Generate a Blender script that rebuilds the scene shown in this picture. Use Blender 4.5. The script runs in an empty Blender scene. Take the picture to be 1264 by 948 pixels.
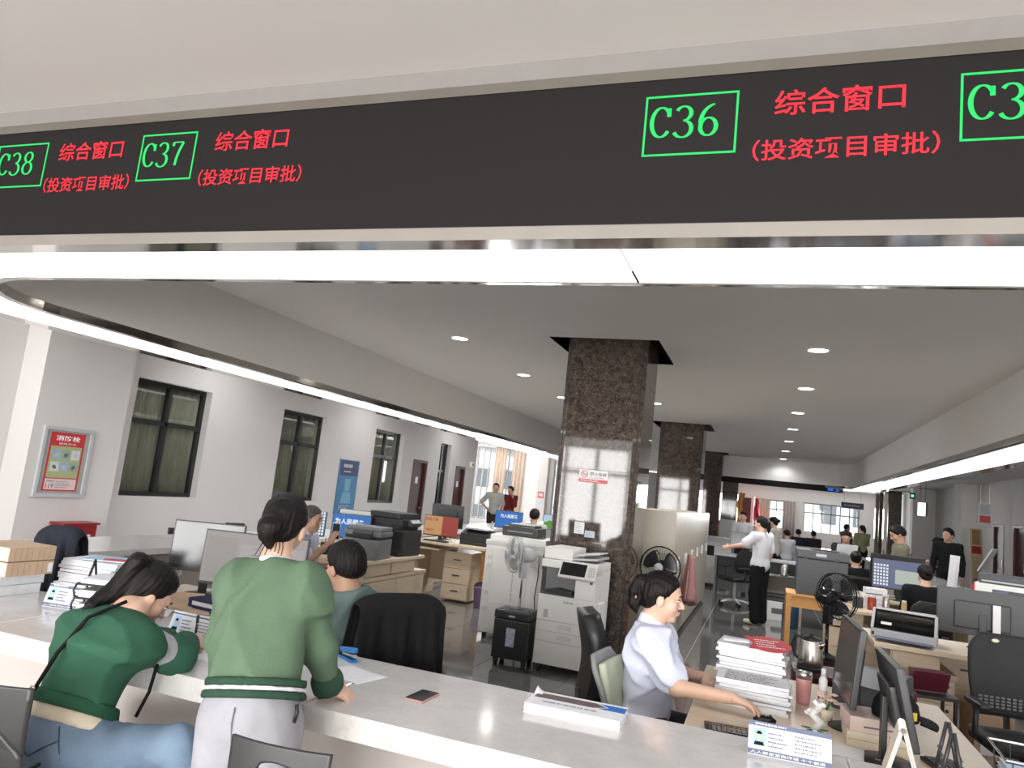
import bpy, bmesh, math, random
import numpy as np
from mathutils import Vector, Matrix

random.seed(7)
SC = bpy.context.scene
COL = SC.collection
PI = math.pi
V = Vector

# ---------------------------------------------------------------- camera
cam = bpy.data.cameras.new('camera')
cam.sensor_width = 36.0
cam.lens = 36.0 * 903.5 / 1264.0
cam.clip_start = 0.05
cam.clip_end = 200
camo = bpy.data.objects.new('camera', cam)
COL.objects.link(camo)
camo.matrix_world = Matrix(((0.94041834, -0.05549065, 0.33546108, 0.0),
                            (0.32267993, -0.16538971, -0.93194630, 0.0),
                            (0.10719612, 0.98466595, -0.13762980, 1.58),
                            (0, 0, 0, 1)))
SC.camera = camo

# ---------------------------------------------------------------- world, daylight, exposure
SC.view_settings.view_transform = 'Standard'
SC.view_settings.look = 'None'
SC.view_settings.gamma = 1.0
SC.view_settings.exposure = 0.9
SC.cycles.use_denoising = True
SC.cycles.max_bounces = 8
SC.cycles.diffuse_bounces = 5
SC.cycles.glossy_bounces = 4
SC.cycles.sample_clamp_indirect = 6.0
wd = bpy.data.worlds.new('overcast_sky')
SC.world = wd
wd.use_nodes = True
wd.node_tree.nodes['Background'].inputs[0].default_value = (0.93, 0.97, 1.0, 1)
wd.node_tree.nodes['Background'].inputs[1].default_value = 1.3


def area(name, loc, rot, sx, sy, power, color=(1, 1, 1)):
    l = bpy.data.lights.new(name, 'AREA')
    l.shape = 'RECTANGLE'
    l.size, l.size_y = sx, sy
    l.energy = power
    l.color = color
    o = bpy.data.objects.new(name, l)
    COL.objects.link(o)
    o.location = loc
    o.rotation_euler = rot
    return o


# daylight entering through the glazed entrance front behind the camera
area('daylight_entrance', (0.0, -8.25, 1.65), (PI / 2, 0, 0), 14.0, 2.9, 1250, (1.0, 0.985, 0.97))
# daylight through the windows of the far wall and the far bay
area('daylight_far', (1.6, 39.7, 1.7), (-PI / 2, 0, 0), 6.5, 1.4, 240, (0.95, 0.98, 1.0))
area('daylight_bay', (-9.3, 25.7, 1.75), (-PI / 2, 0, 0), 3.6, 2.3, 330, (0.95, 0.98, 1.0))


# ---------------------------------------------------------------- materials
def new_mat(name):
    m = bpy.data.materials.new(name)
    m.use_nodes = True
    return m, m.node_tree.nodes, m.node_tree.links, m.node_tree.nodes['Principled BSDF']


def pm(name, col, rough=0.5, metal=0.0, var=0.06, scale=12.0, bump=0.0, bscale=60.0, spec=0.5, stretch=None, coat=0.0, rnd=0.0):
    """principled material; colour varied by noise, fine relief from a second noise"""
    m, N, L, b = new_mat(name)
    b.inputs['Roughness'].default_value = rough
    b.inputs['Metallic'].default_value = metal
    b.inputs['Specular IOR Level'].default_value = spec
    b.inputs['Coat Weight'].default_value = coat
    tc = N.new('ShaderNodeTexCoord')
    mp = N.new('ShaderNodeMapping')
    L.new(tc.outputs['Object'], mp.inputs['Vector'])
    if stretch:
        mp.inputs['Scale'].default_value = stretch
    nz = N.new('ShaderNodeTexNoise')
    nz.inputs['Scale'].default_value = scale
    nz.inputs['Detail'].default_value = 4
    L.new(mp.outputs[0], nz.inputs['Vector'])
    rp = N.new('ShaderNodeValToRGB')
    c = [max(0, x) for x in col]
    rp.color_ramp.elements[0].position = 0.3
    rp.color_ramp.elements[1].position = 0.7
    rp.color_ramp.elements[0].color = (*[x * (1 - var) for x in c], 1)
    rp.color_ramp.elements[1].color = (*[min(1, x * (1 + var)) for x in c], 1)
    L.new(nz.outputs[0], rp.inputs[0])
    out = rp.outputs[0]
    if rnd:
        oi = N.new('ShaderNodeObjectInfo')
        hs = N.new('ShaderNodeHueSaturation')
        ma = N.new('ShaderNodeMapRange')
        ma.inputs[3].default_value = 1 - rnd
        ma.inputs[4].default_value = 1 + rnd
        L.new(oi.outputs['Random'], ma.inputs[0])
        L.new(ma.outputs[0], hs.inputs['Value'])
        L.new(out, hs.inputs['Color'])
        out = hs.outputs[0]
    L.new(out, b.inputs['Base Color'])
    if bump:
        n2 = N.new('ShaderNodeTexNoise')
        n2.inputs['Scale'].default_value = bscale
        n2.inputs['Detail'].default_value = 3
        L.new(mp.outputs[0], n2.inputs['Vector'])
        bp = N.new('ShaderNodeBump')
        bp.inputs['Strength'].default_value = bump
        bp.inputs['Distance'].default_value = 0.01
        L.new(n2.outputs[0], bp.inputs['Height'])
        L.new(bp.outputs[0], b.inputs['Normal'])
    return m


def em(name, col, strength):
    m, N, L, b = new_mat(name)
    b.inputs['Base Color'].default_value = (0.01, 0.01, 0.01, 1)
    b.inputs['Specular IOR Level'].default_value = 0.2
    b.inputs['Emission Color'].default_value = (*col, 1)
    b.inputs['Emission Strength'].default_value = strength
    return m


def glass_mat(name, tint, rough=0.02, mixw=0.12):
    m, N, L, b = new_mat(name)
    tr = N.new('ShaderNodeBsdfTransparent')
    tr.inputs[0].default_value = (*tint, 1)
    gl = N.new('ShaderNodeBsdfGlossy')
    gl.inputs['Roughness'].default_value = rough
    fr = N.new('ShaderNodeLayerWeight')
    fr.inputs[0].default_value = 0.5
    pw = N.new('ShaderNodeMath')
    pw.operation = 'POWER'
    pw.inputs[1].default_value = 3.5
    L.new(fr.outputs['Facing'], pw.inputs[0])
    mr = N.new('ShaderNodeMapRange')
    mr.inputs[3].default_value = mixw * 0.3
    mr.inputs[4].default_value = 0.85
    L.new(pw.outputs[0], mr.inputs[0])
    mx = N.new('ShaderNodeMixShader')
    L.new(mr.outputs[0], mx.inputs[0])
    L.new(tr.outputs[0], mx.inputs[1])
    L.new(gl.outputs[0], mx.inputs[2])
    L.new(mx.outputs[0], N['Material Output'].inputs[0])
    return m


def marble_mat(name, base, dark, vein, vscale, rough, vw=0.5):
    m, N, L, b = new_mat(name)
    b.inputs['Roughness'].default_value = rough
    tc = N.new('ShaderNodeTexCoord')
    nz = N.new('ShaderNodeTexNoise')
    nz.inputs['Scale'].default_value = vscale
    nz.inputs['Detail'].default_value = 9
    nz.inputs['Roughness'].default_value = 0.65
    nz.inputs['Distortion'].default_value = 0.6
    L.new(tc.outputs['Object'], nz.inputs['Vector'])
    rp = N.new('ShaderNodeValToRGB')
    rp.color_ramp.elements[0].position = 0.36
    rp.color_ramp.elements[0].color = (*dark, 1)
    rp.color_ramp.elements[1].position = 0.66
    rp.color_ramp.elements[1].color = (*base, 1)
    L.new(nz.outputs[0], rp.inputs[0])
    n2 = N.new('ShaderNodeTexNoise')
    n2.inputs['Scale'].default_value = vscale * 0.8
    n2.inputs['Detail'].default_value = 6
    n2.inputs['Distortion'].default_value = 2.2
    L.new(tc.outputs['Object'], n2.inputs['Vector'])
    r2 = N.new('ShaderNodeValToRGB')
    e = r2.color_ramp.elements
    e[0].position = 0.485
    e[0].color = (0, 0, 0, 1)
    e[1].position = 0.515
    e[1].color = (0, 0, 0, 1)
    k = e.new(0.5)
    k.color = (vw, vw, vw, 1)
    L.new(n2.outputs[0], r2.inputs[0])
    mx = N.new('ShaderNodeMix')
    mx.data_type = 'RGBA'
    L.new(r2.outputs[0], mx.inputs[0])
    L.new(rp.outputs[0], mx.inputs[6])
    mx.inputs[7].default_value = (*vein, 1)
    L.new(mx.outputs[2], b.inputs['Base Color'])
    return m


M = {}
M['paint'] = pm('white_paint', (0.70, 0.68, 0.66), 0.85, var=0.015, scale=1.5, bump=0.05, bscale=200)
M['wall'] = pm('wall_paint', (0.60, 0.575, 0.56), 0.85, var=0.02, scale=1.2, bump=0.05, bscale=200)
M['ceil'] = pm('ceiling_paint', (0.68, 0.655, 0.635), 0.9, var=0.012, scale=0.8)
M['chrome'] = pm('polished_steel', (0.50, 0.48, 0.44), 0.1, 1.0, var=0.05, scale=4, bump=0.02, bscale=6)
M['chromelit'] = pm('polished_steel_lit', (0.74, 0.72, 0.68), 0.1, 1.0, var=0.05, scale=4, bump=0.02, bscale=6)  # same steel lightened: brighter reflections of the lower trim put into its colour
M['tile'] = pm('polished_tile', (0.12, 0.117, 0.115), 0.07, var=0.14, scale=3.5, spec=0.7, rnd=0.10, bump=0.012, bscale=2.5)
M['grout'] = pm('pale_grout', (0.42, 0.41, 0.39), 0.6)
M['lobbyfloor'] = pm('lobby_tile', (0.50, 0.48, 0.46), 0.15, var=0.05)
M['brown'] = marble_mat('brown_marble', (0.115, 0.088, 0.072), (0.032, 0.022, 0.018), (0.34, 0.29, 0.25), 16.0, 0.045, 0.65)
M['quartz'] = marble_mat('white_quartz', (0.72, 0.70, 0.675), (0.64, 0.62, 0.60), (0.50, 0.48, 0.46), 9.0, 0.10, 0.35)
M['strip'] = em('backlit_acrylic', (0.90, 0.92, 1.0), 1.7)
M['downlight'] = em('downlight_glow', (1.0, 0.97, 0.92), 8.0)
M['shadedband'] = pm('shaded_band_tone', (0.20, 0.188, 0.178), 0.85, var=0.02)  # shade on the band is put into this darker tone
M['fillglow'] = em('fill_glow', (1, 1, 1), 2.0)  # glow of the added aisle fill panels
M['ledface'] = pm('led_face', (0.0105, 0.0085, 0.0088), 0.65, var=0.08, scale=300, stretch=(1, 0.02, 0.02), spec=0.18)
M['ledred'] = em('led_red', (1.0, 0.02, 0.045), 0.62)
M['ledgreen'] = em('led_green', (0.02, 1.0, 0.20), 0.5)
M['ledblue'] = em('led_blue', (0.02, 0.16, 1.0), 0.8)
M['black'] = pm('black_plastic', (0.018, 0.018, 0.019), 0.42, var=0.1, bump=0.03, bscale=300)
M['blackgloss'] = pm('black_gloss', (0.010, 0.010, 0.011), 0.12, var=0.05)
M['darkgrey'] = pm('dark_grey_plastic', (0.060, 0.062, 0.068), 0.45, var=0.06, bump=0.03, bscale=300)
M['midgrey'] = pm('grey_plastic', (0.16, 0.165, 0.17), 0.45, var=0.05)
M['lightgrey'] = pm('light_grey_plastic', (0.45, 0.46, 0.47), 0.45, var=0.04)
M['white'] = pm('white_plastic', (0.78, 0.77, 0.74), 0.42, var=0.02)
M['offwhite'] = pm('off_white_plastic', (0.66, 0.65, 0.62), 0.45, var=0.03)
M['seam'] = pm('dark_seam', (0.03, 0.03, 0.032), 0.7)
M['paper'] = pm('paper', (0.80, 0.80, 0.81), 0.85, var=0.04, scale=40)
M['paper2'] = pm('office_paper', (0.72, 0.73, 0.77), 0.85, var=0.06, scale=30)
M['kraft'] = pm('kraft_paper', (0.55, 0.40, 0.27), 0.8, var=0.06, scale=30)
M['card'] = pm('cardboard', (0.50, 0.33, 0.22), 0.85, var=0.06, scale=20)
M['mint'] = pm('mint_folder', (0.42, 0.55, 0.50), 0.7)
M['navyband'] = pm('slate_blue_print', (0.10, 0.12, 0.20), 0.5)
M['acrylic'] = pm('acrylic_stand', (0.62, 0.66, 0.72), 0.08, var=0.02)
M['ink'] = pm('grey_ink', (0.13, 0.13, 0.15), 0.7)
M['inkblue'] = pm('blue_ink', (0.02, 0.17, 0.55), 0.5)
M['whiteprint'] = pm('white_print', (0.85, 0.85, 0.85), 0.6)
M['redprint'] = pm('red_print', (0.50, 0.025, 0.03), 0.5)
M['redpaint'] = pm('red_enamel', (0.25, 0.010, 0.014), 0.35)
M['wood'] = pm('light_maple_laminate', (0.66, 0.53, 0.38), 0.38, var=0.07, scale=5, stretch=(1, 1, 14))
M['woodtop'] = pm('light_maple_top', (0.68, 0.56, 0.41), 0.3, var=0.07, scale=5, stretch=(2, 18, 2))
M['pine'] = pm('orange_pine', (0.60, 0.30, 0.09), 0.45, var=0.10, scale=4, stretch=(2, 2, 16))
M['doorwood'] = pm('dark_red_wood', (0.060, 0.014, 0.013), 0.5, var=0.2, scale=4, stretch=(6, 6, 1))
M['taupe'] = pm('taupe_panel', (0.40, 0.355, 0.32), 0.45, var=0.03)
M['frame'] = pm('black_aluminium', (0.014, 0.014, 0.014), 0.3)
M['curtain'] = pm('grey_curtain', (0.62, 0.60, 0.52), 0.9, var=0.15, scale=20, stretch=(1, 1, 0.1))
M['beigecurtain'] = pm('beige_curtain', (0.50, 0.40, 0.32), 0.9, var=0.1, scale=16, stretch=(1, 1, 0.1))
M['pane'] = glass_mat('dim_pane', (0.74, 0.75, 0.72), 0.02, 0.12)
M['clearpane'] = glass_mat('clear_pane', (0.93, 0.95, 0.96), 0.02, 0.12)
M['clearglass'] = glass_mat('drinking_glass', (0.88, 0.90, 0.90), 0.02, 0.25)
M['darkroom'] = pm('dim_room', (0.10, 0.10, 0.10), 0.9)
M['steel'] = pm('brushed_steel', (0.60, 0.58, 0.55), 0.22, 1.0, var=0.06, scale=30, stretch=(1, 1, 0.05))
M['taupelight'] = pm('warm_grey_panel', (0.50, 0.455, 0.43), 0.6, var=0.03, scale=2)
M['lilac'] = pm('lilac_plastic', (0.42, 0.28, 0.52), 0.4)
M['beige'] = pm('beige_enamel', (0.42, 0.38, 0.31), 0.35, var=0.03)
M['maroon'] = pm('maroon_board', (0.075, 0.010, 0.018), 0.35)
M['screenoff'] = pm('dark_screen', (0.014, 0.014, 0.015), 0.14, var=0.02)
M['formscreen'] = em('lit_form_screen', (0.50, 0.45, 0.44), 0.34)
M['formgrey'] = em('lit_form_side', (0.44, 0.41, 0.38), 0.34)
M['formpale'] = em('lit_form_page', (0.56, 0.51, 0.52), 0.34)
M['bluescreen'] = em('lit_blue_screen', (0.03, 0.16, 0.50), 0.50)
M['whitelit'] = em('lit_white_print', (0.9, 0.92, 0.95), 0.50)
M['gridscreen'] = em('lit_grid_screen', (0.10, 0.22, 0.36), 0.44)
M['orangescreen'] = em('lit_orange_screen', (0.62, 0.33, 0.14), 0.44)
M['redlit'] = em('lit_red_print', (0.36, 0.06, 0.05), 0.44)
M['skyscreen'] = em('lit_sky_screen', (0.55, 0.70, 0.85), 0.44)
M['greenlit'] = em('lit_green_print', (0.12, 0.35, 0.05), 0.44)
M['bluegrey'] = em('lit_bluegrey_screen', (0.17, 0.20, 0.33), 0.39)
M['paleform'] = em('lit_pale_window', (0.52, 0.58, 0.52), 0.44)
M['mistwindow'] = pm('misty_bin_window', (0.42, 0.43, 0.55), 0.2, var=0.3, scale=40)
M['fanblade'] = pm('grey_fan_blade', (0.30, 0.29, 0.27), 0.4)
M['smokeblade'] = pm('smoked_fan_blade', (0.03, 0.03, 0.033), 0.15)
M['smoke'] = glass_mat('smoked_cover', (0.28, 0.28, 0.29), 0.04, 0.2)
M['mesh'] = pm('chair_mesh', (0.02, 0.02, 0.022), 0.7, var=0.3, scale=200, bump=0.3, bscale=400)
M['leather'] = pm('black_leatherette', (0.014, 0.014, 0.014), 0.42, var=0.15, bump=0.06, bscale=120)


# ---------------------------------------------------------------- mesh helpers
def link(o, parent=None):
    COL.objects.link(o)
    if parent is not None:
        o.parent = parent
    return o


class MB:
    """collects shapes in one bmesh and links them as ONE mesh object"""

    def __init__(s, T=None):
        s.b = bmesh.new()
        s.T = T or Matrix()

    def _add(s, verts, T=None):
        t = s.T @ T if T is not None else s.T
        bmesh.ops.transform(s.b, matrix=t, verts=verts)

    def box(s, c, d, rot=None, bev=0.0, taper=1.0):
        r = bmesh.ops.create_cube(s.b, size=1.0)
        vs = r['verts']
        for v in vs:
            k = taper if v.co.z > 0 else 1.0
            v.co = V((v.co.x * d[0] * k, v.co.y * d[1] * k, v.co.z * d[2]))
        if bev > 0:
            es = list({e for v in vs for e in v.link_edges})
            q = bmesh.ops.bevel(s.b, geom=es, offset=min(bev, min(d) * 0.45), segments=2, affect='EDGES', profile=0.7)
            vs = list({v for f in q['faces'] for v in f.verts} | {v for v in vs if v.is_valid})
        t = Matrix.Translation(c)
        if rot is not None:
            t = t @ (rot if isinstance(rot, Matrix) else Matrix.Rotation(rot, 4, 'Z'))
        s._add(vs, t)
        return s

    def b2(s, x0, x1, y0, y1, z0, z1, bev=0.0):
        return s.box(((x0 + x1) / 2, (y0 + y1) / 2, (z0 + z1) / 2), (abs(x1 - x0), abs(y1 - y0), abs(z1 - z0)), None, bev)

    def cone(s, p0, p1, r0, r1=None, seg=12, cap=True):
        p0, p1 = V(p0), V(p1)
        r1 = r0 if r1 is None else r1
        d = p1 - p0
        r = bmesh.ops.create_cone(s.b, cap_ends=cap, segments=seg, radius1=r0, radius2=r1, depth=d.length)
        t = Matrix.Translation((p0 + p1) / 2) @ d.to_track_quat('Z', 'Y').to_matrix().to_4x4()
        s._add(r['verts'], t)
        return s

    def ell(s, c, rad, rot=None, sub=2):
        r = bmesh.ops.create_icosphere(s.b, subdivisions=sub, radius=1.0)
        t = Matrix.Translation(c) @ (rot if rot is not None else Matrix()) @ Matrix.Diagonal((*rad, 1))
        s._add(r['verts'], t)
        return s

    def tube(s, pts, r, seg=8, closed=False):
        pts = [V(p) for p in pts]
        n = len(pts)
        rings = []
        prev = None
        for i, p in enumerate(pts):
            a = pts[(i - 1) % n] if (closed or i > 0) else p
            c = pts[(i + 1) % n] if (closed or i < n - 1) else p
            d = (c - a).normalized()
            if prev is None:
                u = d.orthogonal().normalized()
            else:
                u = (prev - d * prev.dot(d))
                u = u.normalized() if u.length > 1e-6 else d.orthogonal().normalized()
            prev = u
            w = d.cross(u)
            rr = r[i] if isinstance(r, (list, tuple)) else r
            rings.append([s.b.verts.new(s.T @ (p + (u * math.cos(2 * PI * k / seg) + w * math.sin(2 * PI * k / seg)) * rr)) for k in range(seg)])
        for i in range(n if closed else n - 1):
            A, B = rings[i], rings[(i + 1) % n]
            for k in range(seg):
                s.b.faces.new((A[k], A[(k + 1) % seg], B[(k + 1) % seg], B[k]))
        if not closed:
            s.b.faces.new(list(reversed(rings[0])))
            s.b.faces.new(rings[-1])
        return s

    def lathe(s, prof, c=(0, 0, 0), seg=24, T=None, cap=True):
        t = s.T @ Matrix.Translation(c) @ (T or Matrix())
        rings = []
        for r, z in prof:
            rings.append([s.b.verts.new(t @ V((r * math.cos(2 * PI * k / seg), r * math.sin(2 * PI * k / seg), z))) for k in range(seg)])
        for A, B in zip(rings, rings[1:]):
            for k in range(seg):
                s.b.faces.new((A[k], A[(k + 1) % seg], B[(k + 1) % seg], B[k]))
        if cap and prof[0][0] > 1e-6:
            s.b.faces.new(list(reversed(rings[0])))
        if cap and prof[-1][0] > 1e-6:
            s.b.faces.new(rings[-1])
        bmesh.ops.remove_doubles(s.b, verts=rings[0] + rings[-1], dist=1e-6)
        return s

    def prism(s, poly, h, T=None):
        """2-D outline extruded along local z from 0 to h"""
        t = s.T @ (T or Matrix())
        a = [s.b.verts.new(t @ V((x, y, 0))) for x, y in poly]
        c = [s.b.verts.new(t @ V((x, y, h))) for x, y in poly]
        n = len(poly)
        s.b.faces.new(list(reversed(a)))
        s.b.faces.new(c)
        for i in range(n):
            s.b.faces.new((a[i], a[(i + 1) % n], c[(i + 1) % n], c[i]))
        return s

    def grid(s, f, nu, nv):
        g = [[s.b.verts.new(s.T @ V(f(i / nu, j / nv))) for j in range(nv + 1)] for i in range(nu + 1)]
        for i in range(nu):
            for j in range(nv):
                s.b.faces.new((g[i][j], g[i + 1][j], g[i + 1][j + 1], g[i][j + 1]))
        return s

    def quad(s, *p):
        s.b.faces.new([s.b.verts.new(s.T @ V(q)) for q in p])
        return s

    def build(s, name, mat, parent=None, smooth=False, solid=0.0, sub=0, bevel=0.0):
        bmesh.ops.recalc_face_normals(s.b, faces=s.b.faces)
        me = bpy.data.meshes.new(name)
        s.b.to_mesh(me)
        s.b.free()
        if smooth:
            me.polygons.foreach_set('use_smooth', [True] * len(me.polygons))
        me.materials.append(M[mat] if isinstance(mat, str) else mat)
        o = bpy.data.objects.new(name, me)
        link(o, parent)
        if solid:
            q = o.modifiers.new('solid', 'SOLIDIFY')
            q.thickness = solid
            q.offset = 0
        if bevel:
            q = o.modifiers.new('bevel', 'BEVEL')
            q.width = bevel
            q.segments = 2
            q.limit_method = 'ANGLE'
        if sub:
            q = o.modifiers.new('sub', 'SUBSURF')
            q.levels = q.render_levels = sub
        return o


def tag(o, label=None, cat=None, group=None, kind=None):
    if label:
        o['label'] = label
    if cat:
        o['category'] = cat
    if group:
        o['group'] = group
    if kind:
        o['kind'] = kind
    return o


def thing(name, label, cat, loc=(0, 0, 0), rz=0.0, group=None):
    o = bpy.data.objects.new(name, None)
    o.empty_display_size = 0.05
    COL.objects.link(o)
    o.location = loc
    o.rotation_euler = (0, 0, rz)
    return tag(o, label, cat, group)


def struct(o):
    o['kind'] = 'structure'
    return o


def dup(root, loc=None, rz=None, label=None, group=None):
    r = root.copy()
    COL.objects.link(r)
    if loc is not None:
        r.location = loc
    if rz is not None:
        r.rotation_euler = (0, 0, rz)
    if label:
        r['label'] = label
    if group:
        r['group'] = group
    for ch in list(root.children):
        c = ch.copy()
        COL.objects.link(c)
        c.parent = r
        for g in list(ch.children):
            d = g.copy()
            COL.objects.link(d)
            d.parent = c
    return r


def Rz(a):
    return Matrix.Rotation(a, 4, 'Z')


def Rx(a):
    return Matrix.Rotation(a, 4, 'X')


def Ry(a):
    return Matrix.Rotation(a, 4, 'Y')


def T3(x, y, z):
    return Matrix.Translation((x, y, z))


def frame(origin, xdir, ydir):
    """matrix whose local x,y lie along xdir,ydir at origin"""
    x = V(xdir).normalized()
    z = x.cross(V(ydir)).normalized()
    y = z.cross(x)
    m = Matrix((x, y, z)).transposed().to_4x4()
    m.translation = V(origin)
    return m


FACE_S = lambda x, y, z: frame((x, y, z), (1, 0, 0), (0, 0, 1))      # faces -Y
FACE_W = lambda x, y, z: frame((x, y, z), (0, -1, 0), (0, 0, 1))     # faces -X
FACE_E = lambda x, y, z: frame((x, y, z), (0, 1, 0), (0, 0, 1))      # faces +X
FLAT = lambda x, y, z: T3(x, y, z)


def text(s, T, w, h, mat, name, parent=None, bold=0.0, lift=0.002, keep=False):
    """one line of lettering, fitted into a w x h rectangle whose lower left corner is T's origin"""
    cu = bpy.data.curves.new('lettering', 'FONT')
    cu.body = s
    cu.size = 1.0
    cu.offset = bold
    cu.resolution_u = 2
    o = bpy.data.objects.new('lettering', cu)
    COL.objects.link(o)
    bpy.context.view_layer.update()
    me = bpy.data.meshes.new_from_object(o.evaluated_get(bpy.context.evaluated_depsgraph_get()))
    bpy.data.objects.remove(o)
    bpy.data.curves.remove(cu)
    n = len(me.vertices)
    co = np.empty(n * 3)
    me.vertices.foreach_get('co', co)
    co = co.reshape(-1, 3)
    lo, hi = co.min(0), co.max(0)
    sx, sy = w / max(1e-6, hi[0] - lo[0]), h / max(1e-6, hi[1] - lo[1])
    if keep:
        sx = sy = min(sx, sy)
    co = np.stack([(co[:, 0] - lo[0]) * sx, (co[:, 1] - lo[1]) * sy, np.full(n, lift)], 1)
    A = np.array(T)
    co = co @ A[:3, :3].T + A[:3, 3]
    me.vertices.foreach_set('co', co.ravel())
    me.update()
    me.name = name
    me.materials.clear()
    me.materials.append(M[mat] if isinstance(mat, str) else mat)
    ob = bpy.data.objects.new(name, me)
    return link(ob, parent)


def scribble(T, w, h, rows, mat, name, parent=None, seed=1, lift=0.0015, fill=0.55):
    """lines of print too small to read: short bars in rows, joined"""
    R = random.Random(seed)
    m = MB(T)
    for r in range(rows):
        y = h - (r + 0.75) * h / rows
        x = 0.0
        end = w * R.uniform(0.6, 1.0)
        while x < end:
            l = min(R.uniform(0.02, 0.09) * w, end - x)
            m.quad((x, y, lift), (x + l, y, lift), (x + l, y + fill * h / rows, lift), (x, y + fill * h / rows, lift))
            x += l + 0.025 * w
    return m.build(name, mat, parent)


def pen(paths, w0, w1):
    """broad-nib strokes along centre lines: thick where they run upright, thin where level; returns quads"""
    out = []
    for P in paths:
        n = len(P)
        L, R_ = [], []
        for i, (x, y) in enumerate(P):
            a, b = P[max(0, i - 1)], P[min(n - 1, i + 1)]
            dx, dy = b[0] - a[0], b[1] - a[1]
            l = math.hypot(dx, dy) or 1
            w = w0 + (w1 - w0) * (abs(dy) / l) ** 1.5
            nx, ny = -dy / l * w / 2, dx / l * w / 2
            L.append((x + nx, y + ny))
            R_.append((x - nx, y - ny))
        for i in range(n - 1):
            out.append((R_[i], R_[i + 1], L[i + 1], L[i]))
    return out


def arc(cx, cy, rx, ry, a0, a1, n=18):
    return [(cx + rx * math.cos(math.radians(a0 + (a1 - a0) * i / n)), cy + ry * math.sin(math.radians(a0 + (a1 - a0) * i / n))) for i in range(n + 1)]


GLYPH = {
    'C': [arc(.34, .5, .27, .46, 38, 322, 28), [(.56, .66), (.555, .93)]],
    '3': [arc(.30, .74, .21, .22, 155, -90, 20), arc(.29, .26, .25, .26, 90, -158, 22)],
    '5': [[(.14, .96), (.52, .96)], [(.15, .96), (.13, .56)], arc(.30, .31, .25, .29, 130, -155, 24)],
    '6': [arc(.56, .42, .45, .56, 100, 182, 16), arc(.33, .29, .22, .27, 180, -180, 28)],
    '7': [[(.09, .80), (.10, .96)], [(.09, .95), (.56, .95)], [(.55, .94), (.40, .60), (.32, .3), (.29, .03)]],
    '8': [arc(.33, .75, .20, .21, 0, 360, 24), arc(.33, .27, .24, .26, 0, 360, 26)],
}


def serif(s, T, w, h, mat, name, parent):
    m = MB(T)
    k = w / (len(s) * 0.68)
    for i, ch in enumerate(s):
        for q in pen(GLYPH[ch], 0.05, 0.125):
            m.quad(*[((x + 0.68 * i) * k, y * h, 0.003) for x, y in q])
    return m.build(name, mat, parent)
for nm, c, r in (('charcoal', (.030, .030, .031), .38), ('shellgrey', (.26, .27, .27), .5), ('palegreen', (.52, .56, .42), .8), ('cream', (.70, .62, .48), .5),
                 ('bluepl', (.03, .20, .52), .3), ('pinkcase', (.50, .30, .28), .4), ('leaflet', (.42, .62, .78), .35), ('inknavy', (.015, .03, .10), .4),
                 ('sky', (.28, .52, .80), .5), ('skin', (.62, .40, .29), .5), ('plateface', (.58, .60, .64), .35), ('redfan', (.42, .02, .03), .6),
                 ('yellowpl', (.62, .42, .05), .4), ('pinkmetal', (.62, .30, .29), .25), ('blossom', (.80, .58, .50), .7), ('leafgreen', (.06, .20, .05), .6),
                 ('pinkcarton', (.66, .52, .46), .7), ('redjar', (.34, .05, .02), .25), ('brasspl', (.45, .32, .14), .3), ('bluewater', (.03, .09, .18), .12),
                 ('frameinner', (.34, .34, .32), .5), ('postergreen', (.36, .40, .19), .5), ('posterpink', (.66, .52, .52), .5), ('picgrey', (.55, .56, .58), .6),
                 ('picblue', (.30, .40, .50), .5), ('picgreen', (.25, .36, .26), .5), ('picdark', (.12, .10, .14), .5), ('bannerblue', (.03, .16, .32), .35),
                 ('bannerlight', (.12, .32, .46), .35), ('signred', (.55, .05, .05), .4), ('paleblue', (.50, .60, .66), .6), ('creamprint', (.78, .64, .42), .5),
                 ('bridgephoto', (.16, .12, .11), .4), ('flagred', (.50, .02, .04), .7), ('flagorange', (.72, .26, .02), .7)):
    M[nm] = pm(nm, c, r, var=0.06)
M['seamblue'] = pm('dark_denim_seam', (.055, .08, .12), .9)
M['seamgrey'] = pm('grey_seam', (.20, .20, .22), .9)
M['lampwhite'] = em('lamp_shade_white', (1, 1, 1), 0.8)
M['exitgreen'] = em('exit_sign_green', (.2, .75, .4), 0.7)


def cloth(nm, c, fine=220, var=.08, rough=.85, bump=.25):
    M[nm] = pm(nm, c, rough, var=var, scale=9, bump=bump, bscale=fine, spec=.2)


cloth('blackcloth', (.010, .010, .011))
cloth('navycloth', (.022, .026, .036))
cloth('pinkcloth', (.36, .19, .18))
cloth('greenknit', (.033, .108, .066))
cloth('greenhem', (.022, .085, .047))
cloth('greenpale', (.105, .165, .105))
cloth('greendark', (.030, .070, .045))
cloth('greymarl', (.42, .42, .45), 300, .12)
cloth('sweatgrey', (.36, .36, .39), 300, .08)
cloth('denim', (.17, .24, .33), 260, .16)
cloth('teal', (.14, .20, .19))
cloth('shirtwhite', (.66, .69, .82), 260, .03)
cloth('shirtblue', (.52, .54, .66), 260, .03)
cloth('tee', (.68, .67, .70), 260, .03)
cloth('khaki', (.17, .155, .11))
cloth('olive', (.24, .25, .13))
cloth('darkcoat', (.03, .028, .03))
cloth('wine', (.14, .015, .02))
cloth('ivory', (.52, .50, .42))
cloth('checkgrey', (.38, .38, .35))
M['hair'] = pm('black_hair', (.006, .0045, .004), .5, var=.4, scale=30, bump=.25, bscale=160, stretch=(6, 6, .6), spec=.22)
M['hairgrey'] = pm('cropped_hair', (.05, .045, .035), .7, var=.4, scale=60, bump=.3, bscale=300)
M['skinlight'] = pm('fair_skin', (.66, .42, .31), .48, var=.04, scale=14, bump=.05, bscale=300)
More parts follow.
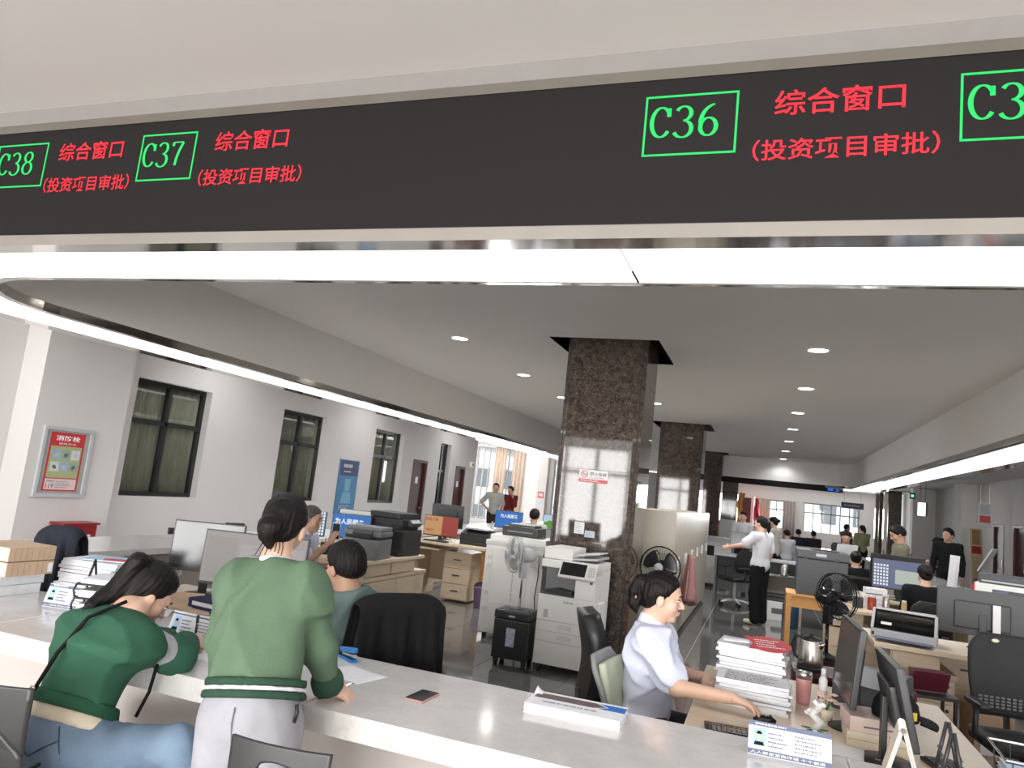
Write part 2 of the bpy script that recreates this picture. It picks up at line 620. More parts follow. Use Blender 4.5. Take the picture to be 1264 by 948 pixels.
M['skintan'] = pm('tan_skin', (.46, .27, .18), .5, var=.05, scale=14, bump=.05, bscale=300)
M['lips'] = pm('lips', (.52, .26, .21), .4)
M['eyewhite'] = pm('eye_white', (.7, .68, .66), .2)
# ================================================================= THE SETTING
H = 3.12                                   # ceiling height
RX0, RX1, RY0, RY1 = -4.98, 2.12, 2.97, 21.9   # inner edge of the ring-shaped bulkhead
COLS = [(-2.03, -1.20, 7.20, 8.03), (-2.03, -1.20, 14.4, 15.23), (-2.03, -1.20, 21.2, 22.03)]


def ring_path(d, n=10):
    """closed path at distance d outside the inner edge, corners rounded"""
    r = 0.9 + d
    pts = []
    for cx, cy, a in ((RX0 + 0.9, RY0 + 0.9, 180), (RX1 - 0.9, RY0 + 0.9, 270), (RX1 - 0.9, RY1 - 0.9, 0), (RX0 + 0.9, RY1 - 0.9, 90)):
        for i in range(n + 1):
            t = math.radians(a + 90 * i / n)
            pts.append((cx + r * math.cos(t), cy + r * math.sin(t)))
    return pts


def ring(name, prof, mat):
    m = MB()
    rows = [[m.b.verts.new((x, y, z)) for x, y in ring_path(d)] for d, z in prof]
    for A, B in zip(rows, rows[1:]):
        n = len(A)
        for i in range(n):
            m.b.faces.new((A[i], A[(i + 1) % n], B[(i + 1) % n], B[i]))
    return struct(m.build(name, mat))


def holes_plane(name, x0, x1, y0, y1, holes, mat, place, thick):
    """a slab in local (u,v) with rectangular holes; place(u,v,w) gives the world point"""
    us = sorted({x0, x1, *[h[0] for h in holes], *[h[1] for h in holes]})
    vs = sorted({y0, y1, *[h[2] for h in holes], *[h[3] for h in holes]})
    m = MB()
    for a, b in zip(us, us[1:]):
        for c, d in zip(vs, vs[1:]):
            u, v = (a + b) / 2, (c + d) / 2
            if any(h[0] < u < h[1] and h[2] < v < h[3] for h in holes):
                continue
            P = [V(place(p, q, w)) for w in (0, thick) for p, q in ((a, c), (b, c), (b, d), (a, d))]
            ve = [m.b.verts.new(p) for p in P]
            for f in ((0, 1, 2, 3), (7, 6, 5, 4), (0, 4, 5, 1), (1, 5, 6, 2), (2, 6, 7, 3), (3, 7, 4, 0)):
                m.b.faces.new([ve[i] for i in f])
    bmesh.ops.remove_doubles(m.b, verts=m.b.verts, dist=1e-5)
    # drop the inner faces two cells share
    seen = {}
    for f in list(m.b.faces):
        k = tuple(sorted(v.index for v in f.verts)) if False else frozenset(f.verts)
        seen.setdefault(k, []).append(f)
    bmesh.ops.delete(m.b, geom=[f for fs in seen.values() if len(fs) > 1 for f in fs], context='FACES')
    return struct(m.build(name, mat))


# ---- floor: a bed of grout with every tile of the office area laid on it
fl = struct(MB().b2(-13, 6.6, -8.4, 41, -0.16, -0.004).build('floor', 'grout'))
TS = 0.80
tile_me = None
lobby = MB()
pale = MB()
tiles = []
for i in range(-16, 9):
    for j in range(-11, 52):
        x, y = i * TS + 0.1, j * TS + 0.35
        if -4.9 < x + TS / 2 < 2.9 and 3.0 < y < 26.5:
            tiles.append((x, y))
        elif x + TS < 6.4:
            (pale if y < 3.0 or x < -4.9 else lobby).b2(x + 0.003, x + TS - 0.003, y + 0.003, y + TS - 0.003, -0.006, 0.0)
tiles.sort(key=lambda t: t[1])
tm = MB().b2(0.003, TS - 0.003, 0.003, TS - 0.003, -0.006, 0.0, 0.0015)
t0 = tm.build('tile', 'tile', fl)
for k, (x, y) in enumerate(tiles[:298]):
    o = t0 if k == 0 else link(t0.copy(), fl)
    o.location = (x, y, 0)
for x, y in tiles[298:]:
    lobby.b2(x + 0.003, x + TS - 0.003, y + 0.003, y + TS - 0.003, -0.006, 0.0)
lb = lobby.build('tile_field', 'tile', fl)
lb2 = pale.build('tile_field', 'lobbyfloor', fl)
lb2['kind'] = 'stuff'
lb['kind'] = 'stuff'

# ---- ceiling with an opening round each column
holes = [(a - 0.14, b + 0.14, c - 0.22, d + 0.2) for a, b, c, d in COLS]
holes_plane('ceiling', -13, 6.6, -8.4, 41, holes, 'ceil', lambda u, v, w: (u, v, H + w), 0.12)
k = 0
for a, b, c, d in holes:
    m = MB()
    for x0, x1, y0, y1 in ((a - .02, a, c, d), (b, b + .02, c, d), (a, b, c - .02, c), (a, b, d, d + .02)):
        m.b2(x0, x1, y0, y1, H + 0.001, H + 0.5)
    m.b2(a, b, c, d, H + 0.5, H + 0.52)
    k += 1
    struct(m.build('trim_%d' % k, 'frame'))

# ---- bulkhead ring over the counters: painted faces, steel trims, backlit panels
ring('bulkhead', [(0.0, 2.53), (0.0, H)], 'paint')
ring('trim_11', [(0.05, 2.46), (0.0, 2.465), (0.0, 2.53)], 'chrome')
ring('trim_12', [(0.64, 2.492), (0.64, 2.44), (0.50, 2.452), (0.50, 2.47)], 'chromelit')
ring('trim_13', [(0.64, 3.0), (0.652, 3.0), (0.652, 3.04), (0.64, 3.04)], 'chrome')
ring('bulkhead', [(0.64, 3.04), (0.64, H)], 'shadedband')
ring('bulkhead', [(0.63, 2.49), (0.63, 3.0)], 'seam')
# luminous underside, split into single acrylic panels
LP = struct(MB().b2(-3.9, -3.88, 2.4, 2.42, 2.6, 2.62).build('light_strip', 'white'))


def ring_pts(d, step=0.1):
    P = ring_path(d, 16)
    return P


def panel_strip(p0, p1, n0):
    """flat panels between the lines at d=0.07 and d=0.49 along straight runs"""
    (ax, ay), (bx, by) = p0, p1
    dx, dy = bx - ax, by - ay
    l = math.hypot(dx, dy)
    n = max(1, round(l / 1.9))
    ox, oy = dy / l, -dx / l                # outward (path runs counter-clockwise)
    for i in range(n):
        u0, u1 = i / n, (i + 1) / n
        m = MB()
        g = 0.007 / l
        q = [(ax + dx * (u0 + g), ay + dy * (u0 + g)), (ax + dx * (u1 - g), ay + dy * (u1 - g))]
        for z in (2.463, 2.469):
            m.quad((q[0][0] + ox * .05, q[0][1] + oy * .05, z), (q[1][0] + ox * .05, q[1][1] + oy * .05, z),
                   (q[1][0] + ox * .50, q[1][1] + oy * .50, z), (q[0][0] + ox * .50, q[0][1] + oy * .50, z))
        m.build('light_panel', 'strip', LP)


panel_strip((RX0 + .9, RY0), (RX1 - .9, RY0), 0)
panel_strip((RX1, RY0 + .9), (RX1, RY1 - .9), 0)
panel_strip((RX1 - .9, RY1), (RX0 + .9, RY1), 0)
panel_strip((RX0, RY1 - .9), (RX0, RY0 + .9), 0)
for cx, cy, a in ((RX0 + .9, RY0 + .9, 180), (RX1 - .9, RY0 + .9, 270), (RX1 - .9, RY1 - .9, 0), (RX0 + .9, RY1 - .9, 90)):
    m = MB()
    m.grid(lambda u, v: (cx + (.95 + .45 * v) * math.cos(math.radians(a + 90 * u)), cy + (.95 + .45 * v) * math.sin(math.radians(a + 90 * u)), 2.466), 12, 1)
    m.build('light_panel', 'strip', LP)
# thin steel batten between light strip and inner face
ring('trim_14', [(0.055, 2.458), (0.075, 2.458)], 'white')

# ---- LED signs on the outer faces of the ring
led = thing('led_sign', 'long black LED sign over the front counter with green window numbers and red lettering', 'sign', (0, 2.33, 2.49))
MB().b2(-3.9, 1.2, -0.004, 0.006, 0.0, 0.51).build('screen', 'ledface', led)
LY = -0.0055


def window_sign(x, w, num, cw, tx0, tx1, sx0, sx1):
    m = MB()
    z0, z1, t = 0.235, 0.452, 0.007
    for a, b, c, d in ((x, x + w, z0, z0 + t), (x, x + w, z1 - t, z1), (x, x + t, z0, z1), (x + w - t, x + w, z0, z1)):
        m.b2(a, b, LY - 0.001, LY, c, d)
    m.build('number_frame', 'ledgreen', led)
    serif(num, FACE_S(x + 0.018, LY, z0 + 0.062), cw, 0.115, 'ledgreen', 'number_lettering', led)
    text('综合窗口', FACE_S(tx0, LY, 0.352), tx1 - tx0, 0.088, 'ledred', 'title_lettering', led, bold=0.012)
    text('（投资项目审批）', FACE_S(sx0, LY, 0.200), sx1 - sx0, 0.074, 'ledred', 'subtitle_lettering', led, bold=0.012)


window_sign(-3.60, 0.33, 'C38', 0.24, -3.19, -2.80, -3.25, -2.73)
window_sign(-2.695, 0.305, 'C37', 0.235, -2.285, -1.915, -2.345, -1.825)
window_sign(-0.462, 0.305, 'C36', 0.235, -0.045, 0.332, -0.105, 0.428)
window_sign(0.478, 0.305, 'C35', 0.235, 0.90, 1.28, 0.84, 1.37)
# the sign on the face towards the windowed wall
led2 = thing('led_sign', 'black LED sign over the far side of the left counter, facing the windows', 'sign', (RX0 - 0.645, 0, 2.49))
MB().b2(-0.004, 0.004, 4.2, 20.5, 0, 0.51).build('screen', 'ledface', led2)
for yy in (5.0, 7.4, 9.8, 12.2, 14.6, 17.0):
    text('综合窗口', FACE_W(-0.006, yy + .4, 0.30), 0.38, 0.09, 'ledred', 'title_lettering', led2, bold=0.02)
    serif('C36', FACE_W(-0.006, yy + 1.0, 0.27), 0.3, 0.14, 'ledgreen', 'number_lettering', led2)
# far end of the ring: sign looking into the office
led3 = thing('led_sign', 'thin dark LED band at the far end of the office with small blue characters', 'sign', (0, RY1 - 0.03, 2.36))
MB().b2(-1.28, 1.95, -0.01, 0.02, 0.0, 0.16).build('screen', 'ledface', led3)
text('业务', FACE_S(1.55, -0.012, 0.03), 0.34, 0.1, 'ledblue', 'lettering', led3, bold=0.02)

# ---- downlights
dl = None
for rowname, x, ys in (('row nearest the windowed wall', -3.26, (7.22, 9.49, 11.6, 13.9)), ('middle row beside the marble columns', -1.73, (11.58,)),
                       ('row towards the right strip light', 0.375, (7.15, 9.37, 11.65, 13.9, 16.24, 18.8, 21.5))):
    for i, y in enumerate(ys):
        lab = '%s recessed downlight from the front in the %s' % (('first', 'second', 'third', 'fourth', 'fifth', 'sixth', 'seventh')[i], rowname)
        if dl is None:
            dl = thing('downlight', lab, 'ceiling light', (x, y, H), 0, 'recessed ceiling downlights')
            MB().lathe([(0.088, -0.008), (0.112, -0.006), (0.115, 0.0), (0.09, 0.0), (0.088, -0.002)], seg=28, cap=False).build('rim', 'white', dl, True)
            MB().lathe([(0.0, -0.004), (0.087, -0.004), (0.087, -0.001), (0.0, -0.001)], seg=28).build('diffuser', 'downlight', dl)
        else:
            dup(dl, (x, y, H), 0, lab)
        l = bpy.data.lights.new('downlight_lamp', 'SPOT')
        l.energy, l.spot_size, l.spot_blend, l.shadow_soft_size = (95 if y < 12 else 45) if y < 20 else 15, 2.6, .6, .07
        lo = link(bpy.data.objects.new('downlight_lamp', l))
        lo.location = (x, y, H - .02)

# ---- marble columns: a core with slabs and polished corner strips, each slab a piece
for ci, (a, b, c, d) in enumerate(COLS):
    co = struct(MB().b2(a + .03, b - .03, c + .03, d - .03, 0, H + 0.4).build('column', 'seam'))
    zs = (0.0, 0.93, 1.83, 2.73, H + 0.45)
    ch = 0.07
    for z0, z1 in zip(zs, zs[1:]):
        e = 0.0015
        for (x0, x1, y0, y1) in ((a + ch, b - ch, c, c + .03), (a + ch, b - ch, d - .03, d), (a, a + .03, c + ch, d - ch), (b - .03, b, c + ch, d - ch)):
            MB().b2(x0, x1, y0, y1, z0 + e, z1 - e).build('marble_slab', 'brown', co)
        for sx, sy in ((a, c), (b, c), (b, d), (a, d)):
            ex, ey = (1 if sx == a else -1), (1 if sy == c else -1)
            m = MB()
            m.prism([(sx + ex * ch, sy), (sx + ex * (ch + .02), sy + ey * .03), (sx + ex * .03, sy + ey * (ch + .02)), (sx, sy + ey * ch)], z1 - z0 - 2 * e, T3(0, 0, z0 + e))
            m.build('corner_strip', 'brown', co)

# ---- wall on the left with its windows and doors
WX = -7.2
wins = [(6.77, 8.03), (9.64, 10.86), (12.56, 13.76), (15.62, 16.22)]
WZ0, WZ1 = 0.97, 2.40
doors = [(14.30, 15.0), (16.62, 17.22)]
hl = [(a, b, WZ0 if i < 3 else 0.6, WZ1) for i, (a, b) in enumerate(wins)] + [(a, b, -0.01, 1.93) for a, b in doors]
holes_plane('wall_left', -8.4, 17.9, 0, H, hl, 'wall', lambda u, v, w: (WX - w, u, v), 0.25)
struct(MB().b2(WX + .002, WX + 0.32, 5.30, 6.38, 0, H).build('trim_21', 'wall'))
struct(MB().b2(-13, WX - .25, 17.7, 17.9, 0, H).build('wall_bay', 'wall'))
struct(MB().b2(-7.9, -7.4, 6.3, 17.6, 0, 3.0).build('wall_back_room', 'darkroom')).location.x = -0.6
for i, (a, b) in enumerate(wins):
    z0 = WZ0 if i < 3 else 0.6
    w = struct(MB().b2(WX - .16, WX - .10, a, a + .05, z0, WZ1).build('window_%d' % (i + 1), 'frame'))
    m = MB()
    m.b2(WX - .16, WX - .10, b - .05, b, z0, WZ1)
    m.b2(WX - .16, WX - .10, a + .05, b - .05, z0, z0 + .05)
    m.b2(WX - .16, WX - .10, a + .05, b - .05, WZ1 - .05, WZ1)
    m.build('window_frame', 'frame', w)
    zt = z0 + (WZ1 - z0) * 0.64
    mid = (a + b) / 2
    MB().b2(WX - .16, WX - .09, a + .05, b - .05, zt - .03, zt + .03).build('transom', 'frame', w)
    MB().b2(WX - .16, WX - .09, mid - .025, mid + .025, z0 + .05, WZ1 - .05).build('mullion', 'frame', w)
    for y0, y1 in ((a + .05, mid - .025), (mid + .025, b - .05)):
        for q0, q1 in ((z0 + .05, zt - .03), (zt + .03, WZ1 - .05)):
            MB().b2(WX - .133, WX - .127, y0, y1, q0, q1).build('pane', 'pane', w)
    if i < 3:
        m = MB()
        ph = random.random() * 6
        m.grid(lambda u, v: (WX - .165 + .012 * math.sin(u * 62 + ph + math.sin(u * 17 + ph) * 2) + .008 * math.sin(u * 140), a - .0 + (b - a) * u, z0 - .0 + (WZ1 - z0) * v), 150, 1)
        m.build('curtain', 'curtain', w, True, solid=0.004)
for i, (a, b) in enumerate(doors):
    d = struct(MB().b2(WX - .10, WX - .05, a + .05, b - .05, 0.005, 1.87).build('door_%d' % (i + 1), 'doorwood'))
    m = MB()
    for y0, y1, q0, q1 in ((a, a + .05, 0, 1.92), (b - .05, b, 0, 1.92), (a + .05, b - .05, 1.87, 1.92)):
        m.b2(WX - .14, WX + .012, y0, y1, q0, q1)
    m.build('door_frame', 'doorwood', d)
    for q0, q1 in ((0.12, 0.8), (0.95, 1.75)):
        MB().b2(WX - .05, WX - .043, a + .13, b - .13, q0, q1, 0.003).build('door_panel', 'doorwood', d)
    MB().cone((WX - .04, b - .11, .9), (WX + .0, b - .11, .9), .012).cone((WX + .0, b - .115, .9), (WX + .0, b - .2, .9), .009).build('door_handle', 'steel', d)
    MB().b2(WX - .05, WX - .041, (a + b) / 2 - .07, (a + b) / 2 + .05, 1.42, 1.56).build('notice', 'paper', d)

# ---- unseen fill panels, added to brighten the two aisles outside the ring
k = 0
for x, ys in ((-6.3, (4.0, 8.0, 12.0, 16.0)), (4.4, (4.0, 9.0, 14.0, 19.0, 24.0))):
    for y in ys:
        t = thing('fill_panel', 'added square fill light over the aisle %s, %s from the entrance' % ('beside the windowed wall' if x < 0 else 'beside the dark doors', ('first', 'second', 'third', 'fourth', 'fifth')[ys.index(y)]), 'ceiling light', (x, y, H), 0, 'added aisle fill lights')
        MB().b2(-.3, .3, -.3, .3, -.015, 0).build('frame', 'white', t)
        MB().b2(-.27, .27, -.27, .27, -.018, -.0152).build('diffuser', 'fillglow', t)
        l = bpy.data.lights.new('fill_lamp', 'AREA')
        l.size, l.energy = .5, (8 if x < 0 else 4)
        lo = link(bpy.data.objects.new('fill_lamp', l))
        lo.location = (x, y, H - .03)

# ---- bay at the far left: tall windows with beige curtains
BY = 26.0
bw = [(-10.45, -9.72, 0.25, 2.95), (-9.40, -8.78, 0.25, 2.95), (-7.38, -6.6, 0.25, 2.95)]
holes_plane('wall_bay_back', -13, -5.5, 0, H, bw, 'paint', lambda u, v, w: (u, BY + w, v), 0.25)
struct(MB().b2(-13.2, -13, 17.9, 26, 0, H).build('wall_bay_side', 'paint'))
struct(MB().b2(-5.6, -5.5, 26.25, 40, 0, H).build('wall_inner', 'wall'))
struct(MB().b2(-7.86, -7.52, 25.7, BY - .002, 0, H).build('trim_22', 'wall'))
n = 10
for a, b, z0, z1 in bw:
    n += 1
    w = struct(MB().b2(a, b, BY + .1, BY + .15, z1 - .06, z1).build('window_%d' % n, 'lightgrey'))
    zt = 2.15
    MB().b2(a, b, BY + .1, BY + .16, zt - .025, zt + .025).build('transom', 'lightgrey', w)
    MB().b2(a, b, BY + .1, BY + .16, .95, 1.0).build('transom', 'lightgrey', w)
    for f in (0.0, 0.34, 0.67, 1.0):
        MB().b2(a + (b - a - .04) * f, a + (b - a - .04) * f + .04, BY + .1, BY + .15, z0, z1 - .06).build('mullion', 'lightgrey', w)
    for q0, q1 in ((z0, .95), (1.0, zt - .025), (zt + .025, z1 - .06)):
        MB().b2(a + .04, b - .04, BY + .12, BY + .125, q0, q1).build('pane', 'clearpane', w)
    if a < -8:
        for f in range(7):
            x = a + .06 + (b - a - .12) * f / 6
            MB().cone((x, BY + .2, z0), (x, BY + .2, .93), .008, seg=6).build('rail_bar', 'lightgrey', w)


def curtain(x0, x1, y, z0, z1, mat, label):
    m = MB()
    m.grid(lambda u, v: (x0 + (x1 - x0) * u, y + .035 * math.sin(u * (x1 - x0) * 45), z0 + (z1 - z0) * v), 48, 1)
    return tag(m.build('curtain', mat, None, True, solid=0.006), label, 'curtain')


curtain(-9.66, -9.22, BY - .08, .3, 2.98, 'beigecurtain', 'beige full-height curtain between the two tall bay windows')
curtain(-8.94, -8.50, BY - .08, .3, 2.98, 'beigecurtain', 'beige full-height curtain beside the white wall of the window bay')

# ---- far wall with windows
FY = 40.0
fw = [(0.16, 0.87, 0.95, 2.33), (1.80, 4.34, 0.95, 2.36)]
holes_plane('wall_far', -5.5, 6.6, 0, H, fw, 'paint', lambda u, v, w: (u, FY + w, v), 0.25)
for a, b, z0, z1 in fw:
    n += 1
    w = struct(MB().b2(a, b, FY + .08, FY + .14, z1 - .05, z1).build('window_%d' % n, 'midgrey'))
    zt = z0 + (z1 - z0) * .66
    MB().b2(a, b, FY + .08, FY + .15, zt - .025, zt + .025).build('transom', 'midgrey', w)
    k = max(2, round((b - a) / .42))
    for f in range(k + 1):
        x = a + (b - a - .04) * f / k
        MB().b2(x, x + .04, FY + .08, FY + .14, z0, z1 - .05).build('mullion', 'midgrey', w)
    for q0, q1 in ((z0, zt - .025), (zt + .025, z1 - .05)):
        MB().b2(a + .04, b - .04, FY + .1, FY + .105, q0, q1).build('pane', 'clearpane', w)
curtain(-0.55, 0.18, FY - .1, .01, 2.34, 'beigecurtain', 'beige curtain behind the red flag on the far wall')
curtain(0.87, 1.4, FY - .1, .01, 2.34, 'taupe', 'grey-brown curtain between the narrow and the wide far window')
d = struct(MB().b2(-1.15, -0.72, FY - .05, FY - .002, 0, 2.3).build('door_9', 'doorwood'))
MB().b2(-1.05, -0.82, FY - .06, FY - .05, .9, 2.2).build('door_panel', 'doorwood', d)
struct(MB().b2(-2.1, -1.35, 38.6, 39.3, 1.1, H).build('trim_31', 'brown'))
struct(MB().b2(-2.1, -1.35, 38.6, 39.3, 0, 1.1).build('trim_32', 'paint'))

# ---- wall on the right with pilasters and doors
EX = 5.9
rd = [(22.65, 23.6), (20.9, 21.85)]
holes_plane('wall_right', -8.4, 41, 0, H, [(a, b, -0.01, 1.97) for a, b in rd], 'wall', lambda u, v, w: (EX + w, u, v), 0.25)
for i, (a, b) in enumerate(rd):
    d = struct(MB().b2(EX + .05, EX + .1, a + .06, b - .06, .005, 1.9).build('door_%d' % (i + 5), 'doorwood'))
    m = MB()
    for y0, y1, q0, q1 in ((a, a + .06, 0, 1.96), (b - .06, b, 0, 1.96), (a + .06, b - .06, 1.9, 1.96)):
        m.b2(EX - .012, EX + .14, y0, y1, q0, q1)
    m.build('door_frame', 'doorwood', d)
    for q0, q1 in ((0.12, 0.8), (0.95, 1.78)):
        MB().b2(EX + .043, EX + .05, a + .18, b - .18, q0, q1, 0.003).build('door_panel', 'doorwood', d)
    MB().cone((EX + .04, a + .13, .95), (EX, a + .13, .95), .014).b2(EX - .01, EX + .005, a + .11, a + .15, .85, 1.05).build('door_handle', 'steel', d)
struct(MB().b2(EX - .40, EX - .002, 25.3, 26.35, 0, H).build('trim_41', 'wall'))
struct(MB().b2(EX - .75, EX - .002, 31.0, 31.5, 0, H).build('trim_42', 'paint'))
for i, y in enumerate((35.0, 37.6)):
    struct(MB().b2(EX - 1.0, EX - .5, y, y + .7, 0, H).build('trim_%d' % (43 + i), 'brown'))
    struct(MB().b2(EX - 1.15, EX - 1.003, y + .1, y + .4, 0, H).build('trim_%d' % (46 + i), 'chrome'))

# ---- lobby behind the camera: glazed entrance front with mullions
m = MB()
for x in range(-7, 7):
    m.b2(x - .05, x + .05, -8.1, -8.0, 0, H)
for z in (0.05, 2.25, 3.05):
    m.b2(WX, EX, -8.1, -8.0, z - .05, z + .05)
struct(m.build('window_30', 'frame'))

# ---- neighbouring blocks seen through the far windows
for nm, lab, x0, x1, y, hh in (('apartment_building', 'pale apartment block outside the wide far window', -4, 14, 62, 12), ('apartment_building', 'pale apartment block outside the window bay', -32, -14, 54, 14)):
    bl = thing(nm, lab, 'building', ((x0 + x1) / 2, y, 0))
    w = x1 - x0
    MB().b2(-w / 2, w / 2, 0, 6, -3, hh).build('facade', 'offwhite', bl)
    MB().b2(-w / 2 - .3, w / 2 + .3, -.3, 6.3, hh, hh + .3).build('roof', 'lightgrey', bl)
    w0 = MB().b2(-.6, .6, -.06, 0.0, 0, 1.5).build('window', 'midgrey', bl)
    k = 0
    for i in range(int(w / 2.4)):
        for j in range(4):
            o = w0 if k == 0 else link(w0.copy(), bl)
            o.location = (-w / 2 + 1.3 + i * 2.4, 0, -1.6 + j * 2.9)
            k += 1
# ================================================================= FURNITURE AND MACHINES
# ---- front counter and its return along the windowed side
ct = thing('service_counter', 'long white quartz service counter in front of the office', 'counter', (0, 0, 0))
for x0, x1 in ((-4.2, -2.95), (-2.946, -1.402), (-1.398, 0.30), (0.304, 2.2)):
    MB().b2(x0, x1, 2.2, 2.87, 0.722, 0.80, 0.004).build('top_slab', 'quartz', ct)
m = MB()
pts = [(-4.2 + 1.0 * math.cos(math.radians(a)), 3.2 + 1.0 * math.sin(math.radians(a))) for a in range(180, 271, 9)]
pts += [(-4.2 + .3 * math.cos(math.radians(a)), 3.2 + .33 * math.sin(math.radians(a))) for a in range(270, 179, -9)]
m.prism(pts, .078, T3(0, 0, .722)).build('top_slab', 'quartz', ct)
MB().b2(-4.2, 2.2, 2.46, 2.50, 0, .722).build('front_panel', 'pinkpanel' if 'pinkpanel' in M else 'taupelight', ct)
MB().b2(-4.2, 2.2, 2.44, 2.459, 0, .09).build('plinth', 'steel', ct)
lc = thing('side_counter', 'white topped counter with taupe cupboard doors along the windowed side', 'counter', (0, 0, 0))
for y0, y1 in ((3.2, 5.4), (5.404, 8.6), (8.604, 12), (12.004, 19.5)):
    MB().b2(-5.2, -4.5, y0, y1, .75, .80, .003).build('top_slab', 'quartz', lc)
MB().b2(-5.12, -4.58, 3.2, 19.5, 0, .75).build('carcass', 'taupe', lc)
MB().b2(-5.22, -5.121, 3.2, 19.5, .12, .74).build('front_panel', 'offwhite', lc)
for i in range(20):
    y = 3.3 + i * .56
    d = MB().b2(-4.578, -4.56, y + .004, y + .55, .05, .735, .003).build('door', 'taupe', lc)
    yy = y + (.50 if i % 2 == 0 else .05)
    MB().tube([(-4.56, yy, .56), (-4.535, yy, .57), (-4.535, yy, .69), (-4.56, yy, .70)], .006, 6).build('handle', 'white', d)
rc = thing('side_counter', 'white counter where standing visitors lean beside the strip light aisle', 'counter', (0, 0, 0))
for y0, y1 in ((3.0, 8.6), (8.604, 14), (14.004, 20)):
    MB().b2(2.25, 2.95, y0, y1, .75, .80, .003).build('top_slab', 'quartz', rc)
MB().b2(2.33, 2.87, 3.0, 20, 0, .75).build('carcass', 'taupe', rc)
fc = thing('service_counter', 'far white service counter under the thin dark LED band', 'counter', (0, 0, 0))
MB().b2(-1.0, 2.2, 21.9, 22.6, .75, .80, .003).build('top_slab', 'quartz', fc)
MB().b2(-1.0, 2.2, 22.0, 22.5, 0, .75).build('front_panel', 'lightgrey', fc)


# ---- wooden desks
def drawer_front(par, F, w, h, mat='wood'):
    """a drawer or door front in the local plane F, with a small dark pull"""
    d = MB(F).box((w / 2, h / 2, .009), (w - .008, h - .008, .018), None, .002).build('drawer', mat, par)
    MB(F).b2(w / 2 - .05, w / 2 + .05, h * .52, h * .52 + .012, .018, .030).build('pull', 'black', d)
    return d


def pedestal(par, x0, x1, y0, y1, z1, face, n=3):
    MB().b2(x0, x1, y0, y1, 0.02, z1).build('pedestal', 'wood', par)
    h = (z1 - .04) / n
    for i in range(n):
        if face == 'S':
            drawer_front(par, FACE_S(x0, y0, .03 + i * h), x1 - x0, h)
        elif face == 'W':
            drawer_front(par, FACE_W(x0, y1, .03 + i * h), y1 - y0, h)
        else:
            drawer_front(par, FACE_E(x1, y0, .03 + i * h), y1 - y0, h)


def desk(label, x0, x1, y0, y1, z=0.74, legs=True):
    t = thing('office_desk', label, 'desk', ((x0 + x1) / 2, (y0 + y1) / 2, 0), 0)
    return t


def local(par):
    return par.matrix_basis.inverted()


def dpart(t, m, name, mat, **k):
    """part built in world coordinates under a thing that is not at the origin"""
    o = m.build(name, mat, t, **k)
    o.matrix_parent_inverse = Matrix.Translation(-V(t.location))
    return o


# clerk desk behind the counter, nearest to the seated woman in the white shirt
t = thing('office_desk', 'maple desk of the seated woman in white, behind the counter', 'desk', (0, 0, 0))
MB().b2(-.26, .87, 2.90, 4.40, .69, .72, .004).build('desktop', 'woodtop', t)
MB().b2(-.22, .83, 4.34, 4.37, .05, .69).build('back_panel', 'wood', t)
MB().b2(.55, .83, 2.95, 4.30, 0.02, .69).build('pedestal', 'wood', t)
MB().b2(-.24, .10, 3.05, 3.75, .60, .62).build('keyboard_tray', 'wood', t)
MB().b2(-.20, -.16, 4.05, 4.34, 0, .69).build('leg', 'wood', t)
MB().b2(-.20, -.16, 2.92, 3.0, 0, .69).build('leg', 'wood', t)

# desk left of the column group, carrying the two dark printers
t = thing('office_desk', 'maple desk with cupboard doors under the two dark printers', 'desk', (0, 0, 0))
MB().b2(-4.45, -3.42, 6.12, 7.34, .72, .75, .004).build('desktop', 'woodtop', t)
MB().b2(-4.35, -3.50, 6.22, 7.26, .585, .72).build('riser', 'wood', t)
MB().b2(-4.40, -3.46, 6.16, 7.50, .55, .583, .003).build('shelf_top', 'woodtop', t)
MB().b2(-4.38, -3.48, 6.20, 7.46, 0.02, .55).build('carcass', 'wood', t)
for y0, y1 in ((6.20, 6.82), (6.83, 7.46)):
    MB().b2(-3.478, -3.46, y0, y1, .04, .54, .002).build('door', 'wood', t)
for y0, y1 in ((6.25, 6.70), (6.74, 7.24)):
    MB().b2(-3.498, -3.482, y0, y1, .59, .715, .002).build('drawer', 'wood', t)
MB().b2(-4.3, -3.56, 5.98, 6.198, .38, .53).build('drawer', 'wood', t)
MB().b2(-4.28, -3.58, 6.0, 6.18, .532, .536).build('drawer_opening', 'seam', t)

# desk further back with a drawer pedestal
t = thing('office_desk', 'maple desk with a three drawer pedestal below the orange screen', 'desk', (0, 0, 0))
MB().b2(-4.45, -3.36, 9.0, 9.85, .72, .75, .004).build('desktop', 'woodtop', t)
pedestal(t, -4.0, -3.62, 9.22, 9.75, .64, 'S')
MB().b2(-4.42, -4.0, 9.6, 9.63, .2, .70).build('modesty_panel', 'wood', t)
MB().b2(-4.42, -4.38, 9.05, 9.8, 0, .72).build('side_panel', 'wood', t)
MB().b2(-4.40, -4.02, 9.05, 9.35, .64, .665).build('keyboard_tray', 'wood', t)
t = thing('stool', 'orange pine stool standing beside the drawer pedestal', 'stool', (-3.42, 9.5, 0))
MB().b2(-.10, .14, -.2, .2, .66, .69, .004).build('seat', 'pine', t)
for sx in (-.08, .12):
    for sy in (-.17, .17):
        MB().b2(sx - .02, sx + .02, sy - .02, sy + .02, 0, .66).build('leg', 'pine', t)
t = thing('waste_bin', 'lilac plastic waste bin on the floor beside the drawer pedestal', 'bin', (-3.40, 9.15, 0))
MB().lathe([(.085, 0), (.11, .25), (.118, .25), (.118, .262), (.104, .262), (.08, .01)], seg=24).build('bin_body', 'lilac', t, True)
MB().ell((0, 0, .26), (.11, .11, .06)).build('liner', 'black', t, True)

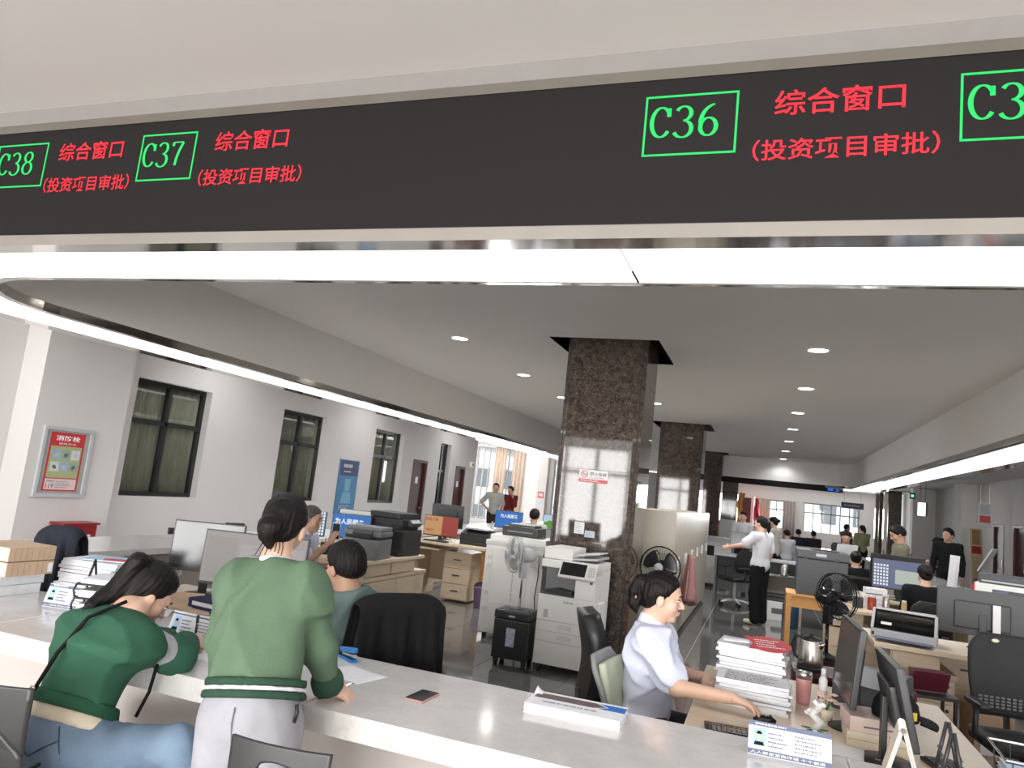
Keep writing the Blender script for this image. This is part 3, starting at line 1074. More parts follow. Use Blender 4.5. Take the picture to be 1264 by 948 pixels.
# printer desk of the right work group
t = thing('office_desk', 'maple desk carrying the pale dot-matrix printer and the drinking glass', 'desk', (0, .18, 0))
MB().b2(.80, 2.0, 5.98, 6.72, .71, .745, .004).build('desktop', 'woodtop', t)
MB().b2(.92, 1.24, 6.05, 6.6, .58, .71).build('drawer_box', 'wood', t)
MB().b2(.93, 1.23, 6.03, 6.05, .59, .70, .002).build('drawer', 'wood', t)
MB().b2(.94, 1.36, 6.10, 6.62, .54, .578).build('pedestal_top', 'wood', t)
MB().b2(.95, 1.35, 6.12, 6.60, 0.02, .54).build('pedestal', 'wood', t)
for i in range(3):
    d = MB().b2(.955, 1.345, 6.10, 6.12, .04 + i * .167, .20 + i * .167, .002).build('drawer', 'wood', t)
    MB().cone((1.30, 6.10, .16 + i * .167), (1.30, 6.09, .16 + i * .167), .012).build('lock', 'black', d)
MB().b2(1.93, 1.96, 6.05, 6.65, 0, .71).build('side_panel', 'wood', t)
MB().b2(.80, 1.98, 6.66, 6.69, .25, .71).build('modesty_panel', 'wood', t)
MB().b2(1.36, 1.92, 6.0, 6.03, .635, .645).build('keyboard_tray', 'black', t)

# desk behind that one, with the drawers beside the black fan
t = thing('office_desk', 'maple desk with drawers seen through the black pedestal fan', 'desk', (0, 0, 0))
MB().b2(.62, 1.9, 8.05, 8.75, .72, .75, .004).build('desktop', 'woodtop', t)
MB().b2(.66, .95, 8.1, 8.7, .58, .72).build('drawer_box', 'wood', t)
pedestal(t, .64, 1.05, 8.12, 8.7, .56, 'S')
MB().b2(1.84, 1.88, 8.1, 8.7, 0, .72).build('side_panel', 'wood', t)
t = thing('office_desk', 'grey topped desk of the clerk reading papers near the far counter', 'desk', (0, 0, 0))
MB().b2(.5, 2.0, 11.9, 12.6, .72, .75, .004).build('desktop', 'lightgrey', t)
for x in (.55, 1.95):
    MB().b2(x - .03, x + .03, 11.95, 12.55, 0, .72).build('side_panel', 'wood', t)

# low pine table under the grey machine
t = thing('side_table', 'orange pine table carrying the big dark grey machine', 'table', (.66, 10.3, 0))
t.scale = (1, 1, 1.03)
MB().b2(-.36, .36, -.30, .30, .60, .63, .004).build('tabletop', 'pine', t)
for sx in (-.33, .33):
    for sy in (-.27, .27):
        MB().b2(sx - .03, sx + .03, sy - .03, sy + .03, 0, .60).build('leg', 'pine', t)
for sy in (-.27, .27):
    MB().b2(-.30, .30, sy - .012, sy + .012, .47, .60).build('apron', 'pine', t)
for sx in (-.33, .33):
    MB().b2(sx - .012, sx + .012, -.24, .24, .47, .60).build('apron', 'pine', t)
t = thing('office_machine', 'big dark grey boxy machine on the orange pine table', 'machine', (.70, 10.3, .649))
MB().b2(-.29, .29, -.27, .27, 0, .44, .01).build('body', 'darkgrey', t)
MB().b2(-.30, .30, -.28, .28, .445, .545, .012).build('lid', 'darkgrey', t)
MB().b2(-.08, .04, -.283, -.280, .48, .515).build('label_plate', 'lightgrey', t)
for x in (-.2, .15):
    MB().b2(x - .02, x + .02, -.285, -.27, .43, .47).build('latch', 'black', t)
MB().b2(-.12, .2, -.1, .2, .545, .56, .005).build('paper_guide', 'black', t)

# ---- tall cabinets in a row behind the columns
k = 0
cab = None
for i in range(6):
    y = 8.45 + i * .86
    lab = 'beige metal cabinet with double doors, %s of the row beyond the marble column' % ('first', 'second', 'third', 'fourth', 'fifth', 'last')[i]
    if cab is None:
        cab = thing('filing_cabinet', lab, 'cabinet', (-1.18, y, 0), 0, 'row of tall beige cabinets')
        MB().b2(-.24, .235, 0, .85, .05, 1.49, .003).build('body', 'beige', cab)
        MB().b2(-.2, .2, .03, .82, 0, .05).build('plinth', 'seam', cab)
        for y0, y1, hy in ((.004, .422, .37), (.428, .846, .48)):
            d = MB().b2(.236, .252, y0, y1, .06, 1.48, .002).build('door', 'beige', cab)
            MB().b2(.252, .266, hy - .008, hy + .008, .85, .98).build('handle', 'white', d)
    else:
        dup(cab, (-1.18, y, 0), 0, lab)


# ---- monitors
def monitor(label, loc, rz, w=.52, h=.30, screen='screenoff', stand=.13, tilt=0.06, white=False, foot='black', group=None, body='black'):
    """origin at the base; screen faces local -y"""
    t = thing('monitor', label, 'monitor', loc, rz, group)
    F = T3(0, 0, stand + h / 2) @ Rx(-tilt)
    MB(F).box((0, .012, 0), (w, .024, h), None, .004).box((0, .032, -.02), (w * .62, .03, h * .6), None, .012).build('bezel', body, t)
    s = MB(F).b2(-w / 2 + .008, w / 2 - .008, -.0018, -.0005, -h / 2 + .016, h / 2 - .008).build('screen', screen, t)
    MB().box((0, .05, (stand + h / 2) / 2), (.05, .02, stand + h / 2 - .01), None, .004).build('stand', foot, t)
    MB().lathe([(.10, 0), (.10, .006), (.02, .014)], (0, .04, 0), 24).build('foot', foot, t, True)
    t['F'] = 0
    return t, F, s, w, h


def on_screen(mon, s, x, y, w, h, mat, bold=0.0):
    t, F, sc, W, Hh = mon
    return text(s, F @ frame((x, -.0022, y), (1, 0, 0), (0, 0, 1)), w, h, mat, 'screen_lettering', sc, bold, .0004)


def rects(mon, rs, mat, name='screen_print'):
    t, F, sc, W, Hh = mon
    m = MB(F)
    for x0, x1, z0, z1 in rs:
        m.quad((x0, -.0026, z0), (x1, -.0026, z0), (x1, -.0026, z1), (x0, -.0026, z1))
    return m.build(name, mat, sc)


# beige form on the customer screen behind the standing woman
mo = monitor('slim monitor showing a pale web form beside the standing woman in green', (-2.56, 3.36, .72), .33, .56, .285, 'formscreen', .175)
rects(mo, [(-.26, -.10, -.11, .11)], 'formgrey')
rects(mo, [(-.08, .26, -.11, .08)], 'formpale')
rects(mo, [(-.02, .04, .06 - i * .035, .066 - i * .035) for i in range(4)] + [(.07, .16, .06 - i * .035, .064 - i * .035) for i in range(4)], 'ink')
# black panel seen from behind, left of it
monitor('black switched-off monitor left of the pale web form screen', (-3.22, 3.76, .72), .5, .42, .30, 'screenoff', .14)
# blue screens with the service slogan
mo = monitor('blue desktop screen with white slogan in front of the man in pale blue', (-4.0, 6.72, .75), .35, .40, .25, 'bluescreen', .12)
on_screen(mo, '为人民服务', -.17, .015, .30, .06, 'whitelit', .03)
monitor('black monitor back standing behind the blue slogan screen', (-4.12, 7.08, .75), .3, .46, .28, 'screenoff', .12)
mo = monitor('screen full of small pale tiles held up next to the slogan screen', (-4.30, 6.50, .75), .45, .24, .25, 'gridscreen', .12)
rects(mo, [(-.11 + i * .028, -.092 + i * .028, -.11 + j * .03, -.088 + j * .03) for i in range(8) for j in range(8)], 'whitelit')
mo = monitor('screen with orange poster page on the desk with drawers', (-4.13, 9.25, .75), .2, .46, .27, 'orangescreen', .06)
rects(mo, [(.02, .24, -.125, .13)], 'redlit')
on_screen(mo, '党员教育', -.22, .06, .18, .04, 'redlit', .02)
on_screen(mo, '培训', -.2, -.08, .1, .04, 'redlit', .02)
monitor('wide dark monitor back behind the orange poster screen', (-4.22, 9.66, .75), 3.3, .46, .32, 'screenoff', .16)
mo = monitor('blue slogan screen on the far desk beside the white fan', (-4.18, 12.2, .75), .25, .48, .30, 'bluescreen', .10)
on_screen(mo, '为人民服务', -.15, .03, .30, .065, 'whitelit', .03)
mo = monitor('screen with a green hillside wallpaper left of the marble column', (-3.42, 12.4, .75), -.1, .42, .26, 'skyscreen', .16)
m = MB(mo[1])
m.prism([(-.2, -.11), (.2, -.11), (.2, .0), (.12, .035), (.02, .0), (-.08, .03), (-.2, -.02)], .0008, frame((0, -.0022, 0), (1, 0, 0), (0, 0, 1)))
m.build('screen_print', 'greenlit', mo[2])
# right work group
monitor('dark monitor edge-on in front of the seated woman in white', (.36, 3.60, .72), -1.52, .50, .31, 'screenoff', .13, .10)
monitor('black monitor edge-on with its back to the paper stacks', (.51, 3.22, .72), 1.60, .44, .28, 'screenoff', .10, .22)
mo = monitor('wide black monitor seen from behind beside the drinking glass', (1.60, 6.68, .745), PI - .08, .60, .34, 'screenoff', .09, 0.0)
MB().b2(-.11, -.06, .08, .086, .13, .34).build('sticker', 'paper', mo[0])
mo = monitor('screen with spreadsheet and pale window behind the clerk with hair bun', (1.50, 9.75, .75), -.12, .56, .34, 'bluegrey', .12)
rects(mo, [(-.26 + i * .032, -.24 + i * .032, -.13 + j * .036, -.108 + j * .036) for i in range(5) for j in range(7)], 'whitelit')
rects(mo, [(-.04, .22, -.10, .06)], 'paleform')
monitor('long dark monitor back behind the spreadsheet screen', (1.55, 10.25, .75), 3.3, .62, .34, 'screenoff', .16)
monitor('black monitor on the far grey desk in front of the woman in the white T-shirt', (-.35, 14.8, .75), .0, .5, .3, 'screenoff', .14)
tt = thing('office_desk', 'long grey desk under the far black monitor', 'desk', (0, 0, 0))
MB().b2(-.85, 1.3, 14.6, 15.3, .72, .75, .003).build('desktop', 'lightgrey', tt)
MB().b2(-.85, 1.3, 15.2, 15.24, .05, .72).build('modesty_panel', 'midgrey', tt)
for x in (-.83, 1.27):
    MB().b2(x - .02, x + .02, 14.65, 15.25, 0, .72).build('side_panel', 'midgrey', tt)
tt = thing('office_desk', 'long maple desk for the far left screens in front of the bay', 'desk', (0, 0, 0))
MB().b2(-4.45, -2.9, 12.0, 12.7, .72, .75, .003).build('desktop', 'woodtop', tt)
MB().b2(-4.4, -2.95, 12.6, 12.64, .05, .72).build('modesty_panel', 'wood', tt)
for x in (-4.43, -2.93):
    MB().b2(x - .02, x + .02, 12.05, 12.6, 0, .72).build('side_panel', 'wood', tt)
tt = thing('office_desk', 'maple desk of the man in teal right behind the counter', 'desk', (0, 0, 0))
MB().b2(-3.55, -2.02, 2.92, 4.0, .69, .72, .003).build('desktop', 'woodtop', tt)
MB().b2(-3.5, -2.06, 2.93, 2.96, .05, .69).build('back_panel', 'wood', tt)
for x in (-3.52, -2.05):
    MB().b2(x - .02, x + .02, 2.97, 3.95, 0, .69).build('side_panel', 'wood', tt)


# ---- copiers
def castors(t, pts):
    for x, y in pts:
        MB().cone((x - .015, y, .03), (x + .015, y, .03), .03, seg=14).b2(x - .02, x + .02, y - .02, y + .02, .035, .07).build('castor', 'black', t)


t = thing('photocopier', 'tall white photocopier with tilted touch panel in front of the marble column', 'photocopier', (-1.625, 6.53, 0), -.04)
t.scale = (1.03, 1, 1)
w, dp = .50, .52
x0, x1 = -w / 2, w / 2
castors(t, [(x0 + .05, .06), (x1 - .05, .06), (x0 + .05, dp - .05), (x1 - .05, dp - .05)])
MB().b2(x0, x1, .015, dp, .06, .66, .006).build('cabinet', 'white', t)
for z0, z1 in ((.06, .255), (.258, .345), (.348, .435)):
    d = MB().b2(x0 + .002, x1 - .002, 0, .018, z0, z1, .003).build('paper_drawer', 'white', t)
    if z0 > .2:
        MB().b2(-.05, .07, -.003, .006, z0 + .025, z1 - .018).build('grip', 'offwhite', d)
d = MB().b2(x0 + .002, x1 - .002, 0, .018, .438, .655, .003).build('front_door', 'white', t)
MB().b2(x0 + .06, x0 + .10, -.002, .002, .46, .53).build('sticker', 'lightgrey', d)
text('Canon', FACE_S(-.02, -.002, .605), .085, .022, 'ink', 'logo_lettering', d, .01)
# output bay: opening between the cabinet and the scanner
MB().b2(x0, x1, .20, dp, .66, .90).build('rear_housing', 'white', t)
MB().b2(x0 + .01, x0 + .32, .14, .199, .675, .89).build('bay_back', 'midgrey', t)
MB().b2(x0 + .005, x0 + .32, .01, .2, .66, .675).build('output_tray', 'darkgrey', t)
m = MB()
m.prism([(0, 0), (.26, 0), (.26, .03), (.12, .045), (0, .015)], .15, frame((x0 + .03, .03, .676), (1, 0, 0), (0, 0, 1)) @ T3(0, 0, -.15))
m.build('paper_support', 'black', t)
MB().b2(x0 + .32, x1, .0, .2, .66, .86, .008).build('side_tower', 'white', t)
MB().b2(x0, x1, .0, dp, .90, .97, .01).build('scanner', 'white', t)
MB().b2(x0, x0 + .26, .05, dp - .02, .972, 1.075, .015).build('feeder', 'white', t)
MB().box((.12, .27, 1.0), (.24, .42, .02), Ry(-.10), .004).build('feeder_tray', 'lightgrey', t)
MB().box((.14, .25, 1.045), (.20, .30, .012), Ry(-.16), .003).build('document_tray', 'offwhite', t)
F = T3(.10, -.045, .905) @ Rx(.95)
d = MB(F).box((0, 0, 0), (.33, .17, .028), None, .006).build('control_panel', 'offwhite', t)
MB(F).b2(-.15, .07, -.062, .062, .0145, .0165).build('touch_screen', 'screenoff', d)
m = MB(F)
for i in range(4):
    for j in range(3):
        m.b2(.095 + j * .02, .108 + j * .02, -.05 + i * .025, -.035 + i * .025, .0145, .0175)
m.build('keypad', 'lightgrey', d)
MB().b2(x1 + .0005, x1 + .002, .06, dp - .04, .10, .62).build('side_door', 'offwhite', t)
MB().b2(x1 + .0005, x1 + .03, .10, .30, .36, .63, .005).build('bypass_tray', 'white', t)
MB().b2(x1 - .05, x1 - .025, -.002, .001, .80, .85).build('power_switch', 'darkgrey', t)

t = thing('photocopier', 'white photocopier turned back to the viewer beside the white fan', 'photocopier', (-2.45, 7.42, 0), 0.0)
x0, x1, dp = -.31, .33, .55
castors(t, [(x0 + .06, .06), (x1 - .06, .06), (x0 + .06, dp - .05), (x1 - .06, dp - .05)])
MB().b2(x0, x1, 0, dp, .06, .95, .006).build('housing', 'white', t)
for a, b, c, d in ((x0 + .09, x1 - .16, .36, .93), (x0 + .02, x0 + .085, .10, .92), (x1 - .15, x1 - .02, .10, .92), (x0 + .09, x1 - .16, .10, .35)):
    MB().b2(a, b, -.004, .002, c, d, .002).build('rear_panel', 'white', t)
m = MB()
for i in range(8):
    m.b2(x0 + .32, x0 + .33, -.006, -.003, .40 + i * .05, .44 + i * .05)
m.build('vent', 'lightgrey', t)
for z in (.28, .44, .72, .80):
    MB().b2(x0 + .03, x0 + .075, -.007, -.003, z, z + .04).build('cover_plate', 'offwhite', t)
MB().b2(x0 - .01, x1 + .01, 0, dp, .95, 1.0, .008).build('scanner', 'offwhite', t)
MB().b2(x0 + .02, x1, .04, dp - .04, 1.0, 1.06, .012).build('lid', 'white', t)
MB().b2(x1 - .12, x1 + .005, -.05, -.004, .78, .92, .01).build('toner_box', 'offwhite', t)
m = MB()
m.tube([(x1 - .03, -.06, .9), (x1 - .02, -.07, .7), (x1 - .04, -.06, .5), (x1 - .02, -.05, .3)], .006, 6)
m.build('cable', 'black', t, True)
t = thing('printer', 'dark laser printer lying on the white photocopier beside the column', 'printer', (-2.45, 7.72, 1.06), 0)
MB().b2(-.20, .20, -.16, .16, 0, .10, .012).build('body', 'black', t)
MB().b2(-.15, .15, -.12, .13, .10, .125, .006).build('lid', 'darkgrey', t)
MB().b2(-.14, .14, -.17, -.155, .04, .055).build('paper_slot', 'midgrey', t)

# ---- paper shredder and the white fan
t = thing('paper_shredder', 'black office paper shredder with a clear window in front of the white photocopiers', 'shredder', (-2.08, 6.45, 0), .03)
castors(t, [(-.13, .05), (.13, .05), (-.13, .25), (.13, .25)])
MB().b2(-.165, .165, 0, .30, .06, .40, .012).build('bin_body', 'black', t)
MB().b2(-.168, .168, -.004, .304, .405, .478, .014).build('head', 'black', t)
MB().b2(-.04, .04, -.006, .002, .17, .33, .004).build('window', 'mistwindow', t)
MB().b2(-.03, .03, -.008, -.003, .425, .44).build('badge', 'lightgrey', t)
MB().b2(-.12, .12, .10, .14, .478, .481).build('paper_slot', 'seam', t)
for a, b in ((-.14, -.06), (.07, .12)):
    MB().b2(a, b, .06, .1, .478, .484).build('button_strip', 'midgrey', t)


def pedestal_fan(label, loc, rz, rad, hz, colr, bladec, base=True, tilt=0.0, name='pedestal_fan', hubc=None):
    """fan facing local -y, hub at height hz"""
    t = thing(name, label, 'fan', loc, rz)
    F = T3(0, 0, hz) @ Rx(tilt)
    m = MB(F)
    for yy in (-.028, .028):
        for rr in (rad, rad * .66, rad * .33):
            m.tube([(rr * math.cos(2 * PI * k / 40), yy * (1 if rr == rad else 2.2), rr * math.sin(2 * PI * k / 40)) for k in range(40)], .003 if rr == rad else .0014, 5, True)
        for k in range(36):
            a = 2 * PI * k / 36
            m.tube([(.04 * math.cos(a), yy * 2.9, .04 * math.sin(a)), (rad * .6 * math.cos(a), yy * 2.4, rad * .6 * math.sin(a)), (rad * math.cos(a), yy, rad * math.sin(a))], .0013, 4)
    m.tube([(rad * math.cos(2 * PI * k / 40), 0, rad * math.sin(2 * PI * k / 40)) for k in range(40)], .007, 6, True)
    m.build('cage', colr, t)
    for b in range(3):
        a0 = 2 * PI * b / 3 + .4
        m = MB(F)

        def blade(u, v):
            r = .04 + (rad * .86 - .04) * v
            a = a0 + (u - .5) * (1.1 + .5 * math.sin(v * 2.6))
            return (r * math.cos(a), .03 * (u - .5) * (1.3 - .5 * v), r * math.sin(a))
        m.grid(blade, 8, 8)
        m.build('blade', bladec, t, True, solid=.003)
    m = MB(F)
    m.lathe([(.0, -.095), (.035, -.09), (.045, -.075), (.045, -.06)], T=Rx(PI / 2) @ Rx(PI), seg=20)
    m.cone((0, -.09, 0), (0, -.08, 0), .045, seg=20)
    m.build('hub_badge', hubc or colr, t, True)
    m = MB(F)
    m.lathe([(.03, -.08), (.062, -.06), (.068, .02), (.055, .07), (.02, .085)], (0, .13, 0), 20, Rx(-PI / 2))
    m.build('motor', colr, t, True)
    m = MB()
    m.cone((0, .10, .02), (0, .10, hz * .55), .014, seg=12).cone((0, .10, hz * .55), (0, .10, hz - .06), .010, seg=12)
    m.build('pole', 'steel' if colr != 'blackgloss' else colr, t, True)
    MB().b2(-.03, .03, .07, .13, hz - .22, hz - .07, .012).build('control_box', colr, t)
    if base:
        MB().lathe([(.17, 0), (.17, .012), (.12, .03), (.03, .05), (.018, .06)], (0, .10, 0), 28).build('base', colr, t, True)
    return t


pedestal_fan('white pedestal fan standing behind the black paper shredder', (-2.27, 6.92, 0), -.9, .17, .93, 'lightgrey', 'fanblade')
pedestal_fan('black pedestal fan in front of the beige cabinets, round badge on its hub', (-.98, 7.75, 0), -.08, .205, .93, 'blackgloss', 'smokeblade', hubc='lightgrey')
t = pedestal_fan('glossy black desk fan seen from behind near the pine table', (.58, 6.62, .50), PI - .75, .18, .49, 'blackgloss', 'smokeblade')
t = thing('storage_shelf', 'low maroon shelf unit behind the clerk desk carrying small boxes', 'shelf', (0, 0, 0))
MB().b2(.20, .84, 4.75, 5.05, .02, .03).build('bottom_board', 'maroon', t)
MB().b2(.20, .84, 4.75, 5.05, .68, .70, .002).build('top_board', 'maroon', t)
for x in (.20, .50, .82):
    MB().b2(x, x + .02, 4.75, 5.05, .03, .68).build('upright', 'maroon', t)
MB().b2(.22, .82, 5.03, 5.048, .03, .68).build('back_board', 'maroon', t)
t = thing('stool', 'black square stool under the glossy black desk fan', 'stool', (.58, 6.62, 0), .1)
MB().b2(-.19, .19, -.2, .22, .47, .50, .006).build('seat', 'black', t)
for sx in (-.16, .16):
    for sy in (-.17, .17):
        MB().cone((sx, sy, 0), (sx, sy, .47), .014).build('leg', 'black', t)


# ---- printers
def printer(label, loc, rz, w, d, h, mat, kind=0, name='printer'):
    t = thing(name, label, 'printer', loc, rz)
    MB().b2(-w / 2, w / 2, -d / 2, d / 2, 0, h * .62, .012).build('body', mat, t)
    if kind == 0:      # scanner on top
        MB().b2(-w / 2 + .01, w / 2 - .01, -d / 2 + .05, d / 2, h * .62, h * .70).build('output_bay', 'seam', t)
        MB().b2(-w / 2, w / 2, -d / 2 + .02, d / 2, h * .70, h * .86, .01).build('scanner', mat, t)
        MB().b2(-w / 2 + .01, w / 2 - .01, -d / 2 + .06, d / 2, h * .865, h, .012).build('lid', mat, t)
        MB().box((w * .05, -d / 2 - .0, h * .78), (w * .5, .06, .05), Rx(.6), .006).build('control_panel', 'darkgrey', t)
    else:              # sloped top with output well
        m = MB()
        m.prism([(-d / 2, h * .62), (d / 2, h * .62), (d / 2, h), (d * .2, h), (-d / 2, h * .72)], w - .01, frame((-w / 2 + .005, 0, 0), (0, 1, 0), (0, 0, 1)))
        m.build('top_cover', mat, t)
    MB().b2(-w / 2 + .03, w / 2 - .03, -d / 2 - .006, -d / 2 + .004, .02, h * .26, .002).build('paper_drawer', mat, t)
    MB().b2(-w / 2 + .02, w / 2 - .02, -d / 2 - .004, -d / 2 + .004, h * .30, h * .56, .002).build('front_flap', mat, t)
    return t


printer('grey laser printer at the front of the desk with cupboard doors', (-3.63, 6.44, .75), .12, .38, .34, .30, 'midgrey')
t = printer('black multifunction printer towering behind the grey laser printer', (-3.66, 7.05, .75), 1.50, .40, .42, .43, 'black')
t = printer('black printer with loose sheets on its tray, on the drawer desk', (-3.64, 9.42, .75), .1, .40, .34, .20, 'black', 1)
for i in range(4):
    p = MB(Rz(.1 * i - .15)).box((0, .02, .205 + i * .006), (.34, .24, .003)).build('loose_sheet', 'paper', t)
printer('grey laser printer standing low beyond the two edge-on monitors', (.52, 3.99, .72), -.45, .28, .26, .18, 'darkgrey', 1)
# dot-matrix printer
t = thing('dot_matrix_printer', 'pale grey dot-matrix printer with smoked cover on the maple desk', 'printer', (1.05, 6.50, .745), -.22)
t.scale = (.9, .9, 1)
MB().b2(-.245, .245, -.16, .16, 0, .07, .012).build('base', 'lightgrey', t)
m = MB()
m.prism([(-.16, .07), (.14, .07), (.14, .15), (.06, .205), (-.02, .205)], .022, frame((-.245, 0, 0), (0, 1, 0), (0, 0, 1)))
m.prism([(-.16, .07), (.14, .07), (.14, .15), (.06, .205), (-.02, .205)], .022, frame((.223, 0, 0), (0, 1, 0), (0, 0, 1)))
m.b2(-.223, .223, -.02, .14, .185, .205)
m.build('housing', 'lightgrey', t)
MB().b2(-.222, .222, -.10, .13, .072, .1).build('mechanism', 'black', t)
m = MB()
m.quad((-.222, -.155, .075), (.222, -.155, .075), (.222, -.022, .2), (-.222, -.022, .2))
m.build('smoked_cover', 'smoke', t, solid=.004)
MB(T3(-.13, -.12, .112) @ Rx(.755)).b2(-.04, .04, -.012, .012, .0, .002).build('label_plate', 'paper', t)
MB().b2(-.235, -.215, -.166, -.158, .02, .045).build('switch', 'black', t)
MB(Rx(-.05)).b2(-.20, .22, -.36, -.165, .004, .010).build('paper_feeder', 'navyband', t)
tt = thing('office_desk', 'maple desk carrying the spreadsheet screen', 'desk', (0, 0, 0))
MB().b2(1.0, 2.1, 9.55, 10.45, .72, .75, .003).build('desktop', 'woodtop', tt)
for x in (1.03, 2.07):
    MB().b2(x - .02, x + .02, 9.6, 10.4, 0, .72).build('side_panel', 'wood', tt)
MB().b2(1.05, 2.05, 10.36, 10.39, .2, .72).build('modesty_panel', 'wood', tt)
# white machines on the side counter
t = thing('photocopier', 'white desktop photocopier on the side counter, black lid and blue dark panel', 'photocopier', (2.58, 9.45, .80), -.30)
MB().b2(-.36, .36, -.25, .25, 0, .30, .012).build('body', 'white', t)
MB().b2(-.20, .34, -.256, -.249, .10, .25, .004).build('front_panel', 'darkgrey', t)
MB().b2(-.19, -.06, -.258, -.255, .12, .24).build('keypad', 'navyband', t)
MB().b2(.02, .14, -.262, -.255, .155, .18).build('paper_slot', 'lightgrey', t)
MB().b2(-.33, .30, -.2, .22, .30, .40, .012).build('lid', 'darkgrey', t)
MB().b2(-.30, .28, -.205, -.198, .32, .335).build('lid_seam', 'lightgrey', t)
MB().box((.34, -.02, .44), (.28, .34, .02), Ry(.65), .004).build('document_tray', 'lightgrey', t)
t = thing('printer', 'white flat printer on the maple desk right beside the spreadsheet screen', 'printer', (1.93, 9.76, .75), -.3)
t.scale = (.6, .6, 1)
MB().b2(-.26, .26, -.16, .16, 0, .2, .015).build('body', 'offwhite', t)
MB().b2(-.22, .22, -.165, -.155, .1, .112).build('paper_slot', 'seam', t)
MB().b2(.05, .18, -.166, -.158, .155, .175).build('badge', 'white', t)
MB().b2(-.24, .24, -.14, .14, .2, .215, .006).build('lid', 'lightgrey', t)
t = thing('printer', 'low black printer on the side counter behind the white desktop photocopier', 'printer', (2.5, 10.5, .80), -.2)
MB().b2(-.2, .2, -.15, .15, 0, .07, .01).build('body', 'black', t)
MB().b2(-.16, .16, -.10, .12, .07, .085, .006).build('lid', 'darkgrey', t)
# far small copier
t = thing('photocopier', 'small far white photocopier standing behind the last beige cabinet', 'photocopier', (-.95, 15.9, 0), -.1)
castors(t, [(-.2, .05), (.2, .05), (-.2, .4), (.2, .4)])
MB().b2(-.27, .27, 0, .5, .06, .62, .006).build('cabinet', 'white', t)
for z in (.07, .24, .36):
    MB().b2(-.265, .265, -.01, .002, z, z + .11 + (.05 if z < .1 else 0), .002).build('paper_drawer', 'white', t)
MB().b2(-.27, -.0, .02, .5, .62, .82).build('output_bay', 'black', t)
MB().b2(.0, .27, 0, .5, .62, .82, .006).build('side_tower', 'white', t)
MB().b2(-.27, .27, 0, .5, .82, .90, .01).build('scanner', 'offwhite', t)
MB().b2(-.25, .25, .03, .5, .90, 1.0, .015).build('lid', 'lightgrey', t)
# ================================================================= CHAIRS
def plastic_chair(label, loc, rz, w=.42, top=.88, tilt=.16):
    """moulded chair facing local +y, backrest with an oval grip hole"""
    t = thing('plastic_chair', label, 'chair', loc, rz)
    z0, z1 = .52, top
    cz, hz = (z0 + z1) / 2, (z1 - z0) / 2

    def pt(u, v):
        a = 2 * PI * u
        ex, ez = .075 * math.cos(a) * w / .42, z1 - .058 + .020 * math.sin(a)
        c, s = math.cos(a), math.sin(a)
        k = 1 / max(abs(c), abs(s))
        rx, rz_ = c * k * w / 2, cz + s * k * hz
        x = ex + (rx - ex) * v
        z = ez + (rz_ - ez) * v
        f = (z - z0) / (z1 - z0)
        x *= 1.0 - .10 * (1 - f)
        y = -.20 - tilt * (z - z0) + .9 * x * x - .012 * math.sin(min(1, max(0, f)) * PI)
        if v > .5 and f < .55:
            y -= .003 * math.sin(z * 190)
        return (x, y, z)
    MB().grid(pt, 64, 10).build('backrest', 'charcoal', t, True, solid=.009)
    MB().grid(lambda u, v: ((u - .5) * w * .98, -.22 + .42 * v, .445 + .02 * (2 * u - 1) ** 2 + .03 * max(0, .15 - v) - .05 * max(0, v - .85)), 12, 12).build('seat', 'charcoal', t, True, solid=.012)
    for sx in (-1, 1):
        MB().tube([(sx * .17, .15, .44), (sx * .19, .18, .2), (sx * .20, .20, .0)], .011, 10).build('leg', 'steel', t, True)
        MB().tube([(sx * .17, -.20, .60), (sx * .17, -.19, .44), (sx * .19, -.24, .2), (sx * .20, -.27, 0)], .011, 10).build('leg', 'steel', t, True)
    return t


plastic_chair('charcoal moulded chair the bending woman in green sits on', (-2.10, 1.79, 0), .08, .44, .89)
plastic_chair('charcoal moulded chair with oval grip hole behind the standing woman in green', (-1.09, 1.82, 0), .10, .27, .905, .05)
plastic_chair('black moulded chair with pale oval grip hole on the windowed aisle', (-5.85, 6.2, 0), PI / 2, .42, .80)


def office_chair(label, loc, rz, w=.40, seat=.44, top=.95, mat='leather', arms=True, base='black', lean=.10, thick=.06, back0=None):
    """swivel chair facing local +y"""
    t = thing('office_chair', label, 'chair', loc, rz)
    b0 = back0 or seat + .10
    MB().box((0, .0, seat), (w, .40, .07), None, .03).build('seat', mat, t, True)
    m = MB()

    def bk(u, v):
        z = b0 + (top - b0) * v
        ww = w * (.86 + .14 * math.sin(v * PI)) * (1 - .25 * max(0, v - .85) / .15)
        x = (u - .5) * ww
        return (x, -.19 - lean * (z - b0) + .35 * x * x + .025 * math.sin(v * PI * 1.3), z)
    m.grid(bk, 14, 16)
    m.build('backrest', mat, t, True, solid=thick)
    MB().tube([(0, -.10, seat - .03), (0, -.22, seat - .02), (0, -.235, b0 + .05)], .018, 8).build('back_bracket', 'black', t, True)
    MB().cone((0, 0, .10), (0, 0, seat - .03), .026, seg=14).build('gas_lift', base, t, True)
    for k in range(5):
        a = 2 * PI * k / 5 + .3
        e = (.26 * math.cos(a), .26 * math.sin(a))
        l = MB().tube([(0, 0, .10), (e[0] * .6, e[1] * .6, .085), (e[0], e[1], .065)], [.022, .018, .014], 8).build('base_leg', base, t, True)
        MB().cone((e[0] - .02, e[1], .028), (e[0] + .02, e[1], .028), .028, seg=12).build('castor', 'black', l)
    if arms:
        for sx in (-1, 1):
            x = sx * (w / 2 + .03)
            MB().tube([(x * .8, 0, seat - .02), (x, 0, seat + .02), (x, .02, seat + .18)], .016, 8).box((x, .03, seat + .195), (.06, .24, .03), None, .012).build('armrest', 'black', t, True)
    return t


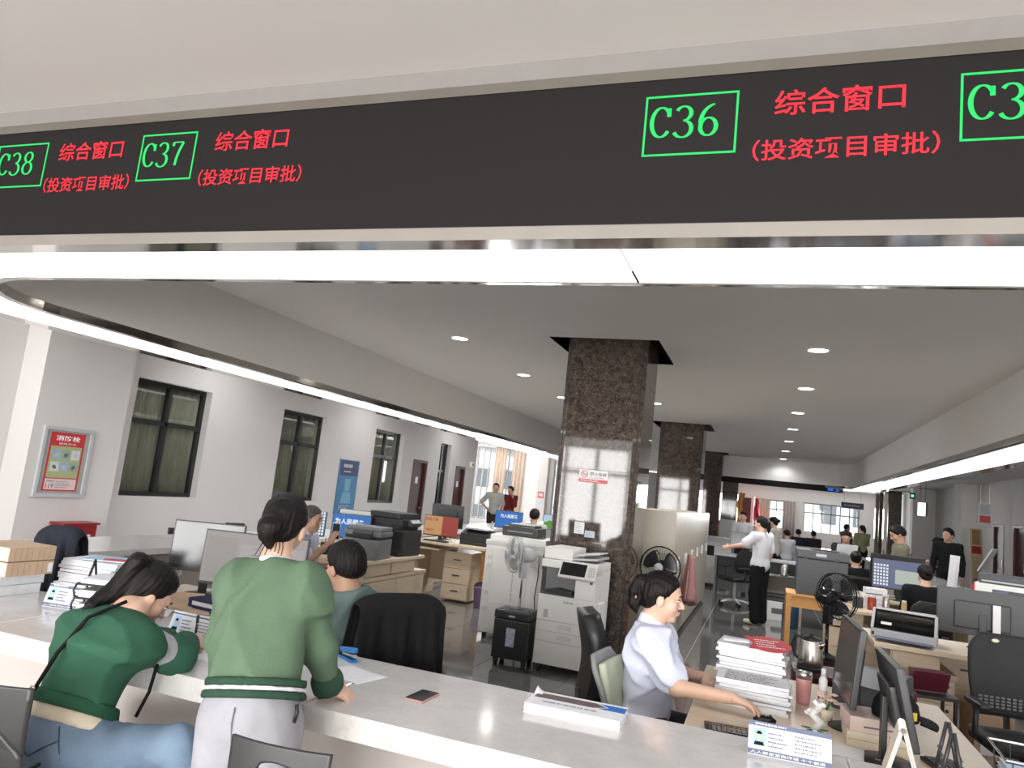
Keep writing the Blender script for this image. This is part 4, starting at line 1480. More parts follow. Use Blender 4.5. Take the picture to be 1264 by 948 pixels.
office_chair('black high-backed leatherette chair behind the seated woman in white', (-.66, 4.06, 0), -PI / 2 + .38, .40, .42, .97, arms=False, lean=.03, thick=.09)
t = office_chair('grey shelled chair with pale green cushion, holding the woman in white', (-.42, 3.55, 0), -PI / 2 - .1, .38, .42, .86, 'shellgrey', arms=False, lean=.22, thick=.02)
MB().grid(lambda u, v: ((u - .5) * .30, -.165 - .22 * (.30 * v) + .35 * ((u - .5) * .3) ** 2, .56 + .27 * v), 8, 8).build('back_cushion', 'palegreen', t, True, solid=.03)
t = office_chair('black mesh office chair with cream oval badge in front of the maple desk', (1.42, 5.02, 0), PI + .12, .44, .47, 1.02, 'mesh', True, lean=.12, thick=.025)
MB().ell((.07, -.215, .985), (.022, .008, .012)).build('badge', 'cream', t, True)
m = MB()
for i in range(12):
    for j in range(4):
        m.box((-.165 + i * .03, -.165 + (0.35 * (-.165 + i * .03) ** 2), .62 + j * .018), (.018, .006, .010))
o = m.build('lattice', 'midgrey', t)
o['kind'] = 'stuff'
office_chair('dark office chair of the clerk with a hair bun', (1.66, 9.02, 0), .1, .42, .44, .86, 'mesh', True, thick=.03)
office_chair('black office chair with pale star base far behind the beige cabinets', (-.42, 13.3, 0), 2.3, .42, .44, .92, 'leather', True, 'white')
office_chair('black office chair in front of the green hillside screen', (-3.55, 11.55, 0), .1, .42, .44, .88, 'leather', False)
office_chair('dark chair under the man in pale blue', (-3.62, 5.30, 0), -1.3, .42, .44, .84, 'mesh', False)
office_chair('black chair at the grey desk where a clerk reads a paper', (1.2, 11.3, 0), .0, .42, .44, .88, 'leather', False)


def draped_chair(clabel, jlabel, c, ang, w, top, bottom, flare, mat):
    """chair with its back along direction ang, and a jacket hung over the back"""
    t = office_chair(clabel, c, ang, w * .9, .44, top - .02, 'leather', False, lean=0.0)
    A = Matrix.Translation(V(c)) @ Rz(ang)
    m = MB(A)
    n0 = random.random() * 9

    def f(u, v):
        x = (u - .5) * w
        s = (v - .45)
        fold = .016 * math.sin(u * 17 + n0) + .010 * math.sin(u * 37 + 2 * n0)
        if abs(s) < .06:
            a = s / .06 * PI / 2
            k = 1.0
            y = -.20 + .055 * math.sin(-a)
            z = top - .035 + .045 * math.cos(a)
        else:
            d = (abs(s) - .06) / .5
            y = -.20 + (-.055 if s > 0 else .055) + (-1 if s > 0 else 1) * (.02 * d + fold * min(1, d * 2.5) * 1.3)
            z = top - .035 - d * (top - bottom)
            k = 1 + flare * d
        drop = .045 * abs(2 * u - 1) ** 5.0
        return (x * k, y - .0, z - drop * (1 if abs(s) < .3 else .6))
    m.grid(f, 60, 40)
    j = m.build('jacket', mat, None, True, solid=.012)
    tag(j, jlabel, 'jacket')
    return t


draped_chair('office chair of the man in teal, hidden under a black jacket', 'black jacket hung over the chair back behind the man in teal', (-1.70, 3.24, 0), .90, .42, 1.03, .50, .14, 'blackcloth')
draped_chair('office chair beside the kraft bundles, hidden under a navy jacket', 'dark navy jacket over a chair back beside the kraft paper bundles', (-3.98, 3.52, 0), .35, .25, 1.05, .62, .35, 'navycloth')

# ================================================================= ON THE COUNTER
def book(label, loc, rz, w, d, h, cover, name='booklet', cat='booklet', group=None, pages='paper'):
    t = thing(name, label, cat, loc, rz, group)
    MB().b2(-w / 2 + .003, w / 2 - .003, -d / 2 + .003, d / 2 - .003, .0012, h - .0012).build('pages', pages, t)
    m = MB()
    m.b2(-w / 2, w / 2, -d / 2, d / 2, h - .0012, h).b2(-w / 2, w / 2, -d / 2, d / 2, 0, .0012)
    m.build('cover', cover, t)
    return t


# kraft bundles and mint folders
for i, (z, hh, mt, lab) in enumerate(((.80, .048, 'mint', 'lower mint green folder under the kraft bundles'), (.849, .048, 'mint', 'upper mint green folder under the kraft bundles'))):
    book(lab, (-3.58, 2.72 + .01 * i, z), .02 * i, .34, .24, hh, mt, 'folder', 'folder', pages='paper2')
for i, (x, y, z) in enumerate(((-3.50, 2.665, .898), (-3.50, 2.79, .898), (-3.50, 2.665, .968), (-3.50, 2.79, .968))):
    t = thing('document_bundle', ('kraft bound document bundle, %s of the pile of four' % ('lower front', 'lower rear', 'upper front', 'upper rear')[i]), 'document bundle', (x, y, z), .01, 'kraft bound bundles')
    MB().b2(-.13, .13, -.061, .061, 0, .066, .002).build('cover', 'kraft', t)
    for k in range(1, 4):
        MB().b2(.1301, .1306, -.06 + k * .03, -.0595 + k * .03, .003, .063).build('spine_gap', 'seam', t)
    MB().b2(-.125, .125, -.0625, -.0612, .004, .062).build('page_edges', 'paper', t)
    if i == 1:
        MB().b2(.1304, .131, .03, .055, .01, .055).build('spine_label', 'paper', t)
# white paper stacks
def paper_stack(label, loc, rz, w, d, n, hh, seed, mats=('paper', 'paper2'), name='paper_stack'):
    R = random.Random(seed)
    t = thing(name, label, 'paper stack', loc, rz)
    z = 0
    for i in range(n):
        MB(T3(R.uniform(-.012, .012), R.uniform(-.012, .012), 0) @ Rz(R.uniform(-.07, .07))).b2(-w / 2, w / 2, -d / 2, d / 2, z, z + hh * R.uniform(.75, 1)).build('bundle', mats[i % len(mats)], t)
        z += hh
    return t, z


t, z = paper_stack('white paper stack between the kraft bundles and the file tray', (-3.34, 3.12, .72), .15, .32, .24, 14, .017, 3)
MB(T3(.05, .02, z) @ Rz(.3)).b2(-.13, .13, -.09, .09, 0, .006).build('blue_leaflet', 'leaflet', t)
MB(T3(.12, -.02, z + .007) @ Rz(.5)).b2(-.08, .08, -.03, .03, 0, .004).build('red_leaflet', 'redprint', t)
# wire file tray
t = thing('file_tray', 'black two-tier wire file tray with papers behind the name plate', 'file tray', (-2.77, 2.72, .80), .38)
for i, z in enumerate((.015, .085, .145)):
    MB().tube([(-.15, -.11, z), (.15, -.11, z), (.15, .11, z), (-.15, .11, z)], .005, 6, True).build('tier_frame', 'black', t)
    MB().b2(-.145, .145, -.105, .105, z - .004, z).build('tier_floor', 'black', t)
    MB().b2(-.135, .13, -.11, .09, z + .001, z + .045 - .01 * i).build('papers', ('paper', 'offwhite', 'paper2')[i], t)
for sx in (-.15, .15):
    MB().tube([(sx, -.02, 0), (sx, -.015, .16), (sx, .02, .235), (sx, .05, .16), (sx, .05, 0)], .006, 6).build('side_wire', 'black', t, True)
    MB().tube([(sx, -.11, .145), (sx, -.13, .12), (sx, -.11, .085), (sx, -.13, .06), (sx, -.11, .015)], .005, 6).build('front_wire', 'black', t, True)


def name_plate(label, loc, rz, w, h, seed, motto=True):
    """tent-shaped acrylic plate, face towards local -y and leaning back"""
    t = thing('name_plate', label, 'name plate', loc, rz)
    lean = .34
    F = T3(-w / 2, -.035, 0) @ Rx(-lean) @ frame((0, 0, 0), (1, 0, 0), (0, 0, 1))
    m = MB(F)
    m.b2(0, w, 0, h, -.003, 0)
    m.build('front_sheet', 'plateface', t)
    MB(T3(-w / 2, .035, 0) @ Rx(lean) @ frame((0, 0, 0), (1, 0, 0), (0, 0, 1))).b2(0, w, 0, h, 0, .003).build('back_sheet', 'acrylic', t)
    MB().b2(-w / 2, w / 2, -.036, .036, 0, .002).build('base_sheet', 'acrylic', t)
    MB(F).b2(0, w, h * .86, h, .0004, .0009).build('header_band', 'navyband', t)
    MB(F).b2(0, w, 0, h * .17, .0004, .0009).build('footer_band', 'navyband', t)
    text('人人都是营商环境 个个都是', F @ T3(.03 * w, .045 * h, 0), .9 * w, .085 * h, 'whiteprint', 'motto_lettering', t, .0, .0014)
    scribble(F @ T3(.08 * w, .89 * h, 0), .5 * w, .08 * h, 1, 'whiteprint', 'header_print', t, seed + 3, .0014)
    scribble(F @ T3(.24 * w, .26 * h, 0), .26 * w, .5 * h, 4, 'ink', 'name_print', t, seed, .0012, .36)
    scribble(F @ T3(.56 * w, .24 * h, 0), .38 * w, .56 * h, 5, 'ink', 'duty_print', t, seed + 1, .0012, .34)
    p = MB(F).b2(.06 * w, .20 * w, .28 * h, .80 * h, .0006, .0012).build('portrait', 'sky', t)
    m = MB(F)
    m.prism([(.13 * w + .032 * w * math.cos(a), .57 * h + .12 * h * math.sin(a)) for a in [k * PI / 8 for k in range(16)]], .0004, T3(0, 0, .0016))
    m.build('face', 'skin', p)
    m = MB(F)
    m.prism([(.13 * w + .036 * w * math.cos(a), .62 * h + .10 * h * math.sin(a)) for a in [k * PI / 8 for k in range(9)]], .0004, T3(0, 0, .0021))
    m.build('hair', 'blackcloth', p)
    m = MB(F)
    m.prism([(.065 * w, .29 * h), (.195 * w, .29 * h), (.18 * w, .40 * h), (.08 * w, .40 * h)], .0003, T3(0, 0, .0014))
    m.build('suit', 'blackcloth', p)
    return t


name_plate('name plate tent with portrait in front of the mint green folders', (-3.03, 2.69, .80), .16, .24, .105, 11)
name_plate('name plate tent right behind the writing hand of the bending woman', (-2.24, 2.62, .80), -.02, .24, .11, 12)
name_plate('name plate tent with blue bands beside the computer mouse of the woman in white', (.115, 2.735, .80), .04, .255, .102, 13)


def sheet(label, loc, rz, w, d, mat='paper', rows=0, seed=1, lift=0.0, cat='paper', name='paper_sheet'):
    t = thing(name, label, cat, loc, rz)
    MB().grid(lambda u, v: ((u - .5) * w, (v - .5) * d, .001 + lift * (u * u + .4 * v * v)), 8, 8).build('sheet', mat, t, True, solid=.0012)
    if rows:
        scribble(T3(-w * .42, -d * .42, 0), w * .84, d * .84, rows, 'ink', 'print', t, seed, .0032 + lift * 1.4, .25)
    return t


sheet('white form being filled in under the pen of the bending woman', (-2.02, 2.52, .80), .18, .21, .28, rows=0)
sheet('white sheet under the hand of the standing woman in green', (-1.46, 2.62, .80), -.25, .21, .17)
# stapler
t = thing('stapler', 'bright blue stapler on the counter beside the standing woman', 'stapler', (-1.60, 2.80, .80), -.55)
MB().b2(-.065, .065, -.017, .017, 0, .010, .003).build('base', 'bluepl', t)
MB(T3(-.055, 0, .018) @ Ry(-.16)).b2(0, .12, -.013, .013, 0, .022, .006).build('arm', 'bluepl', t, True)
MB(T3(-.055, 0, .012) @ Ry(-.10)).b2(.01, .118, -.009, .009, 0, .008).build('magazine', 'steel', t)
MB().cone((-.053, -.016, .018), (-.053, .016, .018), .012).build('hinge', 'black', t)
# phone
t = thing('mobile_phone', 'black mobile phone lying face up on the white counter', 'phone', (-1.12, 2.525, .80), -.05)
MB().b2(-.036, .036, -.066, .066, 0, .0085, .003).build('body', 'pinkcase', t)
MB().b2(-.034, .034, -.064, .064, .0085, .0095).build('screen', 'blackgloss', t)
# magazines
t = book('lower white brochure under the blue and white brochure', (-.60, 2.715, .80), .05, .345, .185, .014, 'paper', group=None)
t = book('upper brochure with bridge photograph and blue arrow panel on the counter', (-.60, 2.72, .8142), .03, .345, .185, .016, 'paper')
m = MB()
m.prism([(-.16, .005), (.06, .005), (.10, .035), (.06, .068), (-.16, .068)], .0006, T3(0, 0, .016))
m.build('photo_print', 'bridgephoto', t)
m = MB()
m.prism([(.075, .005), (.172, .005), (.172, .070), (.075, .070), (.112, .037)], .0006, T3(0, 0, .016))
m.build('blue_print', 'inkblue', t)
text('招商引资项目手册', T3(-.12, -.045, .0155), .20, .022, 'ink', 'title_lettering', t, .0, .0012)
MB().grid(lambda u, v: (-.172 + .03 * u, .05 + .04 * v, .0165 + .018 * (1 - u) ** 2 * v), 5, 5).build('curled_corner', 'paper', t, True, solid=.001)
# pen for the writing hand is made with the person

# desk clutter behind the counter
sheet('loose white papers spilled beside the form screen stand', (-2.72, 3.22, .72), .4, .30, .22, 'paper', 5, 4, .01)
sheet('creased white sheet in front of the dark blue box', (-2.62, 3.10, .72), -.3, .30, .21, 'paper2', 4, 5, .012)
sheet('sheet with curled edge nearest the writing hand', (-2.98, 3.12, .72), .6, .21, .28, 'paper2', 6, 6, .008)
t = thing('envelope', 'brown kraft envelope under the dark blue box', 'envelope', (-2.86, 3.42, .723), -.2)
MB().b2(-.17, .17, -.12, .12, 0, .012).build('body', 'kraft', t)
MB().b2(-.17, .17, .05, .12, .012, .014).build('flap', 'kraft', t)
t = thing('envelope', 'brown kraft envelope with curled flap left of the form screen stand', 'envelope', (-3.12, 3.38, .724), .5)
MB().b2(-.17, .17, -.12, .12, .003, .015).build('body', 'kraft', t)
MB(T3(0, .12, .014) @ Rx(.5)).b2(-.17, .17, 0, .06, 0, .002).build('flap', 'kraft', t)
t = thing('box', 'dark blue and white box lying on the kraft envelope', 'box', (-2.84, 3.42, .738), -.1)
MB().b2(-.12, .12, -.05, .05, 0, .05, .002).build('carton', 'inknavy', t)
MB().b2(-.09, .10, -.0512, -.0502, .015, .036).build('white_label', 'paper', t)
t = thing('tray', 'flat black tray under the dark blue box', 'tray', (-2.62, 3.32, .728), -.25)
MB().b2(-.14, .14, -.03, .03, 0, .008).build('plate', 'black', t)
MB().b2(-.14, .14, -.033, -.03, 0, .018).build('rim', 'black', t)
t = thing('queue_display', 'small black display with a glowing green figure by the windowed aisle', 'display', (-4.85, 6.0, .80), PI / 2 - .5)
MB().b2(-.09, .09, -.02, .02, .03, .14, .006).build('housing', 'black', t)
MB().b2(-.06, .06, -.03, .03, 0, .03, .004).build('foot', 'cream', t)
m = MB()
for a, b, c, d in ((.0, .05, .06, .08), (.0, .02, .06, .11), (.03, .07, .09, .11), (-.04, -.02, .07, .10)):
    m.quad((a, -.0212, c), (b, -.0212, c), (b, -.0212, d), (a, -.0212, d))
m.build('figure', 'ledgreen', t)

# ================================================================= THE WHITE-SHIRT CLERK'S DESK
for i in range(3):
    n = (5, 5, 4)[i]
x0 = .0
t, z = paper_stack('tall pile of documents under the red paper fan on the clerk desk', (-.02, 3.95, .72), -.1, .30, .22, 18, .0125, 21)
t2, z2 = paper_stack('lower pile of written forms in front of the tall document pile', (-.01, 3.70, .72), -.06, .31, .20, 9, .0125, 22)
scribble(T3(-.12, -.10, z2), .26, .19, 7, 'ink', 'print', t2, 9, .0015, .3)
t = thing('hand_fan', 'red paper hand fan with white print on top of the document pile', 'hand fan', (.05, 3.88, .72 + z + .018), .25)
t.scale = (1.25, 1.25, 1)
t.rotation_euler = (.28, 0, .25)
m = MB()
pts = [(-.085, -.05), (-.06, 0), (-.085, .05)] + [(.085 * math.cos(a) + .0, .062 * math.sin(a)) for a in [math.radians(130 - k * 13) for k in range(21)]]
m.prism(pts, .003)
m.build('fan_leaf', 'redfan', t)
scribble(T3(-.05, -.035, 0), .11, .07, 4, 'whiteprint', 'print', t, 5, .0042, .3)
MB().b2(-.17, -.075, -.008, .008, 0, .004).build('handle', 'paper', t)
t = thing('keyboard', 'black keyboard with gold print beside the hand on the mouse', 'keyboard', (-.06, 3.17, .72), .1)
MB().b2(-.12, .12, -.07, .07, 0, .014, .004).build('case', 'black', t)
for r in range(5):
    for c in range(12):
        MB().b2(-.113 + c * .019, -.097 + c * .019, -.058 + r * .0235, -.040 + r * .0235, .014, .019, .001).build('key', 'blackgloss', t)
m = MB()
for c in range(5):
    m.b2(-.05 + c * .022, -.036 + c * .022, -.01, -.004, .0192, .0196)
m.build('gold_print', 'yellowpl', t)
t = thing('computer_mouse', 'black computer mouse under the hand of the woman in white', 'mouse', (.045, 3.43, .72), -1.4)
MB().ell((0, 0, .010), (.028, .048, .020), sub=3).build('shell', 'blackgloss', t, True)
MB().cone((-.003, .022, .026), (.003, .022, .026), .008).build('wheel', 'darkgrey', t)
t = thing('tumbler', 'pink metal tumbler with steel lid beside the document pile', 'tumbler', (.215, 3.90, .72))
t.scale = (.85, .85, .85)
MB().lathe([(.033, 0), (.036, .01), (.042, .13), (.042, .135)], seg=28).build('cup', 'pinkmetal', t, True)
MB().lathe([(.043, .135), (.043, .165), (.036, .172), (.0, .172)], seg=28).build('lid', 'steel', t, True)
t = thing('bottle', 'slim white spray bottle right of the pink tumbler', 'bottle', (.30, 3.92, .72))
MB().lathe([(.018, 0), (.019, .01), (.019, .12), (.010, .135)], seg=20).build('bottle_body', 'white', t, True)
MB().lathe([(.011, .135), (.011, .17), (.0, .172)], seg=16).build('cap', 'acrylic', t, True)
MB().lathe([(.0195, .03), (.0195, .07)], seg=20, cap=False).build('label_band', 'maroon', t)
t = thing('flower_pot', 'small pot of pale pink flowers beneath the edge-on dark monitor', 'flowers', (.30, 3.66, .72))
MB().lathe([(.022, 0), (.03, .05), (.027, .05), (.02, .01)], seg=18).build('pot', 'cream', t, True)
for i in range(14):
    R = random.Random(i)
    a, r = R.uniform(0, 2 * PI), R.uniform(.0, .045)
    p = V((r * math.cos(a), r * math.sin(a), .095 + R.uniform(-.015, .02)))
    m = MB(Matrix.Translation(p))
    for k in range(5):
        b = 2 * PI * k / 5
        m.ell((.011 * math.cos(b), .011 * math.sin(b), 0), (.010, .010, .005), sub=1)
    m.build('blossom', 'blossom', t, True)
for i in range(6):
    a = i * 1.05
    MB().tube([(0, 0, .04), (.02 * math.cos(a), .02 * math.sin(a), .09)], .002, 5).build('stem', 'leafgreen', t)
t = thing('ornament', 'white sculpted ornament with green leaves near the name plate', 'ornament', (.235, 3.36, .72), .3)
MB().lathe([(.05, 0), (.052, .008), (.03, .02), (.02, .03)], seg=24).build('foot', 'white', t, True)
m = MB()
m.tube([(0, 0, .03), (.02, 0, .06), (-.015, 0, .09), (.015, 0, .115), (-.01, 0, .14)], [.016, .02, .018, .015, .008], 10)
for k in range(7):
    a = k * .9
    m.ell((.03 * math.cos(a), .02 * math.sin(a), .05 + k * .013), (.018, .006, .012), Rz(a), 1)
m.build('figure', 'white', t, True)
for k in range(5):
    a = k * 1.26
    MB(T3(.035 * math.cos(a), .03 * math.sin(a), .03) @ Rz(a)).ell((0, 0, 0), (.022, .008, .004), sub=1).build('leaf', 'leafgreen', t, True)
t = thing('box', 'pale pink carton, upper one, under the black cap', 'box', (.46, 3.46, .775), .1)
MB().b2(-.11, .10, -.10, .10, 0, .055, .002).build('carton', 'pinkcarton', t)
MB().b2(-.06, .05, -.1012, -.1002, .018, .024).build('print', 'ink', t)
t = thing('box', 'pale carton under the pink one beside the ornament', 'box', (.47, 3.45, .72), .0)
MB().b2(-.12, .12, -.11, .11, 0, .055, .002).build('carton', 'cream', t)
MB().b2(-.12, .12, -.1112, -.1102, .026, .029).build('lid_line', 'kraft', t)
t = thing('box', 'flat white cardboard box just behind the name plate of the woman in white', 'box', (.28, 3.08, .72), -.12)
MB().b2(-.10, .10, -.07, .07, 0, .034, .003).build('carton', 'paper', t)
MB().b2(-.101, .101, -.071, .071, .034, .046, .003).build('lid', 'offwhite', t)
t = thing('cap', 'black baseball cap lying on the pale cartons', 'cap', (.535, 3.45, .832), -1.0)
MB().lathe([(.085, 0), (.088, .02), (.08, .06), (.055, .095), (.02, .11), (.0, .112)], seg=28).build('crown', 'blackcloth', t, True)
MB().grid(lambda u, v: ((.088 + .07 * v) * math.sin((u - .5) * 2.0), (.088 + .07 * v * math.cos((u - .5) * 1.6)) * math.cos((u - .5) * 2.0), .006 - .008 * v - .03 * (u - .5) ** 2), 14, 5).build('brim', 'blackcloth', t, True, solid=.004)
MB().ell((0, 0, .113), (.006, .006, .004)).build('button', 'blackcloth', t)
MB().b2(.084, .09, -.02, .02, .015, .045).build('yellow_patch', 'yellowpl', t)
t = thing('electric_kettle', 'brushed steel electric kettle standing on the maroon shelf', 'kettle', (.30, 4.90, .70), 2.6)
MB().lathe([(.075, 0), (.075, .02), (.072, .022)], seg=28).build('power_base', 'black', t, True)
MB().lathe([(.072, .022), (.070, .06), (.058, .165), (.056, .17)], seg=28).build('kettle_body', 'steel', t, True)
MB().lathe([(.057, .17), (.05, .185), (.015, .19), (.012, .205), (.0, .206)], seg=28).build('lid', 'black', t, True)
MB().tube([(.05, 0, .18), (.10, 0, .175), (.115, 0, .12), (.10, 0, .06), (.068, 0, .045)], [.010, .012, .012, .010, .008], 8).build('handle', 'black', t, True)
MB().tube([(-.055, 0, .14), (-.08, 0, .165)], [.018, .008], 8).build('spout', 'steel', t, True)
t = thing('box', 'small yellow box on the maroon shelf', 'box', (.56, 4.88, .70), .2)
MB().b2(-.04, .04, -.03, .03, 0, .035, .002).build('carton', 'yellowpl', t)
MB().b2(-.041, .041, -.031, .031, .026, .036, .002).build('lid', 'cream', t)
t = thing('folder', 'dark maroon hard folder propped open beyond the black monitor', 'folder', (.95, 5.05, .66), .2)
t.scale = (.7, 1, .7)
MB(Rx(.30)).b2(-.14, .14, 0, .006, -.0, .18).build('cover', 'maroon', t)
MB(Rx(-.25)).b2(-.14, .14, -.006, 0, -.0, .18).build('cover', 'maroon', t)
t = thing('side_table', 'narrow black side table under the maroon folder', 'table', (.95, 5.05, 0), .2)
t.scale = (.8, 1, .9167)
MB().b2(-.16, .16, -.1, .1, .70, .72).build('tabletop', 'black', t)
for sx in (-.14, .14):
    for sy in (-.08, .08):
        MB().cone((sx, sy, 0), (sx, sy, .70), .012).build('leg', 'black', t)


def calendar(label, loc, rz, mat, h=.18, w=.20, cat='desk calendar', name='desk_calendar'):
    t = thing(name, label, cat, loc, rz)
    for s in (-1, 1):
        MB(T3(0, s * .05, 0) @ Rx(s * .27)).b2(-w / 2, w / 2, -.003, .003, 0, h).build('board', mat, t)
        MB(T3(0, s * .043, 0) @ Rx(s * .27)).b2(-w / 2 + .004, w / 2 - .004, -.002, .002, .005, h - .006).build('pages', 'paper', t)
    m = MB()
    for i in range(9):
        x = -w / 2 + .02 + i * (w - .04) / 8
        m.tube([(x, .011 * math.cos(a), h * .964 + .011 * math.sin(a)) for a in [k * PI / 5 for k in range(10)]], .0012, 4, True)
    m.build('ring_binding', 'steel', t)
    return t


calendar('cream desk calendar seen edge-on on the counter, like an upturned V', (.455, 2.80, .80), PI / 2 - .12, 'cream', .155, .16)
t = thing('brochure_rack', 'narrow black wire brochure stand seen edge-on at the counter corner', 'rack', (.595, 2.82, .80), PI / 2 - .1)
for s in (-.07, .07):
    MB().cone((s, -.035, 0), (s, -.003, .17), .006).cone((s, .035, 0), (s, .003, .17), .006).build('frame', 'black', t, True)
for z in (.04, .09):
    MB().tube([(-.07, -.025, z), (.07, -.025, z)], .004, 6).build('crossbar', 'black', t)
    MB().tube([(-.07, .025, z), (.07, .025, z)], .004, 6).build('crossbar', 'black', t)
t = thing('keyboard', 'black keyboard in front of the back-turned black monitor', 'keyboard', (.71, 3.20, .72), -1.3)
MB().b2(-.17, .17, -.06, .06, 0, .014, .004).build('case', 'black', t)
for r in range(5):
    for c in range(15):
        MB().b2(-.16 + c * .0215, -.142 + c * .0215, -.05 + r * .0205, -.034 + r * .0205, .014, .019, .001).build('key', 'darkgrey', t)
# wire basket with leaflets
t = thing('wire_basket', 'black wire basket holding blue leaflets beside the mesh chair', 'basket', (1.12, 3.42, .70), -.06)
MB().tube([(-.24, -.16, .09), (.24, -.16, .09), (.24, .16, .09), (-.24, .16, .09)], .006, 6, True).build('rim', 'steel', t)
MB().tube([(-.22, -.14, 0.006), (.22, -.14, .006), (.22, .14, .006), (-.22, .14, .006)], .004, 6, True).build('base_wire', 'black', t)
for i in range(9):
    x = -.22 + i * .055
    MB().tube([(x, -.16, .09), (x, -.14, .006), (x, .14, .006), (x, .16, .09)], .002, 5).build('rib', 'black', t)
t = thing('side_table', 'low black side table under the wire basket', 'table', (1.14, 3.42, 0))
MB().b2(-.25, .28, -.20, .20, .67, .70).build('tabletop', 'black', t)
for sx in (-.22, .25):
    for sy in (-.17, .17):
        MB().cone((sx, sy, 0), (sx, sy, .67), .015).build('leg', 'black', t)
for i, (dx, lab) in enumerate(((0, 'lower pale leaflet in the wire basket'), (.012, 'upper sky blue leaflet with title band in the wire basket'))):
    t = book(lab, (1.02 + dx, 3.40, .712 + .0165 * i), -.12 + .08 * i, .26, .20, .015, ('paper', 'leaflet')[i])
    if i:
        MB().b2(-.11, .13, .05, .08, .015, .0158).build('title_band', 'inkblue', t)
        text('办事指南', T3(-.07, .055, .0155), .14, .02, 'whiteprint', 'title_lettering', t, .01, .001)

# ---- on the maple desk with the dot-matrix printer
t = thing('drinking_glass', 'clear drinking glass beside the dot-matrix printer', 'glass', (1.48, 6.40, .745))
MB().lathe([(.026, 0), (.031, .09), (.033, .115), (.031, .115), (.029, .09), (.024, .006), (.0, .006)], seg=24).build('glass', 'clearglass', t, True)
t = thing('keyboard', 'black keyboard in front of the wide black monitor', 'keyboard', (1.70, 6.34, .745), PI)
MB().b2(-.18, .18, -.06, .06, 0, .014, .004).build('case', 'black', t)
for r in range(4):
    MB().b2(-.17, .17, -.05 + r * .026, -.03 + r * .026, .014, .018).build('key_row', 'darkgrey', t)
t = thing('cardboard_box', 'open brown cardboard box on the floor under the maple desk', 'box', (1.60, 6.5, 0), .15)
for a, b, c, d in ((-.13, .13, -.13, -.125), (-.13, .13, .125, .13), (-.13, -.125, -.125, .125), (.125, .13, -.125, .125)):
    MB().b2(a, b, c, d, 0, .36).build('side', 'card', t)
MB(T3(0, -.13, .36) @ Rx(.5)).b2(-.13, .13, -.005, 0, 0, .10).build('flap', 'card', t)
MB().b2(-.125, .125, -.125, .125, 0, .005).build('bottom', 'card', t)
MB().b2(-.09, .09, -.1322, -.1305, .06, .18).build('label_sheet', 'paper', t)
# jars on the desk behind the black fan
for x, y, r, h, mt, lab in ((1.05, 8.35, .04, .14, 'redjar', 'red lidded jar on the desk behind the black fan'), (1.17, 8.30, .032, .17, 'steel', 'steel thermos flask beside the red jar'), (.93, 8.4, .05, .12, 'darkgrey', 'dark canister left of the red jar'), (1.34, 8.36, .025, .13, 'brasspl', 'slim brass coloured flask near the hair bun clerk')):
    t = thing('jar', lab, 'jar', (x, y, .75))
    MB().lathe([(r * .95, 0), (r, .01), (r, h * .8), (r * .8, h * .88)], seg=20).build('jar_body', mt, t, True)
    MB().lathe([(r * .85, h * .88), (r * .85, h), (0, h)], seg=20).build('lid', 'offwhite', t, True)
t, z = paper_stack('box-shaped paper stack behind the red jar', (1.1, 8.55, .75), .1, .2, .14, 4, .05, 31)
sheet('white paper on the desk edge beside the hair bun clerk', (1.45, 8.25, .75), .2, .30, .21)
# grey laser printer's neighbours on the printer desk
t = thing('pen_holder', 'black mesh pen holder in front of the grey laser printer', 'pen holder', (-3.95, 6.22, .75))
MB().lathe([(.045, 0), (.048, .11), (.045, .11), (.042, .005)], seg=20).build('cup', 'black', t, True)
MB().cone((.01, 0, .02), (.03, .01, .16), .004).build('pen', 'inknavy', t)
MB().cone((-.01, .01, .02), (-.02, .02, .15), .004).build('pen', 'redprint', t)
t = thing('bottle', 'small white lotion bottle beside the black pen holder', 'bottle', (-4.05, 6.2, .75))
MB().lathe([(.022, 0), (.024, .08), (.010, .10)], seg=18).build('bottle_body', 'white', t, True)
MB().lathe([(.009, .10), (.009, .13), (0, .131)], seg=12).build('cap', 'lightgrey', t, True)
t = thing('computer_mouse', 'white computer mouse on the drawer desk beside the loose sheet printer', 'mouse', (-3.82, 9.12, .75), .2)
MB().ell((0, 0, .012), (.03, .05, .022)).build('shell', 'white', t, True)
MB().cone((-.003, -.02, .03), (.003, -.02, .03), .008).build('wheel', 'darkgrey', t)
t = thing('keyboard', 'dark keyboard lying before the orange poster screen', 'keyboard', (-4.1, 9.08, .75), .1)
MB().b2(-.17, .17, -.05, .05, 0, .014, .004).build('case', 'black', t)
for r in range(4):
    MB().b2(-.16, .16, -.042 + r * .023, -.024 + r * .023, .014, .018).build('key_row', 'darkgrey', t)

# ---- far aisle group: low shelf with kettle, water bottle
t = thing('low_shelf', 'low beige shelf with dark top beyond the woman in the white T-shirt', 'shelf', (.33, 13.0, 0))
for sx in (-.26, .24):
    MB().b2(sx, sx + .02, -.18, .18, 0, .62).build('side_panel', 'beige', t)
MB().b2(-.24, .24, .16, .18, 0, .62).build('back_panel', 'beige', t)
for z in (.02, .30, .60):
    MB().b2(-.24, .24, -.18, .16, z, z + .02).build('shelf_board', 'darkgrey', t)
t = thing('electric_kettle', 'small steel kettle on the low beige shelf', 'kettle', (.34, 12.95, .62), 0)
MB().lathe([(.06, 0), (.058, .02), (.05, .16), (.03, .19), (.0, .2)], seg=20).build('kettle_body', 'steel', t, True)
MB().tube([(.05, 0, .15), (.09, 0, .13), (.06, 0, .05)], .008, 6).build('handle', 'black', t, True)
t = thing('water_bottle', 'tall blue water dispenser bottle beside the low beige shelf', 'bottle', (.42, 11.75, 0))
